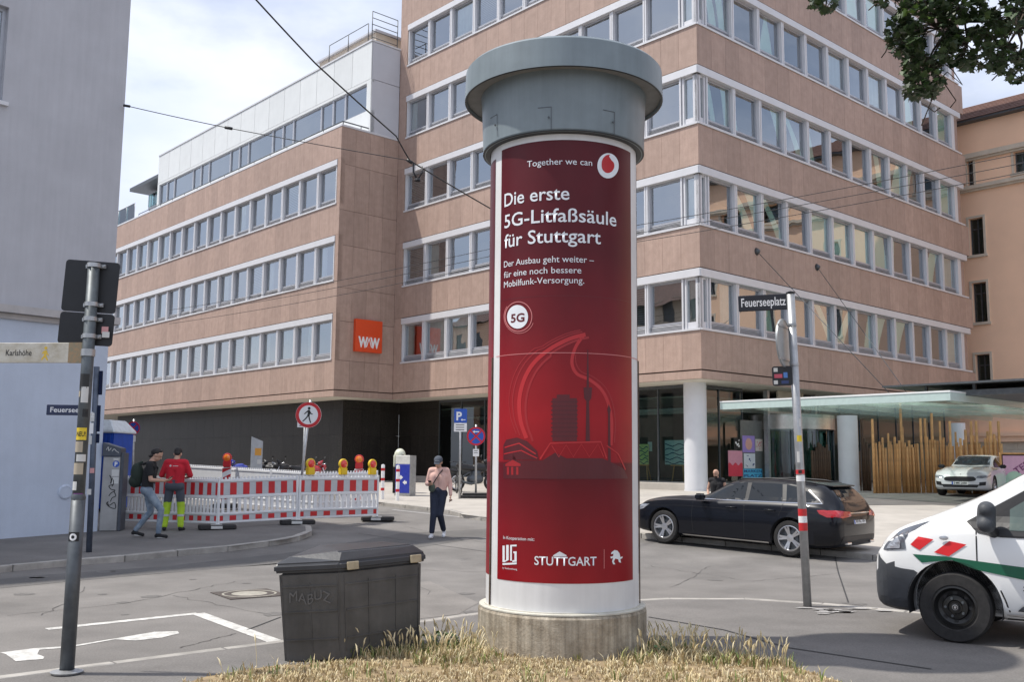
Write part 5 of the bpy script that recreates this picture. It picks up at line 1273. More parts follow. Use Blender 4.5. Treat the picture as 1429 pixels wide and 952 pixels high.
for y in (455, 512): b = MB(); b.lathe([(pr+.001, zc2(y)-.015), (pr+.008, zc2(y)-.015), (pr+.008, zc2(y)+.015), (pr+.001, zc2(y)+.015)], 16); b.build('clamp', steel, rp2, fix=False)
st2 = empty('additional_plate', 'small dark plate covered in stickers under the round sign', 'sign plate'); st2.matrix_world = F2 @ T(-.165, -.01, zc2(528)) @ RZ(R(-8))
plate('plate', rrect(.25, .25, .03), -.006, .006, bk, st2, Matrix())
for x, z, w_, h_, m_ in ((-.05, .0, .10, .05, P_('red_sticker', (.5, .08, .12))), (.04, .01, .05, .07, P_('blue_sticker', (.08, .2, .5))), (-.08, .08, .05, .05, whp), (-.085, -.08, .05, .05, whp), (.03, -.08, .09, .04, P_('navy_s', (.03, .05, .15)))): sticker(st2, T(x, -.0075, z), w_, h_, m_)
sn2 = empty('street_sign', 'black street name sign reading Feuerseeplatz at the post top', 'street sign'); sn2.matrix_world = F2 @ T(0, 0, zc2(421)) @ RZ(R(-12))
b = MB(); b.box(-.66, -.03, -.012, .012, -.105, .105); b.build('plate', mat('street_black', (.012, .012, .018), .4), sn2, bevel=.008)
text_obj('Feuerseeplatz', 'lettering', signwhite, sn2, T(-.625, -.0135, -.045), width=.56, height=.115, bold=.012)
# ------------------------------------------------------------------ vehicles
def paintm(name, c, rough=.25, coat=1.0):
    return mat(name, c, rough, 0, var=.02, scale=1, coat=coat)
car_black = mat('car_paint_blue_black', (.004, .005, .009), .3, 0, var=.02, scale=1, coat=.55, spec=.15); car_white = paintm('car_paint_white', (.74, .75, .76)); van_white = paintm('van_paint_white', (.78, .79, .79), .35, .6)
car_glass = glass_mat('car_glass', (.22, .26, .26), .10, .0); tyre = mat('tyre', (.022, .021, .021), .8, var=.3, scale=20); alloy = mat('alloy', (.55, .55, .57), .3, .85, var=.05); chrome = mat('chrome', (.7, .7, .72), .15, 1.0, var=.02)
trim = mat('black_trim', (.016, .016, .018), .5, var=.15); lamp_red = mat('tail_lamp', (.42, .006, .012), .12, coat=1, var=.1, scale=12); lamp_clear = mat('lamp_clear', (.34, .36, .40), .12, .3, coat=1, var=.5, scale=9); platew = P_('plate', (.70, .71, .70)); inner_dark = mat('cabin_dark', (.03, .03, .032), .8)
def crom(a, b, c, d, t): return .5*((2*b)+(c-a)*t+(2*a-5*b+4*c-d)*t*t+(3*b-a-3*c+d)*t**3)
def loft_body(st, sub=4, M=None):
    """st: stations (x, zb, zs, zh, zt, w, wt, e): bottom, sill, shoulder, top heights; half width; half width at top; returns bmesh"""
    rows = []
    n = len(st)
    for i in range(n-1):
        for j in range(sub if i < n-1 else 1):
            t = j/sub; rows.append([crom(st[max(i-1, 0)][k], st[i][k], st[i+1][k], st[min(i+2, n-1)][k], t) for k in range(7)])
    rows.append(list(st[-1][:7])); bm = bmesh.new(); rings = []
    for x, zb, zs, zh, zt, w_, wt in rows:
        hh = max(.02, zh-zs); ht = max(.005, zt-zh)
        half = [(0, zb), (w_*.80, zb), (w_*.93, zb+(zs-zb)*.35), (w_*.985, zs), (w_, zs+hh*.35), (w_*1.0, zs+hh*.62), (w_*.985, zs+hh*.9), (w_*.955, zh),
                (wt+(w_*.93-wt)*.72, zh+ht*.16), (wt+(w_*.93-wt)*.36, zh+ht*.56), (wt+(w_*.93-wt)*.08, zh+ht*.86), (wt*.90, zh+ht*.965), (wt*.5, zh+ht*.995), (0, zt)]
        r = [bm.verts.new((x, y, z)) for y, z in half]+[bm.verts.new((x, -y, z)) for y, z in reversed(half[1:-1])]
        rings.append(r)
    m = len(rings[0])
    for a, b in zip(rings, rings[1:]):
        for k in range(m): bm.faces.new((a[k], a[(k+1) % m], b[(k+1) % m], b[k]))
    bm.faces.new(list(reversed(rings[0]))); bm.faces.new(rings[-1])
    bmesh.ops.recalc_face_normals(bm, faces=bm.faces)
    for f in bm.faces: f.smooth = True
    return bm
def apply_boolean(bm, cutters, name):
    me = bpy.data.meshes.new(name); bm.to_mesh(me); o = bpy.data.objects.new(name, me); col.objects.link(o); obs = []
    for i, (c, rad, y0, y1) in enumerate(cutters):
        b = MB(); b.tube([(c[0], y0, c[1]), (c[0], y1, c[1])], rad, 40); cm = b.mesh('cut'); co = bpy.data.objects.new('cut', cm); col.objects.link(co); obs.append(co)
        md = o.modifiers.new('b%d' % i, 'BOOLEAN'); md.operation = 'DIFFERENCE'; md.solver = 'EXACT'; md.object = co
    dg = bpy.context.evaluated_depsgraph_get(); dg.update(); m2 = bpy.data.meshes.new_from_object(o.evaluated_get(dg))
    bpy.data.objects.remove(o)
    for co in obs: bpy.data.objects.remove(co)
    m2.name = name; m2.set_sharp_from_angle(angle=R(38)); return m2
class Skin:
    "lay flat outlines onto the car body by ray casting"
    def __init__(s, bm): s.t = BVHTree.FromBMesh(bm)
    def side(s, name, pts, m, parent, off=.005, sgn=1, step=.06):
        bm = sheet2d([pts], step)
        def fn(x, z):
            h = s.t.ray_cast(Vector((x, 3*sgn, z)), Vector((0, -sgn, 0)))
            return (h[0]+Vector((0, sgn*off, 0))) if h[0] else Vector((x, sgn*.85, z))
        return bm_obj(bm, name, m, parent, fn)
    def end(s, name, pts, m, parent, off=.005, sgn=1, step=.06):   # outline in y,z ; sgn +1 = front
        bm = sheet2d([pts], step)
        def fn(y, z):
            h = s.t.ray_cast(Vector((8*sgn, y, z)), Vector((-sgn, 0, 0)))
            return (h[0]+h[1]*off) if h[0] else Vector((2.2*sgn, y, z))
        return bm_obj(bm, name, m, parent, fn)
    def top(s, name, pts, m, parent, off=.005, step=.08):
        bm = sheet2d([pts], step)
        def fn(x, y):
            h = s.t.ray_cast(Vector((x, y, 5)), Vector((0, 0, -1)))
            return (h[0]+Vector((0, 0, off))) if h[0] else Vector((x, y, 1))
        return bm_obj(bm, name, m, parent, fn)
def wheel(parent, x, y, r, rim, spokes, side, wm, dark=False, wd=.215):
    o = MB(); s = side; M = T(x, y, r) @ RX(-math.pi/2 if s > 0 else math.pi/2)   # local z points outwards
    h = wd/2; o.lathe([(rim+.004, -h), (r*.94, -h), (r, -h*.7), (r, h*.7), (r*.94, h*.98), (rim+.02, h), (rim+.004, h*.9)], 44)
    w_ = o.build('wheel', tyre, parent, fix=False); w_.matrix_local = M
    q = MB(); q.lathe([(rim+.006, h*.93), (rim-.012, h*.96), (rim-.02, h*.78), (rim-.03, -h*.5)], 40); 
    if spokes:
        for i in range(spokes):
            for da in (-.13, .13):
                a = 2*math.pi*i/spokes+da; a2 = 2*math.pi*i/spokes+da*1.25; ca, sa = math.cos(a), math.sin(a); c2, s2 = math.cos(a2), math.sin(a2); t = .017
                p0 = Vector((c2*.045, s2*.045, h*.66)); p1 = Vector((ca*(rim-.01), sa*(rim-.01), h*.86)); no = Vector((-sa, ca, 0))*t
                q.add([p0-no, p0+no, p1+no*1.2, p1-no*1.2]+[v-Vector((0, 0, .03)) for v in (p0-no, p0+no, p1+no*1.2, p1-no*1.2)], [(0, 1, 2, 3), (0, 4, 5, 1), (1, 5, 6, 2), (3, 2, 6, 7), (0, 3, 7, 4)])
        q.lathe([(.075, h*.60), (.072, h*.70), (0, h*.72)], 20)
        q.build('rim', wm, w_, fix=False)
        d = MB(); d.lathe([(rim-.02, h*.2), (0, h*.2)], 28); d.lathe([(.15, h*.22), (.15, h*.35), (0, h*.36)], 24); d.build('brake_disc', steel_dark, w_, fix=False)
    else:
        q.lathe([(rim-.02, h*.78), (rim*.80, h*.45), (rim*.62, h*.35), (rim*.56, h*.62), (rim*.36, h*.66), (rim*.30, h*.5), (.0, h*.5)], 44)
        q.build('rim', wm, w_, fix=False)
        d = MB()
        for i in range(8): a = 2*math.pi*i/8; d.lathe([(.022, .001), (0, .001)], 10, M=T(math.cos(a)*rim*.70, math.sin(a)*rim*.70, h*.41))
        d.build('rim_holes', signblack, w_, fix=False)['kind'] = 'stuff'
        d = MB(); 
        for i in range(5): a = 2*math.pi*i/5; d.tube([(math.cos(a)*rim*.44, math.sin(a)*rim*.44, h*.6), (math.cos(a)*rim*.44, math.sin(a)*rim*.44, h*.78)], .013, 8)
        d.build('wheel_bolts', steel_dark, w_)['kind'] = 'stuff'; d = MB(); d.lathe([(.042, h*.5), (.038, h*.74), (0, h*.76)], 20); d.build('hub_cap', trim, w_, fix=False)
        d = MB(); d.poly([(.0, .018, h*.77), (-.012, 0, h*.77), (0, -.018, h*.77), (.012, 0, h*.77)]); d.lathe([(.026, h*.765), (.022, h*.768)], 20); d.build('hub_badge', alloy, w_, fix=False)
    return w_
def seat(parent, x, y, z):
    b = MB(); b.box(x-.25, x+.25, y-.24, y+.24, z, z+.18); b.box(x-.33, x-.20, y-.24, y+.24, z+.1, z+.72); b.box(x-.34, x-.24, y-.13, y+.13, z+.75, z+.93); b.build('seat', inner_dark, parent, bevel=.04, seg=2)

def capsule(bm, a, b, ra, rb, seg=14, rings=5):
    a, b = Vector(a), Vector(b); d = b-a; L_ = max(d.length, 1e-5); z = d/L_; x = z.orthogonal().normalized(); y = z.cross(x); rows = []
    for i in range(rings+1):
        t = math.pi/2*(1-i/rings); rows.append((-math.sin(t)*ra, math.cos(t)*ra))
    for i in range(rings+1):
        t = math.pi/2*i/rings; rows.append((L_+math.sin(t)*rb, math.cos(t)*rb))
    vs = []
    for h, r in rows:
        r = max(r, .0004); vs.append([bm.verts.new(a+z*h+x*(r*math.cos(2*math.pi*k/seg))+y*(r*math.sin(2*math.pi*k/seg))) for k in range(seg)])
    for p, q in zip(vs, vs[1:]):
        for k in range(seg): bm.faces.new((p[k], p[(k+1) % seg], q[(k+1) % seg], q[k]))
    bm.faces.new(list(reversed(vs[0]))); bm.faces.new(vs[-1])
def ellipsoid(bm, c, r, M=None):
    ret = bmesh.ops.create_uvsphere(bm, u_segments=20, v_segments=14, radius=1)
    X = T(*c) @ (M or Matrix()) @ Matrix.Diagonal((*r, 1))
    for v in ret['verts']: v.co = X @ v.co
def blend(shapes, name, m, parent, voxel=.012, smooth_it=3):
    "union of rounded shapes remeshed into one continuous skin"
    bm = bmesh.new()
    for s in shapes:
        if s[0] == 'c': capsule(bm, *s[1:])
        else: ellipsoid(bm, *s[1:])
    me = bpy.data.meshes.new(name); bm.to_mesh(me); bm.free(); o = bpy.data.objects.new(name, me); col.objects.link(o)
    md = o.modifiers.new('r', 'REMESH'); md.mode = 'VOXEL'; md.voxel_size = voxel; md.use_smooth_shade = True
    if smooth_it: ms = o.modifiers.new('s', 'SMOOTH'); ms.factor = .5; ms.iterations = smooth_it
    dg = bpy.context.evaluated_depsgraph_get(); dg.update(); m2 = bpy.data.meshes.new_from_object(o.evaluated_get(dg)); bpy.data.objects.remove(o)
    m2.name = name
    if isinstance(m, tuple):    # (lower, upper, height): two cloth colours on one garment
        m2.materials.append(m[0]); m2.materials.append(m[1])
        for f in m2.polygons: f.material_index = 1 if f.center.z > m[2] else 0
        return link(name, m2, None, parent)
    return link(name, m2, m, parent)

# estate car ------------------------------------------------------------ local +x = forward, origin mid car on the ground
def polyx(*p): return list(p)
fw, rw_ = gp(928, 760), gp(1103, 779)
hd = (fw-rw_); hd.z = 0; hd.normalize(); left = Vector((-hd.y, hd.x, 0)); WB = 2.82; 
mid = (fw+rw_)/2 - left*.90; mid.z = gz(mid.y)
slope = math.atan2(gz((mid+hd).y)-gz((mid-hd).y), 2)
aud = empty('estate_car', 'dark blue-black estate car parked along the far kerb, seen from its rear left', 'car', (mid.x, mid.y, mid.z), rot=None)
aud.matrix_world = T(*mid) @ RZ(math.atan2(hd.y, hd.x)) @ RY(-slope)
#       x     zb   zs   zh    zt    w    wt
ST = [(-2.36, .34, .45, .72, .86, .66, .50), (-2.31, .26, .42, .82, .96, .82, .58), (-2.20, .22, .36, .90, 1.12, .875, .58), (-2.0, .20, .30, .95, 1.31, .905, .57), (-1.78, .18, .26, .97, 1.372, .918, .575),
      (-1.3, .17, .24, .965, 1.40, .924, .585), (-.8, .17, .24, .95, 1.412, .922, .60), (-.35, .17, .24, .935, 1.40, .92, .60), (.0, .17, .24, .925, 1.34, .92, .59), (.30, .17, .24, .92, 1.20, .92, .585), (.58, .17, .24, .915, 1.05, .92, .62), (.85, .17, .24, .91, 1.0, .918, .67), (1.18, .17, .24, .905, .985, .918, .68),
      (1.5, .18, .25, .88, .955, .915, .66), (1.85, .19, .27, .82, .90, .905, .62), (2.10, .21, .30, .74, .83, .86, .56), (2.26, .24, .34, .66, .74, .76, .48), (2.34, .28, .38, .58, .64, .62, .40)]
XF, XR, RT = 1.44, -1.38, .335
bm = loft_body(ST); sk_ = Skin(bm)
me = apply_boolean(bm, [((XF, RT+.01), .385, .62, 1.2), ((XF, RT+.01), .385, -1.2, -.62), ((XR, RT+.01), .385, .62, 1.2), ((XR, RT+.01), .385, -1.2, -.62)], 'body')
link('body', me, car_black, aud)
def side_pair(sk, name, pts, m, parent, off=.005, both=True, sides=None):
    o = None
    for s in (sides or ((1, -1) if both else (1,))): o = sk.side(name, pts, m, parent, off, s)
    return o
gl = mat('dark_tinted_glass', (.008, .011, .014), .03, var=.1, spec=.6)
gl_mirror = glass_mat('side_glass', (.0, .0, .0), .16)
# side window band (outline of all side glass) then pillars on top
side_pair(sk_, 'window_surround', smooth([(.64, .955), (.36, 1.12), (.10, 1.25), (-.16, 1.335), (-.6, 1.368), (-1.2, 1.35), (-1.62, 1.27), (-1.98, 1.06)], 4)+[(-2.0, 1.0), (-1.0, .985), (0, .968)], trim, aud, .003)
W1 = [(.54, .975), (.34, 1.09), (.10, 1.22), (-.16, 1.305), (-.36, 1.33), (-.38, .98)]; W2 = [(-.46, .983), (-.45, 1.335), (-.8, 1.342), (-1.10, 1.335), (-1.19, .995)]; W3 = [(-1.27, 1.0), (-1.19, 1.33), (-1.42, 1.295), (-1.66, 1.21), (-1.86, 1.07), (-1.88, 1.03)]
cabin_g = glass_mat('tint_glass', (.30, .34, .33), .10)
for w_ in (W1, W2, W3): side_pair(sk_, 'side_window', w_, gl, aud, .006)
side_pair(sk_, 'pale_reflection', [], gl, aud) if False else None
def ribbon2(pts, w_): 
    q = stroke(pts, w_); return q
def side_line(sk, name, pts, wd, m, parent, off, s=1):
    for q in stroke(pts, wd): 
        pass
    bm_ = sheet2d(stroke(pts, wd), .08)
    def fn(x, z):
        h = sk.t.ray_cast(Vector((x, 3*s, z)), Vector((0, -s, 0))); return (h[0]+Vector((0, s*off, 0))) if h[0] else Vector((x, s*.85, z))
    return bm_obj(bm_, name, m, parent, fn)
for s in (1, -1):
    side_line(sk_, 'chrome_strip', [(.60, .962), (.2, .962), (-.4, .975), (-1.3, .995), (-1.98, 1.015), (-1.9, 1.08), (-1.66, 1.25)], .014, chrome, aud, .008, s)
    side_line(sk_, 'sill_trim', [(.98, .215), (-.95, .215)], .025, chrome, aud, .012, s)
    for xx in (.01, ): side_line(sk_, 'door_gap', [(.74, .93), (.76, .6), (.72, .28)], .010, signblack, aud, .003, s); side_line(sk_, 'door_gap', [(-.42, .97), (-.43, .6), (-.44, .27)], .010, signblack, aud, .003, s); side_line(sk_, 'door_gap', [(-1.24, .99), (-1.22, .86), (-1.16, .74)], .010, signblack, aud, .003, s)
    side_line(sk_, 'crease', [(1.9, .74), (1.0, .80), (0, .80), (-1.2, .82), (-2.1, .84)], .006, trim, aud, .002, s)
    for xx in (-.15, -.98):
        b = MB(); y = s*.925; b.tube([(xx-.11, y, .835), (xx-.09, y+s*.028, .838), (xx+.09, y+s*.028, .838), (xx+.11, y, .835)], .012, 8); b.build('door_handle', car_black, aud)
    # roof rail and mirror
    b = MB(); b.tube([(-.12, s*.565, 1.36), (-.25, s*.575, 1.40), (-.8, s*.585, 1.428), (-1.4, s*.575, 1.415), (-1.76, s*.56, 1.37)], .014, 8); b.build('roof_rail', trim, aud)
    b = MB(); b.box(-.07, .09, -.10, .10, -.06, .07, M=T(.50, s*1.0, 1.0)); o = b.build('wing_mirror', car_black, aud, bevel=.03, seg=3); 
    b = MB(); b.tube([(.50, s*.88, .95), (.50, s*.95, .97)], .02, 8); b.build('mirror_arm', trim, aud)
sk_.end('rear_window', smooth([(-.56, 1.05), (-.50, 1.22), (-.42, 1.33), (0, 1.35), (.42, 1.33), (.50, 1.22), (.56, 1.05)], 4)+[(0, 1.02)], gl, aud, .006, -1)
b = MB(); b.add([(-1.70, -.52, 1.385), (-1.70, .52, 1.385), (-2.06, .50, 1.345), (-2.06, -.50, 1.345), (-1.70, -.52, 1.34), (-1.70, .52, 1.34), (-2.06, .50, 1.32), (-2.06, -.50, 1.32)], [(0, 1, 2, 3), (7, 6, 5, 4), (0, 4, 5, 1), (1, 5, 6, 2), (2, 6, 7, 3), (3, 7, 4, 0)]); b.build('roof_spoiler', car_black, aud, bevel=.01)
sk_.top('windscreen', [(-.04, -.50), (-.08, 0), (-.04, .50), (.56, .58), (.66, 0), (.56, -.58)], gl, aud, .006)
for s in (1, -1):
    sk_.end('tail_light', [(s*.40, .80), (s*.42, .875), (s*.70, .895), (s*.86, .90), (s*.86, .79), (s*.72, .765)], lamp_red, aud, .012, -1, .04)
    sk_.side('tail_light', [(-2.24, .78), (-2.24, .89), (-2.06, .905), (-1.93, .895), (-1.98, .83), (-2.12, .775)], lamp_red, aud, .010, s, .04)
    sk_.side('headlight', [(2.20, .60), (2.02, .76), (1.80, .78), (1.95, .68)], lamp_clear, aud, .008, s, .04)
    b = MB(); b.box(-.06, .06, -.09, .09, -.022, .022, M=T(-2.335, s*.52, .30)); b.build('exhaust_trim', chrome, aud, bevel=.01)
sk_.end('light_strip', [(-.42, .845), (.42, .845), (.42, .862), (-.42, .862)], chrome, aud, .012, -1)
sk_.end('lower_bumper', [(-.74, .30), (.74, .30), (.70, .43), (-.70, .43)], trim, aud, .008, -1)
def plate_on(parent, M, txt, w_=.52, h_=.11):
    b = MB(); b.box(-w_/2, w_/2, -.012, 0, -h_/2, h_/2); o = b.build('number_plate', platew, parent); o.matrix_local = M
    b = MB(); b.box(-w_/2+.004, -w_/2+.045, -.0135, -.0125, -h_/2+.004, h_/2-.004); b.build('plate_band', blue_p, o)
    text_obj(txt, 'lettering', signblack, o, T(-w_/2+.07, -.0135, -h_*.32), width=w_-.11, height=h_*.66, bold=.015); return o
plate_on(aud, T(-2.352, 0, .70) @ RZ(-math.pi/2) @ RX(R(-14)), 'AA·AL 104')
text_obj('A4', 'model_letters', chrome, aud, T(-2.315, .52, .745) @ RZ(-math.pi/2) @ RX(R(-20)), width=.09, height=.05)
b = MB()
for i in range(4): b.lathe([(.034, -.004), (.034, .006), (.026, .006), (.026, -.004)], 20, M=T(-2.298+.0, .069-.046*i, .905) @ RY(-math.pi/2+.35))
b.build('ring_emblem', chrome, aud, fix=False)
for x in (XF, XR):
    for s in (1, -1): wheel(aud, x, s*.80, RT, .235, 5, s, alloy)
for s in (1, -1):
    for x in (XF, XR):
        b = MB(); b.lathe([(.380, -.15), (.380, .07)], 30, M=T(x, s*.76, RT+.01) @ RX(math.pi/2), a0=-.25, a1=math.pi+.25); b.lathe([(.380, 0), (0, 0)], 30, M=T(x, s*.60, RT+.01) @ RX(math.pi/2), a0=-.25, a1=math.pi+.25); b.build('wheel_arch', inner_dark, aud, fix=False)

# white estate car facing the camera --------------------------------------
q = gp(1350, 699); q2 = Vector((q.x+1.2, q.y+1.9, 0)); q2.z = gz(q2.y)+.105
sko = copy_root = empty('hatchback_car', 'white car facing us in front of the timber palisade, black grille', 'car', q2)
hs_ = Vector((-.60, -.80, 0)).normalized(); sko.matrix_world = T(*q2) @ RZ(math.atan2(hs_.y, hs_.x))
bm = loft_body([(x, zb, zs, zh*.99, zt*1.005, w_*.985, wt) for x, zb, zs, zh, zt, w_, wt in ST]); sk2 = Skin(bm)
me = apply_boolean(bm, [((XF, RT+.01), .375, .62, 1.2), ((XF, RT+.01), .375, -1.2, -.62), ((XR, RT+.01), .375, .62, 1.2), ((XR, RT+.01), .375, -1.2, -.62)], 'body'); link('body', me, car_white, sko)
for w_ in (W1, W2, W3): side_pair(sk2, 'side_window', w_, gl, sko, .006)
sk2.top('windscreen', [(-.04, -.52), (-.08, 0), (-.04, .52), (.56, .60), (.66, 0), (.56, -.60)], gl, sko, .006)
sk2.end('grille', smooth([(-.50, .60), (-.44, .52), (0, .49), (.44, .52), (.50, .60)], 4)+[(.42, .655), (0, .665), (-.42, .655)], trim, sko, .010, 1, .04)
sk2.end('lower_grille', [(-.52, .30), (.52, .30), (.60, .40), (-.60, .40)], trim, sko, .010, 1)
for s in (1, -1):
    sk2.end('headlight', [(s*.50, .62), (s*.54, .68), (s*.80, .70), (s*.79, .64), (s*.66, .60)], lamp_clear, sko, .012, 1, .03)
    sk2.side('headlight', [(2.22, .62), (2.20, .68), (1.88, .75), (1.98, .68)], lamp_clear, sko, .010, s, .03)
    sk2.end('fog_lamp_recess', [(s*.58, .36), (s*.60, .48), (s*.78, .50), (s*.76, .38)], trim, sko, .010, 1, .04)
    b = MB(); b.box(-.07, .09, -.10, .10, -.06, .07, M=T(.50, s*1.0, 1.0)); b.build('wing_mirror', trim, sko, bevel=.03, seg=3)
    for xx in (-.15, -.98):
        b = MB(); y = s*.91; b.tube([(xx-.11, y, .83), (xx-.09, y+s*.028, .83), (xx+.09, y+s*.028, .83), (xx+.11, y, .83)], .012, 8); b.build('door_handle', car_white, sko)
b = MB(); b.lathe([(.045, 0), (.04, .01), (0, .012)], 20, M=T(2.27, 0, .715) @ RY(math.pi/2-.5)); b.build('bonnet_badge', chrome, sko, fix=False)
plate_on(sko, T(2.372, 0, .445) @ RZ(math.pi/2), 'S·MK 2080')
for x in (XF, XR):
    for s in (1, -1): wheel(sko, x, s*.79, RT, .225, 5, s, alloy)
for s in (1, -1):
    for x in (XF, XR):
        b = MB(); b.lathe([(.370, -.15), (.370, .07)], 30, M=T(x, s*.75, RT+.01) @ RX(math.pi/2), a0=-.25, a1=math.pi+.25); b.lathe([(.370, 0), (0, 0)], 30, M=T(x, s*.60, RT+.01) @ RX(math.pi/2), a0=-.25, a1=math.pi+.25); b.build('wheel_arch', inner_dark, sko, fix=False)

# delivery van --------------------------------------------------------------
wf = gp(1335, 898, .05); vh = Vector((-.82, .572, 0)).normalized(); vleft = Vector((-vh.y, vh.x, 0))
vo = wf-vleft*.93-vh*1.55; vo.z = wf.z
van = empty('delivery_van', 'white delivery van with green stripe and red warning marks at the right edge', 'van', vo); van.matrix_world = T(*vo) @ RZ(math.atan2(vh.y, vh.x))
VS = [(-2.45, .40, .50, 1.15, 1.86, .90, .78), (-2.2, .26, .40, 1.18, 1.95, .955, .80), (-1, .25, .38, 1.18, 1.95, .975, .81), (0, .25, .38, 1.18, 1.95, .975, .81), (.45, .25, .38, 1.17, 1.90, .975, .79), (.85, .25, .38, 1.16, 1.72, .975, .77), (1.20, .25, .38, 1.15, 1.51, .972, .77), (1.55, .25, .38, 1.13, 1.34, .965, .78),
      (1.85, .25, .38, 1.08, 1.21, .955, .76), (2.05, .25, .38, 1.03, 1.13, .935, .73), (2.20, .26, .38, .95, 1.04, .90, .69), (2.31, .28, .40, .84, .91, .83, .62), (2.36, .32, .42, .70, .76, .72, .52)]
VX, VR = 1.55, .345
bm = loft_body(VS, 5); sk3 = Skin(bm)
me = apply_boolean(bm, [((VX, VR+.02), .445, .60, 1.3), ((VX, VR+.02), .445, -1.3, -.60), ((-1.55, VR+.02), .42, .60, 1.3), ((-1.55, VR+.02), .42, -1.3, -.60)], 'body'); bo_ = link('body', me, [van_white, mat('bumper_plastic', (.055, .06, .068), .6, var=.12, scale=8, bump=.1)], van)
for f in me.polygons:
    if f.center.x > 2.10 and f.center.z < .70: f.material_index = 1
gg = mat('stripe_green', (.005, .105, .055), .4, var=.04); rr_ = mat('warning_red', (.66, .015, .02), .4, var=.04)
bumper = mat('bumper_plastic', (.055, .06, .068), .6, var=.12, scale=8, bump=.1)
def arcpts(cx, cz, r, a0, a1, n=14): return [(cx+r*math.cos(R(a0+(a1-a0)*i/n)), cz+r*math.sin(R(a0+(a1-a0)*i/n))) for i in range(n+1)]
for s in (1, -1):
    sk3.side('bumper', [(2.30, .84), (2.27, .79), (2.20, .73), (2.05, .70), (1.92, .69)]+arcpts(VX, VR+.02, .448, 42, -12, 8)+[(2.00, .255), (2.20, .268), (2.27, .33), (2.31, .5)], bumper, van, .014, s, .05)
    sk3.side('headlight', smooth([(2.24, .875), (2.22, .92), (2.16, .99), (2.05, 1.09), (1.76, 1.195)], 4)+[(1.86, 1.14), (1.97, 1.06), (2.01, .99), (2.00, .90), (2.2, .875)], mat('lamp_smoked', (.10, .11, .13), .08, .1, coat=1, var=.4, scale=6), van, .010, s, .04)
    sk3.side('lamp_lens', smooth([(2.20, .89), (2.18, .93), (2.13, .98), (2.08, 1.01)], 3)+[(2.05, .96), (2.06, .90)], lamp_clear, van, .014, s, .04)
    sk3.side('warning_mark', [(1.95, .945), (1.87, 1.03), (1.72, 1.01), (1.86, .895)], rr_, van, .008, s, .05)
    sk3.side('warning_mark', [(1.72, .88), (1.57, 1.0), (1.41, .975), (1.58, .85)], rr_, van, .008, s, .05)
    sk3.side('stripe', [(2.00, .655), (1.93, .565), (1.6, .60-.04), (1.24, .525), (.5, .47), (-2.2, .46), (-2.2, .60), (.5, .615), (1.24, .655)][:0] or [(1.985, .65), (1.90, .54+.06), (1.55, .60-.015), (1.24, .545), (.9, .50), (0, .47), (-2.2, .46), (-2.2, .60), (0, .605), (.9, .63), (1.24, .655)], gg, van, .007, s, .06) if False else None
    sk3.side('stripe', [(1.985, .652), (1.86, .585+.21-.02), (1.9, .78)][:0] or [(1.92, .835), (1.83, .745), (1.6, .715+.1), (1.33, .685+.06), (.9, .665), (0, .65), (-2.2, .65), (-2.2, .76), (0, .76), (.9, .785), (1.33, .80+.05), (1.6, .86)][::1] and [(1.93, .85), (1.84, .77), (1.55, .815), (1.33, .735), (.9, .665), (0, .65), (-2.2, .65), (-2.2, .77), (0, .77), (.9, .785), (1.33, .82), (1.6, .845)], gg, van, .007, s, .05)
    # side window surround, glass and pillar
    sk3.side('window_surround', [(1.42, 1.20), (1.30, 1.09), (1.1, 1.06), (-.2, 1.06), (-.2, 1.74), (.45, 1.74), (.62, 1.68), (.95, 1.48)], trim, van, .006, s, .06)
    sk3.side('side_window', [(1.02, 1.13), (-.12, 1.12), (-.12, 1.68), (.42, 1.68), (.56, 1.62), (.90, 1.41), (1.02, 1.33)], mat('green_tint_glass', (.07, .10, .085), .04, coat=1, var=.35, scale=1.2), van, .010, s, .06)
    side_line(sk3, 'door_gap', [(1.31, 1.36), (1.32, 1.10), (1.32, .76)], .012, signblack, van, .004, s); side_line(sk3, 'door_gap', [(.15, 1.0), (.15, .42)], .012, signblack, van, .004, s)
    side_line(sk3, 'door_gap', [(1.12, .55), (1.08, .45), (1.05, .345)], .014, signblack, van, .004, s)
    sk3.side('sill', [(1.06, .31), (-1.0, .31), (-1.0, .26), (1.1, .255)], trim, van, .012, s, .08)
    sk3.side('rubbing_strip', smooth([(.98, .36), (.90, .43), (.72, .455), (.5, .46)], 3)+[(-.9, .46), (-.9, .36)], bumper, van, .016, s, .08)
    side_line(sk3, 'sill_edge', [(1.08, .315), (0, .32), (-1.0, .32)], .014, alloy, van, .016, s)
    b = MB(); b.lathe([(.03, 0), (.026, .012), (0, .014)], 16, M=T(1.62, s*.972, 1.03) @ RX(-s*math.pi/2) @ Matrix.Diagonal((1.5, .8, 1, 1))); b.build('side_repeater', lamp_clear, van, fix=False)
    blend([('c', (1.20, s*1.06, 1.19), (1.20, s*1.15, 1.19), .085, .08), ('c', (1.19, s*1.06, 1.33), (1.19, s*1.15, 1.33), .08, .07), ('c', (1.20, s*1.1, 1.19), (1.19, s*1.1, 1.33), .09, .085)], 'wing_mirror', bumper, van, .014, 2); blend([('c', (1.16, s*.94, 1.10), (1.19, s*1.06, 1.16), .055, .05)], 'mirror_arm', trim, van, .014, 1)
    text_obj('3EO', 'lettering', trim, van, (T(.92, .988, .56) @ RZ(math.pi)) if s > 0 else (T(.72, -.988, .53)), width=.26, height=.045, bold=.02)
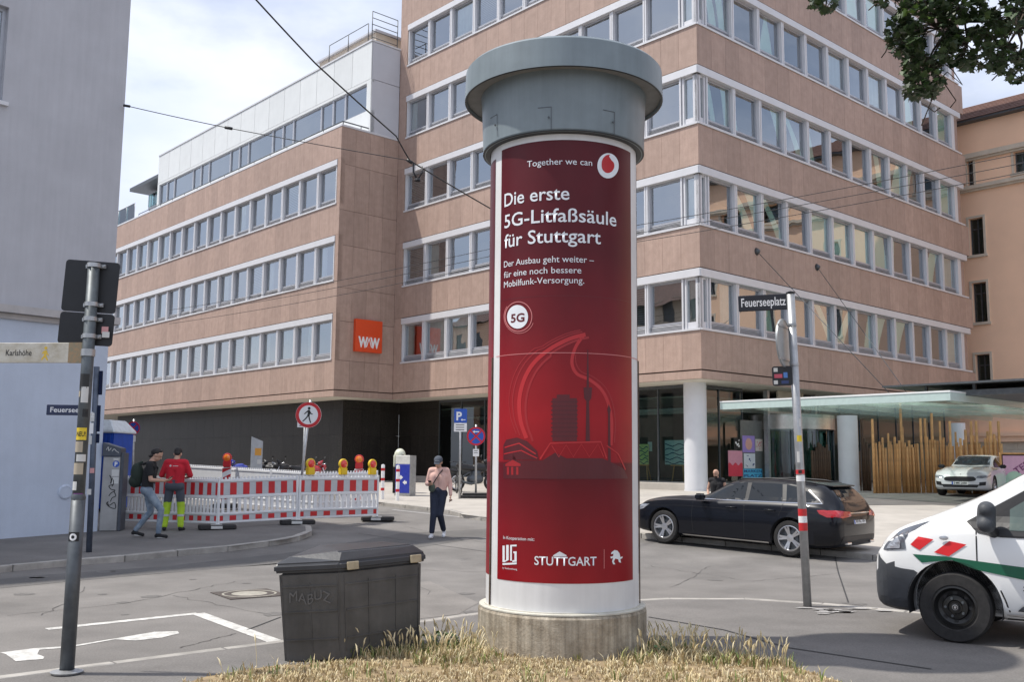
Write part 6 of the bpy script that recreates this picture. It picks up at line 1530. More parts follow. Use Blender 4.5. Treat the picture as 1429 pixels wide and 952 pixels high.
    for x in (VX, -1.55):
        wheel(van, x, s*.85, VR, .205, 0, s, mat('steel_rim_black', (.018, .018, .018), .3, .2, var=.2, scale=5), wd=.215)
        b = MB(); b.lathe([(.440, -.18), (.440, .08)], 30, M=T(x, s*.80, VR+.02) @ RX(math.pi/2), a0=-.25, a1=math.pi+.25); b.lathe([(.440, 0), (0, 0)], 30, M=T(x, s*.60, VR+.02) @ RX(math.pi/2), a0=-.25, a1=math.pi+.25); b.build('wheel_arch', inner_dark, van, fix=False)
sk3.top('windscreen', [(.80, -.66), (.75, 0), (.80, .66), (1.55, .72), (1.66, 0), (1.55, -.72)], gl, van, .008)
sk3.end('front_bumper', [(-.5, .36), (.5, .36), (.6, .45), (.6, .60), (.5, .66), (-.5, .66), (-.6, .60), (-.6, .45)], bumper, van, .016, 1)
sk3.end('grille', [(-.40, .70), (.40, .70), (.46, .78), (-.46, .78)], trim, van, .02, 1, .05)
# ------------------------------------------------------------------ people
skin_m = mat('skin', (.52, .31, .22), .55, var=.08, scale=6); hair_m = mat('dark_hair', (.018, .014, .012), .6, var=.3, scale=40, bump=.4)
def hand(sh, wrist, dirn, palm_n, s=1.0, curl=.5):
    "palm, four unequal fingers with knuckle bends and a thumb leaving the side of the palm"
    d = Vector(dirn).normalized(); n = Vector(palm_n); n = (n-d*n.dot(d)).normalized(); side = d.cross(n); w_ = Vector(wrist)
    for k in range(4):
        o = side*((k-1.5)*.019*s); ln = (.068, .078, .073, .056)[k]*s; base = w_+d*.085*s+o
        sh.append(('c', w_+d*.012*s+o*.7, base, .013*s, .011*s, 8, 3))
        a = curl*.9; p1 = base+(d*math.cos(a*.5)+n*math.sin(a*.5))*ln*.45; p2 = p1+(d*math.cos(a*1.4)+n*math.sin(a*1.4))*ln*.33; p3 = p2+(d*math.cos(a*2.1)+n*math.sin(a*2.1))*ln*.24
        sh += [('c', base, p1, .0095*s, .0088*s, 8, 3), ('c', p1, p2, .0088*s, .008*s, 8, 3), ('c', p2, p3, .008*s, .0068*s, 8, 3)]
    t0 = w_+d*.025*s+side*-.026*s; t1 = t0+(d*.6-side*.7+n*.35).normalized()*.042*s; t2 = t1+(d*.9-side*.2+n*.4).normalized()*.032*s
    sh += [('c', t0, t1, .013*s, .011*s, 8, 3), ('c', t1, t2, .0105*s, .0085*s, 8, 3)]
def person(label, loc, rz, J, cloth, sc=1.0, hair='short', extra=None):
    """J: joints in metres, x right of the figure, y = forward, z up (height 1.75)"""
    o = empty('person', label, 'person', loc, rz); o.scale = (sc,)*3
    V_ = {k: Vector(v) for k, v in J.items()}
    hc = V_['head']; up = (hc-V_['neck']).normalized(); F = Vector(J.get('face', (0, 1, 0))).normalized(); F = (F-up*F.dot(up)*.4).normalized(); S = F.cross(up).normalized(); HM = Matrix((S, F, up)).transposed().to_4x4()
    def hp(x, y, z): return hc+S*x+F*y+up*z
    sh = [('e', hc+up*.025, (.076, .094, .098), HM), ('e', hp(0, .028, -.055), (.056, .066, .062), HM), ('c', hp(0, .05, -.085), hp(0, .06, -.085), .026, .024, 10, 4),
          ('c', hp(0, .088, .005), hp(0, .108, -.028), .010, .014, 8, 3), ('e', hp(.078, -.008, -.01), (.010, .020, .030), HM), ('e', hp(-.078, -.008, -.01), (.010, .020, .030), HM),
          ('c', hp(-.03, .086, .022), hp(.03, .086, .022), .011, .011, 8, 3), ('c', hp(-.014, .092, -.062), hp(.014, .092, -.062), .008, .008, 8, 3),
          ('c', V_['neck']-up*.02, hp(0, -.012, -.07), .057, .052), ('c', V_['chest'], V_['neck'], .10, .065)]
    sl = V_['sl']; sr = V_['sr']; pv = V_['pelvis']; ch = V_['chest']; cxv = (sr-sl).normalized()
    sh += [('c', sl+cxv*.04, sr-cxv*.04, .068, .068), ('c', ch+cxv*.07, pv+cxv*.055, .098, .080), ('c', ch-cxv*.07, pv-cxv*.055, .098, .080)]
    for s in 'lr':
        sh += [('c', V_['s'+s], V_['e'+s], .050, .040), ('c', V_['e'+s], V_['w'+s], .040, .026)]
        hand(sh, V_['w'+s], V_['w'+s]-V_['e'+s] if 'hd'+s not in V_ else V_['hd'+s], V_.get('pn'+s, Vector((0, 1, 0))), 1.0, J.get('curl'+s, .55))
        sh += [('c', V_['h'+s], V_['k'+s], .068, .048), ('c', V_['k'+s], V_['a'+s], .053, .034)]
    blend(sh, 'body', skin_m, o, .009, 1)
    # eyes, brows
    b = MB()
    for x in (-.030, .030): b.lathe([(.008, 0), (.005, .003), (0, .004)], 10, M=T(*hp(x, .0905, .004)) @ HM @ RX(-math.pi/2))
    b.build('eyes', signblack, o, fix=False)
    if 'shirt' in cloth:
        c = cloth['shirt']; g = .016; q = [('c', sl+cxv*.02, sr-cxv*.02, .075, .075), ('c', ch+cxv*.085, pv+cxv*.06+Vector((0, 0, c.get('hem', -.02))), .118, c.get('waist', .118)), ('c', ch-cxv*.085, pv-cxv*.06+Vector((0, 0, c.get('hem', -.02))), .118, c.get('waist', .118)), ('c', ch, V_['neck']-Vector((0, 0, .03)), .12, .075)]
        for s in 'lr':
            t = c.get('sleeve', .6); m_ = V_['s'+s].lerp(V_['e'+s], min(t, 1)); q.append(('c', V_['s'+s], m_, .068, .060 if t < 1 else .052))
            if t > 1: q.append(('c', V_['e'+s], V_['e'+s].lerp(V_['w'+s], min(1, t-1)), .052, .038))
        blend(q, c.get('name', 'shirt'), c['m'], o, .012, 3)
    c = cloth['trousers']; q = [('c', pv+cxv*.055+Vector((0, 0, .05)), V_['hr']-Vector((0, 0, .0)), .118, .10), ('c', pv-cxv*.055+Vector((0, 0, .05)), V_['hl']-Vector((0, 0, .0)), .118, .10), ('c', V_['hl']+Vector((0, -.035, .0)), V_['hr']+Vector((0, -.035, .0)), .105, .105)]
    q.append(('c', pv+Vector((0, .03, .03)), pv+Vector((0, .02, -.06)), .105, .09)); k_ = c.get('wide', 1.0)
    for s in 'lr':
        A_ = V_['k'+s].lerp(V_['a'+s], c.get('len', .93)); q += [('c', V_['h'+s], V_['k'+s], .098, .070*k_), ('c', V_['k'+s], A_, .070*k_, .056*k_)]
    blend(q, 'trousers', c['m'], o, .012, 2)
    for s in 'lr':
        a_ = V_['a'+s]; fd = V_['f'+s].normalized(); sd_ = Vector((0, 0, 1)).cross(fd).normalized(); toe = a_+fd*.15; gr = Vector((0, 0, J.get('ground', 0)))
        dn = V_.get('fn'+s, Vector((0, 0, -1)))
        q = [('c', a_+dn*.01, a_+dn*.045-fd*.035, .042, .038), ('c', a_+dn*.045, toe+dn*.058, .042, .034), ('c', a_+dn*.052-sd_*.012+fd*.08, toe+dn*.06-sd_*.012-fd*.02, .032, .030), ('c', a_+dn*.05+sd_*.012+fd*.08, toe+dn*.06+sd_*.012-fd*.02, .032, .030)]
        blend(q, 'shoe', cloth['shoes'], o, .009, 1)
        sole = [('c', a_+dn*.078-fd*.035, toe+dn*.082, .014, .012), ('c', a_+dn*.078+sd_*.02, toe+dn*.082+sd_*.016-fd*.02, .014, .012), ('c', a_+dn*.078-sd_*.02, toe+dn*.082-sd_*.016-fd*.02, .014, .012)]
        blend(sole, 'shoe_sole', cloth.get('sole', signwhite), o, .009, 0)
    if hair == 'short':
        blend([('e', hp(0, -.022, .055), (.084, .092, .082), HM), ('c', hp(-.045, .035, .095), hp(.045, .035, .095), .024, .024), ('e', hp(0, -.06, .0), (.070, .045, .065), HM)], 'hair', hair_m, o, .010, 1)
    elif hair == 'beard_bald':
        blend([('e', hp(0, .030, -.078), (.058, .064, .042), HM)], 'beard', hair_m, o, .010, 1)
    elif hair == 'cap':
        blend([('e', hp(0, -.03, .0), (.080, .075, .07), HM)], 'hair', hair_m, o, .010, 1)
    elif hair == 'bun':
        blend([('e', hp(0, -.030, .045), (.086, .092, .092), HM), ('c', hp(-.045, .035, .10), hp(.045, .035, .10), .025, .025), ('e', hp(0, -.09, .02), (.055, .05, .06), HM), ('c', hp(0, -.06, -.05), hp(0, -.10, -.09), .045, .03)], 'hair', hair_m, o, .010, 1)
    return o, hp, HM
def cloth(n, c, **k): return mat('cloth_'+n, c, .9, var=k.pop('var', .12), scale=k.pop('scale', 5), bump=.3, bscale=120, **k)

# 1 man with backpack, looking at his phone, walking to the right
pm1 = gp(202, 751, .1)
denim = cloth('denim', (.13, .18, .25), col2=(.28, .34, .40), scale=9); blackc = cloth('black', (.016, .016, .018)); redc = cloth('red', (.52, .015, .03)); whitec = cloth('white', (.70, .70, .72)); navyc = cloth('navy', (.018, .024, .045)); pinkc = cloth('salmon', (.66, .42, .36)); slate = cloth('slate', (.07, .08, .10)); hiviz = cloth('hiviz', (.42, .62, .04))
J1 = dict(pelvis=(0, 0, .98), chest=(0, .04, 1.30), neck=(0, .07, 1.49), head=(0, .15, 1.62), face=(0, 1, -.55), sl=(-.17, .05, 1.42), sr=(.17, .05, 1.42), el=(-.21, .08, 1.13), er=(.22, .10, 1.13), wl=(-.10, .34, 1.12), wr=(.12, .34, 1.11), hdl=(.5, .8, .2), hdr=(-.4, .85, .15), pnl=(.5, -.2, .8), pnr=(-.5, -.2, .8),
          hl=(-.09, 0, .93), hr=(.09, .02, .93), kl=(-.10, .06, .50), kr=(.10, .30, .55), al=(-.09, -.21, .13), ar=(.09, .27, .09), fl=(0, .98, -.12), fr=(0, 1, 0))
pr1, hp1, HM1 = person('man in black t-shirt and washed jeans with a dark green backpack looking at his phone', (pm1.x, pm1.y, pm1.z-.0), R(-90+8), J1, dict(shirt=dict(m=blackc, name='t_shirt', sleeve=.62, hem=-.03), trousers=dict(m=denim, wide=.92, len=.94), shoes=blackc, sole=whp), 1.03, 'bun')
blend([('e', (0, -.20, 1.22), (.155, .13, .24), RX(R(8))), ('e', (0, -.24, 1.10), (.145, .12, .13), None), ('c', (0, -.17, 1.45), (0, -.13, 1.47), .03, .03)], 'backpack', cloth('pack', (.022, .034, .026)), pr1, .014, 2)
b = MB()
for s in (-1, 1): b.tube([(s*.10, -.13, 1.42), (s*.115, .03, 1.485), (s*.12, .155, 1.36), (s*.13, .12, 1.2), (s*.13, -.08, 1.05)], .018, 6)
b.build('backpack_straps', blackc, pr1)
b = MB(); b.box(-.035, .035, -.005, .005, -.07, .07, M=T(.01, .42, 1.165) @ RX(R(-55))); b.build('phone', signblack, pr1, bevel=.004)

# 2 worker in red shirt, back to us
pm2 = gp(241, 741, .1)
J2 = dict(pelvis=(0, 0, .98), chest=(0, .02, 1.30), neck=(0, .03, 1.49), head=(.01, .08, 1.61), face=(0, 1, -.6), sl=(-.19, .02, 1.43), sr=(.19, .02, 1.43), el=(-.30, .05, 1.15), er=(.30, .05, 1.15), wl=(-.16, .27, 1.10), wr=(.16, .27, 1.10), hdl=(.6, .7, .1), hdr=(-.6, .7, .1), pnl=(.3, .2, .8), pnr=(-.3, .2, .8),
          hl=(-.10, 0, .93), hr=(.10, 0, .93), kl=(-.15, .03, .50), kr=(.14, .03, .50), al=(-.17, -.02, .09), ar=(.16, -.02, .09), fl=(-.25, 1, 0), fr=(.25, 1, 0))
pr2, hp2, _ = person('worker in red shirt with grey and neon yellow trousers, his back to us', pm2, R(6), J2, dict(shirt=dict(m=redc, sleeve=.95, hem=-.04, waist=.125), trousers=dict(m=(hiviz, slate, .60), wide=1.15, len=.95), shoes=blackc, sole=blackc), 1.02, 'short')
b = MB()
b.poly([(x, -.148, z) for x, z in circle2d(-.08, 1.36, .022, n=14)]); b.box(-.03, .08, -.150, -.149, 1.350, 1.362); b.build('back_print', whp, pr2, fix=False)
b = MB(); 
for x in (-.155, .15): b.lathe([(.0735, .30), (.0735, .345)], 20, M=T(x, 0.0, 0)); 
b.build('reflective_band', grey_refl, pr2, fix=False)

# 3 walker with cap and crossbody bag in the road, facing us
pm3 = gp(611, 751)
J3 = dict(pelvis=(0, 0, .97), chest=(0, .02, 1.29), neck=(0, .04, 1.48), head=(.0, .10, 1.60), face=(.05, 1, -.55), sl=(-.17, .01, 1.42), sr=(.17, .01, 1.42), el=(-.24, -.03, 1.14), er=(.25, .00, 1.14), wl=(-.27, .06, .90), wr=(.16, .26, 1.13), hdl=(-.1, .2, -1), pnl=(1, .1, 0), hdr=(-.35, .9, .1), pnr=(-.4, .1, .9),
          hl=(-.09, 0, .93), hr=(.09, .02, .93), kl=(-.06, .13, .50), kr=(.07, .17, .51), al=(-.10, -.17, .13), ar=(.10, .20, .09), fl=(-.1, 1, -.25), fr=(.0, 1, .05))
pr3, hp3, HM3 = person('person in salmon shirt, navy trousers and dark cap crossing the road with a phone', pm3, R(180-6), J3, dict(shirt=dict(m=pinkc, sleeve=1.92, hem=.03, waist=.112), trousers=dict(m=navyc, wide=1.05, len=.86), shoes=whitec, sole=whitec), 1.01, 'cap')
blend([('e', hp3(0, -.008, .055), (.094, .108, .082), HM3), ('c', hp3(-.04, .10, .06), hp3(.04, .10, .06), .022, .022)], 'cap', slate, pr3, .010, 1)
b = MB(); b.add([tuple(hp3(x, y, z)) for x, y, z in ((-.07, .09, .062), (.07, .09, .062), (.055, .165, .040), (-.055, .165, .040), (-.07, .09, .052), (.07, .09, .052), (.055, .165, .032), (-.055, .165, .032))], [(0, 1, 2, 3), (7, 6, 5, 4), (0, 4, 5, 1), (1, 5, 6, 2), (2, 6, 7, 3), (3, 7, 4, 0)]); b.build('cap_peak', slate, pr3, bevel=.003)
b = MB(); b.tube([(-.12, .03, 1.475), (-.04, .165, 1.36), (.06, .165, 1.20), (.13, .14, 1.08)], .011, 6); b.tube([(-.12, .03, 1.475), (-.05, -.12, 1.35), (.08, -.12, 1.15), (.14, .02, 1.07)], .011, 6); b.build('bag_strap', blackc, pr3)
blend([('e', (.12, .16, 1.06), (.075, .04, .10), None)], 'crossbody_bag', cloth('olive', (.07, .09, .07)), pr3, .010, 1)
b = MB(); b.box(-.035, .035, -.005, .005, -.07, .07, M=T(.12, .38, 1.18) @ RX(R(-60))); b.build('phone', signblack, pr3, bevel=.004)
b = MB(); b.box(-.03, .03, -.05, .05, -.015, .015, M=T(-.28, .10, .80)); b.build('held_case', mat('brown_case', (.10, .04, .03), .5), pr3, bevel=.008)

# 4 man behind the black car
p4 = at(1001, 690, 22.6)
J4 = dict(pelvis=(0, 0, .98), chest=(0, .02, 1.30), neck=(0, .04, 1.49), head=(.0, .08, 1.61), face=(.3, 1, -.1), sl=(-.19, .02, 1.42), sr=(.19, .02, 1.42), el=(-.25, -.02, 1.14), er=(.27, .02, 1.14), wl=(-.22, .12, .92), wr=(.20, .18, .95),
          hl=(-.10, 0, .93), hr=(.10, 0, .93), kl=(-.10, .03, .50), kr=(.10, .03, .50), al=(-.12, -.02, .09), ar=(.12, -.02, .09), fl=(-.15, 1, 0), fr=(.15, 1, 0))
pr4, hp4, _ = person('bearded bald man in dark sleeveless top behind the dark estate car', (p4.x, p4.y, gz(p4.y)+.1), R(150), J4, dict(shirt=dict(m=blackc, sleeve=.12), trousers=dict(m=slate), shoes=blackc, sole=blackc), .79, 'beard_bald')

# ------------------------------------------------------------------ barriers round the roadworks
def make_barrier(label, L_=2.1, striped=True):
    t = empty('barrier', label, 'barrier', group='white plastic barriers round the roadworks')
    b = MB(); b.box(0, .05, -.025, .025, .10, 1.12); b.box(L_-.05, L_, -.025, .025, .10, 1.12); b.box(.05, L_-.05, -.025, .025, 1.02, 1.08); b.box(.05, L_-.05, -.025, .025, .66, .72); b.box(.05, L_-.05, -.025, .025, .30, .35); b.box(.05, L_-.05, -.025, .025, .12, .16)
    b.build('frame', white_p, t, bevel=.008)
    n = 14; sp_ = (L_-.12)/n; bar = MB(); bar.box(-.035, .035, -.012, .012, .352, .658); bm_ = bar.mesh('bar')
    bm_.materials.append(white_p)
    for i in range(n): o = bpy.data.objects.new('bar', bm_); col.objects.link(o); o.parent = t; o.location = (.06+(i+.5)*sp_, 0, 0)
    for nm, z0, z1 in (('upper_board', .722, 1.018), ('lower_board', .162, .298)):
        b = MB(); b.box(.052, L_-.052, -.010, .010, z0, z1); b.build(nm, grey_refl if striped else white_p, t)
        m = 6; w_ = (L_-.104)/(m*2)
        for i in range(m+1) if striped else ():
            x0 = .052+i*2*w_-w_/2; x1 = x0+w_; x0 = max(.052, x0); x1 = min(L_-.052, x1); q = MB(); q.box(x0, x1, -.0135, .0135, z0+.015, z1-.015); q.build('red_stripe', red_p, t)
    b = MB()
    for i in range(20): b.box(.07+i*(L_-.14)/20, .07+i*(L_-.14)/20+.045, -.012, .012, 1.082, 1.125)
    b.build('top_teeth', white_p, t)['kind'] = 'stuff'
    return t
foot_m = mat('recycled_rubber', (.035, .033, .033), .9, var=.3, scale=15, bump=.4)
def make_foot(label='black rubber barrier foot with a white label'):
    t = empty('ballast_block', label, 'ballast block', group='rubber ballast blocks under the barriers')
    b = MB(); b.prism([(-.40, -.12), (-.36, -.19), (.36, -.19), (.40, -.12), (.40, .12), (.36, .19), (-.36, .19), (-.40, .12)], 0, .10); b.build('block', foot_m, t, bevel=.02)
    b = MB(); b.box(-.14, .10, -.195, -.191, .02, .08); b.box(-.14, .10, -.10, .10, .101, .104); b.build('label_plate', whp, t)
    return t
bar0 = make_barrier('x'); barw = make_barrier('x', striped=False); used_w = [0]; foot0 = make_foot(); used_b = [0]; used_f = [0]
def put_barrier(P0, P1, label, white=False):
    d = (P1-P0); L_ = Vector((d.x, d.y)).length; src, us = (barw, used_w) if white else (bar0, used_b); o = src if not us[0] else copy_tree(src); us[0] = 1; o['label'] = label
    o.matrix_world = T(*P0) @ RZ(math.atan2(d.y, d.x)) @ RY(-math.atan2(d.z, L_)); o.scale = (L_/2.1, 1, 1)
    return o
def put_foot(P, rz, label):
    o = foot0 if not used_f[0] else copy_tree(foot0); used_f[0] = 1; o['label'] = label; o.location = P; o.rotation_euler = (0, 0, rz)
g1 = gp(158, 735, .1); g2 = gp(303, 739, .1); g3 = gp(415, 732, .1); g4 = gp(527, 727, .02)
gm = (g1+g2)/2
put_barrier(g1, gm, 'white barrier with red stripes behind the two men'); put_barrier(gm, g2, 'white barrier ending at the rubber foot right of the red-shirted worker')
put_barrier(g2, g3, 'white barrier with open slots between the worker and the no-pedestrian sign'); put_barrier(g3, g4, 'white barrier with three warning lamps on its top edge')
put_foot(g2+Vector((0, 0, -.0)), R(20), 'black rubber foot on the pavement right of the worker'); put_foot(g3, R(15), 'black rubber foot under the tilted no-pedestrian sign'); put_foot(g4, R(0), 'black rubber foot at the right end of the barriers')
r0 = gp(440, 720, .05); r3 = gp(262, 703, .05)
for i in range(3):
    a, b_ = r0.lerp(r3, i/3), r0.lerp(r3, (i+1)/3)
    for v in (a, b_): v.z = gz(v.y)+.05
    put_barrier(b_, a, ('rear white barrier behind the parked motorcycles, nearest the sign', 'rear white barrier in the middle of the back row', 'rear white barrier farthest up the side street')[i], True)
r5 = gp(527, 716, .05); put_barrier(r0, Vector((r5.x, r5.y, gz(r5.y)+.05)), 'rear white barrier behind the three warning lamps', True)
# warning lamps
lens = mat('lamp_red_lens', (.75, .03, .02), .15, coat=1, var=.15, scale=30); lens_o = mat('lamp_orange_lens', (.90, .22, .02), .15, coat=1, var=.15, scale=30)
def make_lamp(body, lensm, label, group=None):
    t = empty('warning_lamp', label, 'warning lamp', group=group)
    b = MB(); b.box(-.10, .10, -.06, .06, 0, .17); b.build('battery_case', body, t, bevel=.015, seg=2)
    b = MB(); b.lathe([(.115, -.035), (.125, -.02), (.125, .02), (.115, .035), (.095, .036)], 28, M=T(0, 0, .26) @ RX(math.pi/2)); b.build('lens_ring', body, t, fix=False)
    b = MB(); b.lathe([(.095, -.03), (.095, .038), (.07, .055), (.03, .064), (0, .066)], 28, M=T(0, 0, .26) @ RX(math.pi/2)); b.lathe([(.095, -.03), (0, -.03)], 28, M=T(0, 0, .26) @ RX(math.pi/2)); b.build('lens', lensm, t, fix=False)
    return t
lab = ('leftmost of the three yellow lamps with red lens on the barrier', 'middle of the three yellow lamps with red lens on the barrier', 'rightmost of the three yellow lamps with red lens on the barrier'); lp0 = make_lamp(yellow_p, lens, lab[0], 'yellow lamps with red lens on the barrier')
bdir = math.atan2((g4-g3).y, (g4-g3).x)
for i, f in enumerate((.13, .53, .91)):
    o = lp0 if i == 0 else copy_tree(lp0); o['label'] = lab[i]; q = g3.lerp(g4, f); o.location = (q.x, q.y, q.z+1.13); o.rotation_euler = (0, 0, bdir)
def beacon(px, Y, ztop_px, label1, label2):
    q = at(px, ztop_px, Y); z0 = gz(Y)+.05; t = empty('guide_beacon', label1, 'traffic beacon', (q.x, q.y, z0), group='red and white beacons behind the barriers')
    b = MB(); b.box(-.125, .125, -.02, .02, .12, 1.12); b.build('board', signwhite, t, bevel=.01)
    b = MB()
    for k in range(4): 
        z = .16+k*.26; b.poly([(-.12, -.022, z+.02), (.12, -.022, z+.14), (.12, -.022, min(1.11, z+.26)), (-.12, -.022, z+.14)])
    b.build('red_stripes', red_p, t, fix=False)
    b = MB(); b.prism([(-.3, -.18), (.3, -.18), (.3, .18), (-.3, .18)], 0, .12); b.build('foot', foot_m, t, bevel=.02)
    o = make_lamp(red_p, lens_o, label2); o.location = (q.x, q.y, z0+1.12); return t
beacon(316.5, 27.5, 655, 'red and white beacon behind the left part of the barriers', 'red lamp with orange lens on the left beacon')
beacon(501, 27.2, 655, 'red and white beacon behind the right end of the barriers', 'red lamp with orange lens on the right beacon')

# ------------------------------------------------------------------ round and square signs
def disc_sign(name, label, px, py, rpx, Y, foot_px, draw, lean=None, polem_=None, rz=0, stand=False):
    c = at(px, py, Y); fx, fy = foot_px; f = at(fx, fy, Y); f = Vector((f.x, f.y, gz(Y)+.1)); top = at(px, py-rpx-3, Y)
    t = empty(name, label, 'traffic sign'); M = lean_frame(f, top); t.matrix_world = M; Lp = (top-f).length; r = rpx*((c-Vector((0, 0, CAMZ))).length)/FPX
    b = MB(); b.tube([(0, 0, 0), (0, 0, Lp)], .032, 12); b.build('pole', polem_ or steel, t)
    zc = Lp-r-3*(r/rpx); D = T(0, -.045, zc) @ RZ(rz); draw(t, D, r); return t, M, Lp, zc, r
def flatdisc(t, D, r, m, y, name, r0=0):
    b = MB(); b.lathe([(r, 0), (r0, 0)], 36, M=D @ T(0, y, 0) @ RX(math.pi/2)); return b.build(name, m, t, fix=False)
def d_nowalk(t, D, r):
    b = MB(); b.lathe([(0, -.008), (r, -.008), (r, .008), (0, .008)], 40, M=D @ RX(math.pi/2)); b.build('disc', signwhite, t, fix=False)
    flatdisc(t, D, r*.99, mat('sign_red', (.55, .012, .02), .4), -.010, 'red_ring', r*.74)
    b = MB(); s = r/.42
    L2 = [circle2d(.0, .215*s, .045*s, n=14), [(-.035*s, .16*s), (.035*s, .16*s), (.05*s, .05*s), (.04*s, -.05*s), (-.04*s, -.05*s), (-.03*s, .05*s)],
          [(-.03*s, .155*s), (-.09*s, .09*s), (-.15*s, .02*s), (-.125*s, .005*s), (-.07*s, .06*s), (-.02*s, .10*s)], [(.03*s, .15*s), (.08*s, .07*s), (.14*s, .045*s), (.13*s, .02*s), (.06*s, .035*s), (.02*s, .10*s)],
          [(-.04*s, -.04*s), (.0, -.05*s), (-.06*s, -.14*s), (-.15*s, -.24*s), (-.18*s, -.22*s), (-.10*s, -.13*s)], [(.0, -.04*s), (.04*s, -.04*s), (.07*s, -.13*s), (.12*s, -.25*s), (.085*s, -.26*s), (.03*s, -.14*s)]]
    for lp_ in L2: b.poly([tuple(D @ Vector((x, -.0115, z))) for x, z in lp_])
    b.build('walker_symbol', signblack, t, fix=False)
def d_nostop(t, D, r):
    b = MB(); b.lathe([(0, -.008), (r, -.008), (r, .008), (0, .008)], 40, M=D @ RX(math.pi/2)); b.build('disc', blue_p, t, fix=False)
    sr_ = mat('sign_red', (.55, .012, .02), .4); flatdisc(t, D, r*.99, sr_, -.010, 'red_ring', r*.80)
    b = MB()
    for a in (45, -45):
        c, s = math.cos(R(a)), math.sin(R(a)); l, w_ = r*.82, r*.085; b.poly([tuple(D @ Vector((x*c-z*s, -.0105-(.0006 if a > 0 else 0), x*s+z*c))) for x, z in ((-l, -w_), (l, -w_), (l, w_), (-l, w_))])
    b.build('red_cross', sr_, t, fix=False)
def d_nostop_arrow(t, D, r):
    d_nostop(t, D, r); b = MB(); s = r*.36; b.poly([tuple(D @ Vector((x*s, -.013, r*.48+z*s))) for x, z in ((-1, 0), (-.4, .45), (-.4, .14), (.9, .14), (.9, -.14), (-.4, -.14), (-.4, -.45))]); b.build('arrow', signwhite, t, fix=False)
def small_plate(t, M_, w_, h_, m=signwhite, lines=3, name='small_plate'):
    o = plate(name, rrect(w_, h_, .01, 2), -.012, -.004, m, t, M_)
    if lines:
        b = MB()
        for k in range(lines): b.box(-w_*.36, w_*.3, -.014, -.0125, h_*(.28-.28*k)-h_*.04, h_*(.28-.28*k)+h_*.04)
        b.build('print_lines', signblack, o)
    return o
t, M_, Lp, zc, r = disc_sign('traffic_sign', 'round red-rimmed no-pedestrians sign on a leaning pole at the barriers', 433.5, 579, 17.5, 24.3, (414, 729), d_nowalk)
t, M_, Lp, zc, r = disc_sign('traffic_sign', 'blue and red no-stopping sign in front of the dark wall by the portable toilet', 187, 597, 8.8, 31.5, (184, 706), d_nostop); small_plate(t, T(0, -.045, zc-r*1.55), r*.75, r*.9, lines=0)
t, M_, Lp, zc, r = disc_sign('traffic_sign', 'red and blue no-stopping sign with arrow just left of the column', 664.5, 609, 13, 31.2, (664, 695), d_nostop_arrow); small_plate(t, T(.0, -.045, zc-r*1.75), .19, .23, lines=2)
b = MB(); b.box(-.5, .5, -.25, .25, 0, .09); b.box(-.42, .42, -.2, .2, .092, .16); b.build('foot_plate', foot_m, t, bevel=.02)
# parking sign
def square_sign(px, py0, py1, pyp, Y, foot, label, arrow, behind=False):
    f = at(*foot, Y); f = Vector((f.x, f.y, gz(Y)+.1)); c = at(px, py0, Y); t = empty('parking_sign', label, 'traffic sign', f); Lp = c.z-f.z
    b = MB(); b.tube([(0, 0, 0), (0, 0, Lp-.02)], .032, 12); b.build('pole', steel, t)
    h1 = c.z-at(px, py1, Y).z; h2 = at(px, py1, Y).z-at(px, pyp, Y).z; w_ = .40
    plate('sign_face', rrect(w_, h1, .03), -.055, -.04, blue_p, t, T(0, 0, Lp-h1/2))
    text_obj('P', 'letter', signwhite, t, T(-.11 if not arrow else -.13, -.0565, Lp-h1*.80), width=.17, height=h1*.6, bold=.03)
    if arrow:
        b = MB(); s = .075; b.poly([(x*s+.08, -.0566, Lp-h1*.78+z*s) for x, z in ((-1, 0), (-.3, .5), (-.3, .16), (1, .16), (1, -.16), (-.3, -.16), (-.3, -.5))]); b.build('arrow', signwhite, t, fix=False)
    small_plate(t, T(0, -.04, Lp-h1-h2/2), w_, h2*.96, lines=3); return t
square_sign(642, 571, 590.5, 603, 30.8, (641, 702), 'blue parking sign with a white plate left of the column', True)
t = square_sign(424, 571, 586, 597, 27.5, (421, 720), 'blue parking sign half hidden behind the no-pedestrians sign', False)
# red and white bollards
def bollard(px, py, label):
    p = gp(px, py, .1); t = empty('bollard', label, 'bollard', p, group='red and white bollards at the crossing')
    b = MB(); b.lathe([(.055, 0), (.055, 1.02), (.045, 1.05), (0, 1.06)], 20); b.build('post', signwhite, t, fix=False)
    for z in (.26, .56, .86): b = MB(); b.lathe([(.0565, z), (.0565, z+.085)], 20); b.build('red_band', red_p, t, fix=False)
bollard(533.5, 697, 'left bollard with red bands, nearer the barriers'); bollard(554.5, 699, 'right bollard with red bands in front of the blue info column')
# blue and white info column, helmet shaped sculpture on top of a plinth
p = gp(562, 694, .1); p.y += .6; p.z = gz(p.y)+.1; t = empty('info_column', 'squat blue and white info column behind the right bollard', 'info column', p, R(-25))
b = MB(); b.box(-.27, .27, -.16, .16, .08, 1.0); b.build('panel', mat('info_blue', (.03, .05, .38), .4), t, bevel=.01); b = MB(); b.box(-.27, .27, -.16, .16, 1.002, 1.28); b.build('top_panel', mat('info_white', (.72, .72, .66), .5), t, bevel=.01); b = MB(); b.box(-.29, .29, -.18, .18, 0, .079); b.box(.271, .29, -.18, .18, .08, 1.28); b.build('frame', steel, t)
b = MB()
for dx, dz in ((0, 0), (.02, .16)):
    pts = [(.0+dx, .42+dz), (.10+dx, .50+dz), (.10+dx, .46+dz), (.16+dx, .46+dz), (.16+dx, .38+dz), (.10+dx, .38+dz), (.10+dx, .34+dz)]; b.poly([(x if not dz else -x+.04, -.162, z) for x, z in pts])
b.build('logo_arrows', signwhite, t, fix=False)
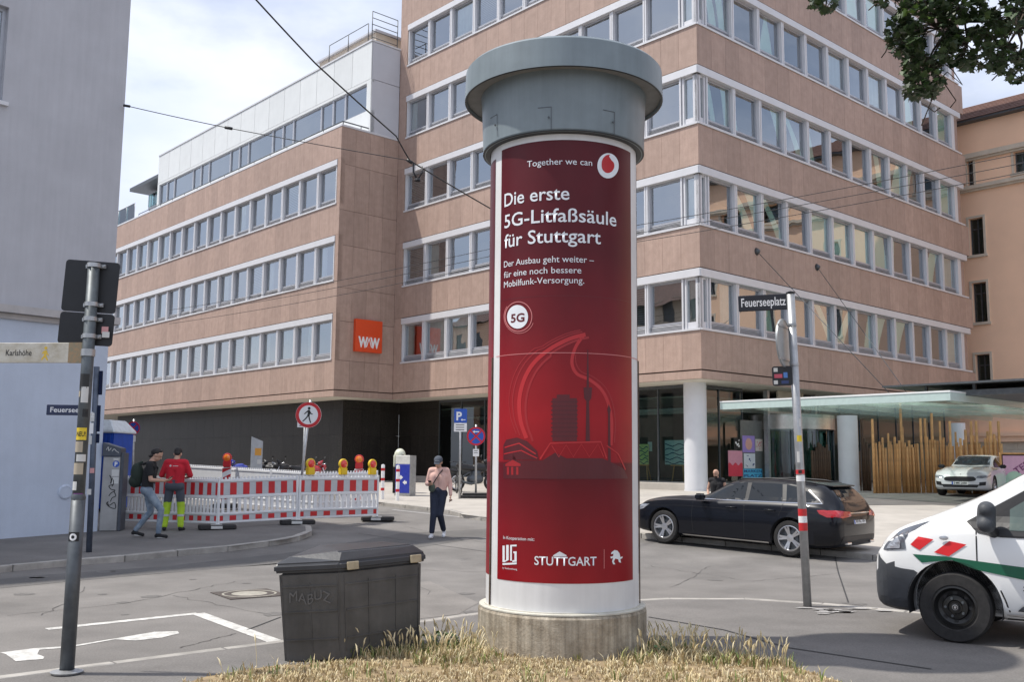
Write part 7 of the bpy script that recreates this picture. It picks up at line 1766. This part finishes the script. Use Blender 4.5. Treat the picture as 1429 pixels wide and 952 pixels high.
p = gp(551, 692, .1); p.y += 1.2; p.z = gz(p.y)+.1; t = empty('helmet_sculpture', 'cream helmet-shaped sculpture on a plinth by the dark granite wall', 'sculpture', p)
blend([('e', (0, 0, 1.25), (.19, .22, .22), None), ('c', (-.12, .02, 1.2), (-.16, .03, .88), .10, .06), ('c', (.02, .05, 1.1), (-.02, .06, .9), .13, .10)], 'helmet', mat('cream_gloss', (.66, .68, .54), .3, coat=.5), t, .02, 2)
b = MB(); b.poly([(.02, -.235, 1.22), (.14, -.20, 1.27), (.17, -.17, 1.17), (.08, -.225, 1.12)]); b.build('visor', signblack, t, fix=False)
b = MB(); b.box(-.2, .2, -.2, .2, 0, .86); b.build('plinth', granite_dark, t, bevel=.01)

# ------------------------------------------------------------------ ticket machine and portable toilet
p = gp(153, 741, .1); tm = empty('ticket_machine', 'grey steel parking ticket machine with black graffiti beside the blue house corner', 'ticket machine', p, R(8))
mh_ = 1.78; stm = mat('machine_steel', (.33, .33, .33), .4, .5, var=.12, scale=3, streak=.1)
b = MB(); b.box(-.18, .18, -.15, .25, 0, mh_-.2); b.build('housing', stm, tm, bevel=.012); b = MB(); b.box(.182, .25, -.16, .26, 0, mh_-.12); b.build('side_panel', mat('machine_dark', (.07, .08, .10), .5, .2), tm, bevel=.01)
b = MB(); b.add([(-.20, -.18, mh_-.198), (.181, -.18, mh_-.198), (.181, .27, mh_-.198), (-.20, .27, mh_-.198), (-.20, -.18, mh_+.10), (.181, -.18, mh_-.02), (.181, .27, mh_-.02), (-.20, .27, mh_+.10)], [(0, 3, 2, 1), (4, 5, 6, 7), (0, 1, 5, 4), (1, 2, 6, 5), (2, 3, 7, 6), (3, 0, 4, 7)]); b.build('hood', MATS['machine_dark'], tm, bevel=.01)
b = MB(); b.poly([(x, -.153, z) for x, z in circle2d(.09, 1.42, .07)]); b.build('round_sign', blue_p, tm, fix=False); text_obj('P', 'letter', signwhite, tm, T(.06, -.155, 1.375), width=.06, height=.09, bold=.04)
b = MB(); b.box(.01, .16, -.153, -.151, 1.16, 1.30); b.box(.03, .14, -.153, -.151, 1.50, 1.54); b.box(.03, .16, -.153, -.151, 1.0, 1.14); b.build('info_panel', whp, tm)
def graf(t, polyl, wd, y, m):
    b = MB(); k = 0
    for pl in polyl:
        for q in stroke(smooth(pl, 5), wd): b.poly([(x, y-.0004*(k % 5), z) for x, z in q]); k += 1
    return b.build('graffiti', m, t, fix=False)
graf(tm, [[(-.03, 1.18), (.01, 1.10), (.0, 1.0), (.04, 1.12), (.06, 1.0), (.03, .94)], [(.05, .98), (-.03, .95), (.02, .88), (.10, .86), (.02, .80), (-.02, .74)], [(.08, .84), (.12, .74), (.05, .70), (.02, .62)], [(-.04, .60), (.0, .54), (.10, .60), (.13, .48), (.02, .50), (-.06, .58), (-.02, .62)]], .018, -.1525, signblack)
graf(tm, [[(-.12, mh_-.06), (-.08, mh_-.0), (-.07, mh_-.08), (-.02, mh_-.02)], [(.0, mh_-.09), (.04, mh_-.04), (.08, mh_-.08), (.14, mh_-.12)]], .012, -.183, whp)
p = gp(172, 728, .1); p = Vector((at(143, 640, 26).x, 26.0, gz(26)+.1)); wc = empty('portable_toilet', 'blue portable toilet with white roof behind the ticket machine', 'portable toilet', p, R(-6))
blu = mat('toilet_blue', (.01, .07, .42), .4, var=.1, streak=.1)
b = MB(); b.box(-.55, .55, -.55, .55, .06, 2.02); b.build('cabin', blu, wc, bevel=.03, seg=2)
b = MB()
for k in range(9): b.box(-.5+k*.12, -.46+k*.12, -.575, -.552, .15, 1.95)
o = b.build('wall_ribs', blu, wc); 
b = MB(); b.add([(-.60, -.62, 2.0), (.60, -.62, 2.0), (.60, .60, 2.0), (-.60, .60, 2.0), (-.60, -.62, 2.06), (.60, -.62, 2.06), (.60, .60, 2.06), (-.60, .60, 2.06), (-.38, -.4, 2.34), (.38, -.4, 2.34), (.38, .4, 2.34), (-.38, .4, 2.34)], [(0, 3, 2, 1), (0, 1, 5, 4), (1, 2, 6, 5), (2, 3, 7, 6), (3, 0, 4, 7), (4, 5, 9, 8), (5, 6, 10, 9), (6, 7, 11, 10), (7, 4, 8, 11), (8, 9, 10, 11)]); b.build('roof', mat('roof_translucent', (.66, .72, .76), .4), wc, bevel=.02)

# ------------------------------------------------------------------ motorcycles and bicycle
def make_moto(label, pc):
    t = empty('motorcycle', label, 'motorcycle')
    def wh(x, nm):
        b = MB(); M = T(x, 0, .31) @ RX(math.pi/2); b.lathe([(.24, -.05), (.30, -.045), (.31, 0), (.30, .045), (.24, .05), (.24, -.05)], 32, M=M); o = b.build(nm, tyre, t, fix=False)
        q = MB(); q.lathe([(.235, -.03), (.235, .03), (.20, .03), (.20, -.03)], 32, M=M); q.lathe([(.05, -.06), (.05, .06)], 14, M=M)
        for k in range(5): a = 2*math.pi*k/5; q.tube([(x+.04*math.cos(a), 0, .31+.04*math.sin(a)), (x+.21*math.cos(a), 0, .31+.21*math.sin(a))], .014, 6)
        q.build('rim', alloy, o, fix=False)
    wh(.68, 'wheel'); wh(-.68, 'wheel')
    b = MB()
    for s in (-.09, .09): b.tube([(.70, s, .31), (.48, s, .88)], .026, 8)
    b.tube([(.46, -.34, 1.02), (.44, -.12, .98), (.44, .12, .98), (.46, .34, 1.02)], .018, 8); b.build('fork', chrome, t)
    for s in (-1, 1): b = MB(); b.tube([(.45, s*.34, 1.02), (.43, s*.36, 1.18)], .008, 5); b.lathe([(.05, 0), (.04, .012), (0, .014)], 12, M=T(.43, s*.36, 1.2) @ RY(-math.pi/2)); b.build('mirror', black, t, fix=False)
    blend([('c', (.32, 0, .80), (.0, 0, .80), .15, .12), ('c', (.30, 0, .86), (.12, 0, .88), .10, .10)], 'fuel_tank', pc, t, .02, 2)
    blend([('c', (-.05, 0, .80), (-.62, 0, .88), .09, .08), ('c', (-.1, 0, .78), (-.5, 0, .80), .10, .08)], 'seat', black, t, .02, 1)
    blend([('c', (.16, 0, .42), (-.12, 0, .40), .17, .17), ('c', (.12, 0, .62), (-.02, 0, .60), .13, .13)], 'engine', steel_dark, t, .025, 0)
    b = MB(); b.tube([(.45, 0, .90), (.1, 0, .70), (-.25, 0, .62), (-.68, 0, .31)], .03, 8); b.tube([(.2, -.14, .36), (-.2, -.16, .26), (-.8, -.20, .38)], .045, 10); b.build('frame', steel_dark, t)
    blend([('e', (.56, 0, .90), (.09, .11, .11), None), ('c', (.42, 0, 1.02), (.52, 0, 1.12), .08, .02)], 'headlamp', pc, t, .018, 1)
    blend([('c', (.50, 0, .60), (.86, 0, .64), .06, .04), ('c', (-.60, 0, .68), (-.95, 0, .72), .06, .04)], 'mudguard', pc, t, .02, 1)
    return t
mb_ = paintm('moto_blue', (.02, .04, .35)); mo1 = make_moto('blue motorcycle standing by the dark granite wall behind the barriers', mb_)
q = at(342, 660, 35); mo1.location = (q.x, q.y, gz(35)); mo1.rotation_euler = (0, 0, R(200))
for px, Y, a, lb_, c in ((383, 35.5, 150, 'dark motorcycle in the middle of the row behind the barriers', black), (403, 34.5, 230, 'dark motorcycle just left of the leaning sign pole', black), (430, 33.5, 35, 'red motorcycle partly hidden by the first warning lamp', paintm('moto_red', (.40, .01, .02)))):
    o = make_moto(lb_, c); q = at(px, 660, Y); o.location = (q.x, q.y, gz(Y)); o.rotation_euler = (0, 0, R(a)); o['group'] = 'motorcycles parked along the granite wall'
mo1['group'] = 'motorcycles parked along the granite wall'
o = make_moto('black scooter-like motorcycle parked behind the no-stopping sign left of the column', black); q = at(662, 670, 34.2); o.location = (q.x, q.y, gz(34)+.1); o.rotation_euler = (0, 0, R(28))
b = MB(); b.box(-.02, .02, -.25, .25, 0, .6, M=T(.62, 0, 1.0) @ RY(R(40))); b.build('windshield', glass_shop, o)
# bicycle
p = at(640, 690, 32.6); bk_ = empty('bicycle', 'black bicycle leaning behind the parking sign pole', 'bicycle', (p.x, p.y, gz(32.6)+.1), R(100))
for x in (-.52, .52):
    b = MB(); M = T(x, 0, .34) @ RX(math.pi/2); b.lathe([(.32, -.018), (.34, 0), (.32, .018), (.31, 0), (.32, -.018)], 36, M=M)
    o = b.build('wheel', tyre, bk_, fix=False); b = MB()
    for k in range(16): a = 2*math.pi*k/16; b.tube([(x, 0, .34), (x+.31*math.cos(a), 0, .34+.31*math.sin(a))], .002, 3)
    b.build('spokes', steel, o)
b = MB(); F_ = [((-.52, 0, .34), (-.05, 0, .30)), ((-.05, 0, .30), (-.20, 0, .82)), ((-.20, 0, .78), (-.52, 0, .34)), ((-.18, 0, .76), (.36, 0, .82)), ((-.05, 0, .30), (.38, 0, .72)), ((.36, 0, .92), (.52, 0, .34)), ((-.20, 0, .80), (-.24, 0, .98)), ((.36, 0, .9), (.34, 0, 1.05))]
for a, c in F_: b.tube([a, c], .016, 6)
b.tube([(.26, -.28, 1.04), (.36, -.12, 1.06), (.36, .12, 1.06), (.26, .28, 1.04)], .012, 6); b.build('frame', black, bk_)
b = MB(); b.prism([(-.40, -.08), (-.12, -.02), (-.12, .02), (-.40, .08)], .98, 1.03); b.build('saddle', black, bk_, bevel=.01)
# leaning info board behind the barriers
q = at(358, 640, 31.5); t = empty('leaning_board', 'grey-white board with an orange picture standing behind the barriers', 'board', (q.x, q.y, gz(31.5)), R(18))
b = MB(); b.add([(-.18, -.02, .1), (.18, -.02, .1), (.18, .02, .1), (-.18, .02, .1), (-.18, -.02, 1.95), (.18, -.02, 1.80), (.18, .02, 1.80), (-.18, .02, 1.95)], [(0, 3, 2, 1), (4, 5, 6, 7), (0, 1, 5, 4), (1, 2, 6, 5), (2, 3, 7, 6), (3, 0, 4, 7)]); b.build('board', mat('board_grey', (.42, .44, .46), .5), t)
b = MB(); b.box(-.06, .14, -.024, -.021, 1.35, 1.58); b.build('picture', P_('orange', (.70, .33, .05)), t); b = MB(); b.box(.02, .14, -.024, -.021, 1.08, 1.22); b.build('notice', whp, t)
# ------------------------------------------------------------------ overhead wires
wirem = mat('wire_black', (.02, .02, .022), .6)
def wire(label, P, r, sag=0, group='overhead wires', n=24, fittings=None):
    t = empty('overhead_wire', label, 'wire', group=group); pts = []
    for (a, b_) in zip(P, P[1:]):
        for i in range(n): f = i/n; q = a.lerp(b_, f); q = q-Vector((0, 0, sag*4*f*(1-f))); pts.append(q)
    pts.append(P[-1]); b = MB(); b.tube(pts, r, 6); b.build('cable', wirem, t)
    for f in (fittings or []): f(t)
    return t
jn = at(572, 224, 20)
def joint_fit(t):
    b = MB(); b.tube([jn+Vector((-.06, 0, .02)), jn+Vector((.05, 0, -.05))], .035, 8); b.tube([at(577, 228, 20), at(577, 240, 20), at(582, 250, 20)], .022, 6); b.tube([at(589, 232, 20), at(590, 240, 20), at(584, 249, 20)], .016, 6); b.lathe([(.06, 0), (.05, .05), (0, .06)], 12, M=T(*at(583, 252, 20))); b.build('cable_fitting', black, t)
wire('thick dark cable hanging steeply from the upper left to the column', [at(340, -20, 15), at(440, 88, 17), at(553, 190, 19.6), jn, at(688, 293, 22.5), at(745, 325, 24)], .015, .01, fittings=[joint_fit])
K2 = lb.location
wa = at(171, 146, LB.y+.0)
def ins_fit(t):
    for px, py in ((177, 147.5), (319, 178.5)):
        q = at(px, py, wa.y-.02*(px-171)); b = MB(); b.tube([q+Vector((-.07, 0, .012)), q+Vector((.07, 0, -.012))], [.03, .03], 8); b.build('insulator', wirem, t)
wire('thin span wire with an insulator from the grey house to the thick cable', [wa, at(319, 178.5, wa.y-.3), jn], .009, .01, fittings=[ins_fit])
for i, (ya, yb, lb_) in enumerate(((433, 212, 'uppermost of the three thin wires crossing in front of the offices'), (441, 226, 'middle of the three thin wires crossing in front of the offices'), (452, 239, 'lowest of the three thin wires crossing in front of the offices'))):
    wire(lb_, [at(236, ya, 46), at(690, (ya*.62+yb*.38)-3, 33), at(1500, yb-13, 24)], .010, .12)
# ------------------------------------------------------------------ tree whose branch hangs in at the upper right
tr = empty('maple_tree', 'maple tree whose dark leafy branches hang into the upper right corner', 'tree', (8.6, 6.4, 0))
barkm = mat('bark', (.085, .065, .05), .9, var=.3, scale=8, bump=.8, bscale=20, dist=.02)
tb = Vector((8.6, 6.4, 0))
b = MB(); b.tube([(0, 0, -.05), (0, .02, 1.2), (-.05, .0, 2.6), (-.12, .06, 4.2), (-.1, .1, 5.8), (.1, .2, 7.5), (.2, .2, 9.5)], [.30, .24, .22, .19, .16, .11, .04], 14); b.build('trunk', barkm, tr)
hub = tb+Vector((-.12, .06, 4.3)); rt = random.Random(77)
limb_t = [at(1330, 30, 9.2), at(1420, 40, 8.6), at(1240, -40, 9.4), at(1150, -60, 9.0), at(1500, -150, 8.0)]
def limb(a, c, r0, seg=6, name='limb', bend=.35):
    pts = [a]; 
    for i in range(1, seg): f = i/seg; pts.append(a.lerp(c, f)+Vector((rt.uniform(-.1, .1), rt.uniform(-.1, .1), bend*4*f*(1-f)+rt.uniform(-.06, .06))))
    pts.append(c); b = MB(); b.tube([p-tb for p in pts], [r0*(1-.85*i/seg) for i in range(seg+1)], 8); b.build(name, barkm, tr); return pts
LP = [limb(hub, q, .075) for q in limb_t]
tw = MB(); leaves = []
def leafpoly(s): # maple-like leaf outline with a slight fold
    o = [(0, -.5), (.12, -.32), (.48, -.38), (.36, -.12), (.55, .12), (.28, .10), (.22, .26), (.0, .58), (-.22, .26), (-.28, .10), (-.55, .12), (-.36, -.12), (-.48, -.38), (-.12, -.32)]
    return [(x*s, y*s, abs(x)*s*.25) for x, y in o]
clusters = [((1292, 95), (34, 42), 9.1, 300), ((1262, 50), (26, 34), 9.3, 190), ((1308, 40), (50, 40), 9.0, 330), ((1350, 62), (34, 40), 9.0, 230), ((1278, 122), (18, 20), 9.2, 70), ((1405, 62), (30, 34), 8.8, 190), ((1420, 96), (16, 20), 8.8, 60), ((1392, 92), (14, 12), 8.8, 40), ((1340, 10), (95, 18), 9.0, 260),
            ((1145, 4), (22, 9), 9.3, 55), ((1152, 12), (10, 6), 9.3, 18), ((1250, 0), (30, 12), 9.2, 60), ((1425, 20), (40, 24), 8.7, 120), ((1370, -50), (150, 55), 8.8, 420), ((1180, -50), (80, 35), 9.2, 170), ((1380, 30), (26, 16), 8.9, 60)]
for (cx0, cy0), (rx, ry), Y, cnt in clusters:
    for i in range(int(cnt*1.35)):
        a = rt.uniform(0, 6.283); rr0 = math.sqrt(rt.random()); px, py = cx0+rx*rr0*math.cos(a), cy0+ry*rr0*math.sin(a)
        if noise.noise(Vector((px*.045, py*.045, 3.3))) < -.30: continue
        leaves.append((px, py, at(px, py, Y+rt.uniform(-.35, .35))))
cc_ = [at(c[0][0], c[0][1], c[2]) for c in clusters]
for c in cc_:
    best = min((p for l in LP for p in l), key=lambda p: (p-c).length)
    mid = best.lerp(c, .5)+Vector((rt.uniform(-.1, .1), rt.uniform(-.1, .1), .08)); tw.tube([best-tb, mid-tb, c-tb], [.016, .011, .006], 6)
for px, py, p in leaves[::7]:
    c = min(cc_, key=lambda q: (q-p).length); m_ = c.lerp(p, .5)+Vector((rt.uniform(-.04, .04), 0, rt.uniform(-.02, .06))); tw.tube([c-tb, m_-tb, p-tb], [.005, .004, .002], 4, cap=False)
for pts in ([(1322, 78), (1318, 88), (1330, 98), (1343, 118), (1322, 100), (1305, 118)], [(1308, 112), (1300, 140), (1292, 160), (1286, 175)], [(1350, 72), (1358, 84), (1366, 92), (1378, 84)], [(1240, 60), (1236, 72), (1230, 80)], [(1212, 14), (1222, 5), (1240, 2)], [(1310, 105), (1322, 122), (1334, 140), (1326, 150)], [(1398, 92), (1392, 104), (1384, 112)], [(1296, 150), (1304, 156), (1312, 150)]):
    tw.tube([at(x, y, 9.1)-tb for x, y in pts], .006, 4)
o = tw.build('twigs', barkm, tr, fix=False); o['kind'] = 'stuff'
lm_ = [mat('leaf_dark', (.028, .055, .016), .5, var=.3, rnd=.3), mat('leaf_mid', (.05, .095, .022), .5, var=.3, rnd=.3), mat('leaf_bright', (.14, .24, .04), .5, var=.2, rnd=.2)]
lmesh = []
for m_ in lm_:
    me = bpy.data.meshes.new('leaf'); v = leafpoly(1); me.from_pydata([(0, 0, 0)]+v, [], [(0, i+1, (i+1) % 14+1) for i in range(14)]); me.materials.append(m_); lmesh.append(me)
rt.shuffle(leaves); mbL = MB(); k = 0
for px, py, p in leaves:
    s = rt.uniform(.055, .095); mi = 2 if (py < 30 and 1255 < px < 1300 and rt.random() < .25) else (0 if rt.random() < .72 else 1)
    E_ = Matrix.Rotation(rt.uniform(0, 6.28), 4, 'Z') @ RX(rt.uniform(-1.1, 1.1)) @ RY(rt.uniform(-.8, .8))
    if k < 270 and 0 < py and px < 1429:
        o = bpy.data.objects.new('leaf', lmesh[mi]); col.objects.link(o); o.parent = tr; o.matrix_local = T(*(p-tb)) @ E_ @ Matrix.Scale(s, 4); k += 1
    else:
        v = leafpoly(s); mbL.add([(0, 0, 0)]+v, [(0, i+1, (i+1) % 14+1) for i in range(14)], mi, T(*(p-tb)) @ E_)
# the rest of the crown, above and to the right of the frame
for i in range(2600):
    a, el = rt.uniform(0, 6.28), rt.uniform(-.9, 1.5); r_ = 2.9*rt.random()**.4; p = Vector((1.0+r_*math.cos(a)*math.cos(el)*1.0, r_*math.sin(a)*math.cos(el)*1.1, 7.6+r_*.75*math.sin(el)))
    if noise.noise(p*.9) < -.12: continue
    s = rt.uniform(.10, .16); v = leafpoly(s); mbL.add([(0, 0, 0)]+v, [(0, i_+1, (i_+1) % 14+1) for i_ in range(14)], rt.choice((0, 0, 1)), T(*p) @ Matrix.Rotation(rt.uniform(0, 6.28), 4, 'Z') @ RX(rt.uniform(-1, 1)))
o = mbL.build('foliage', lm_, tr, fix=False); o['kind'] = 'stuff'
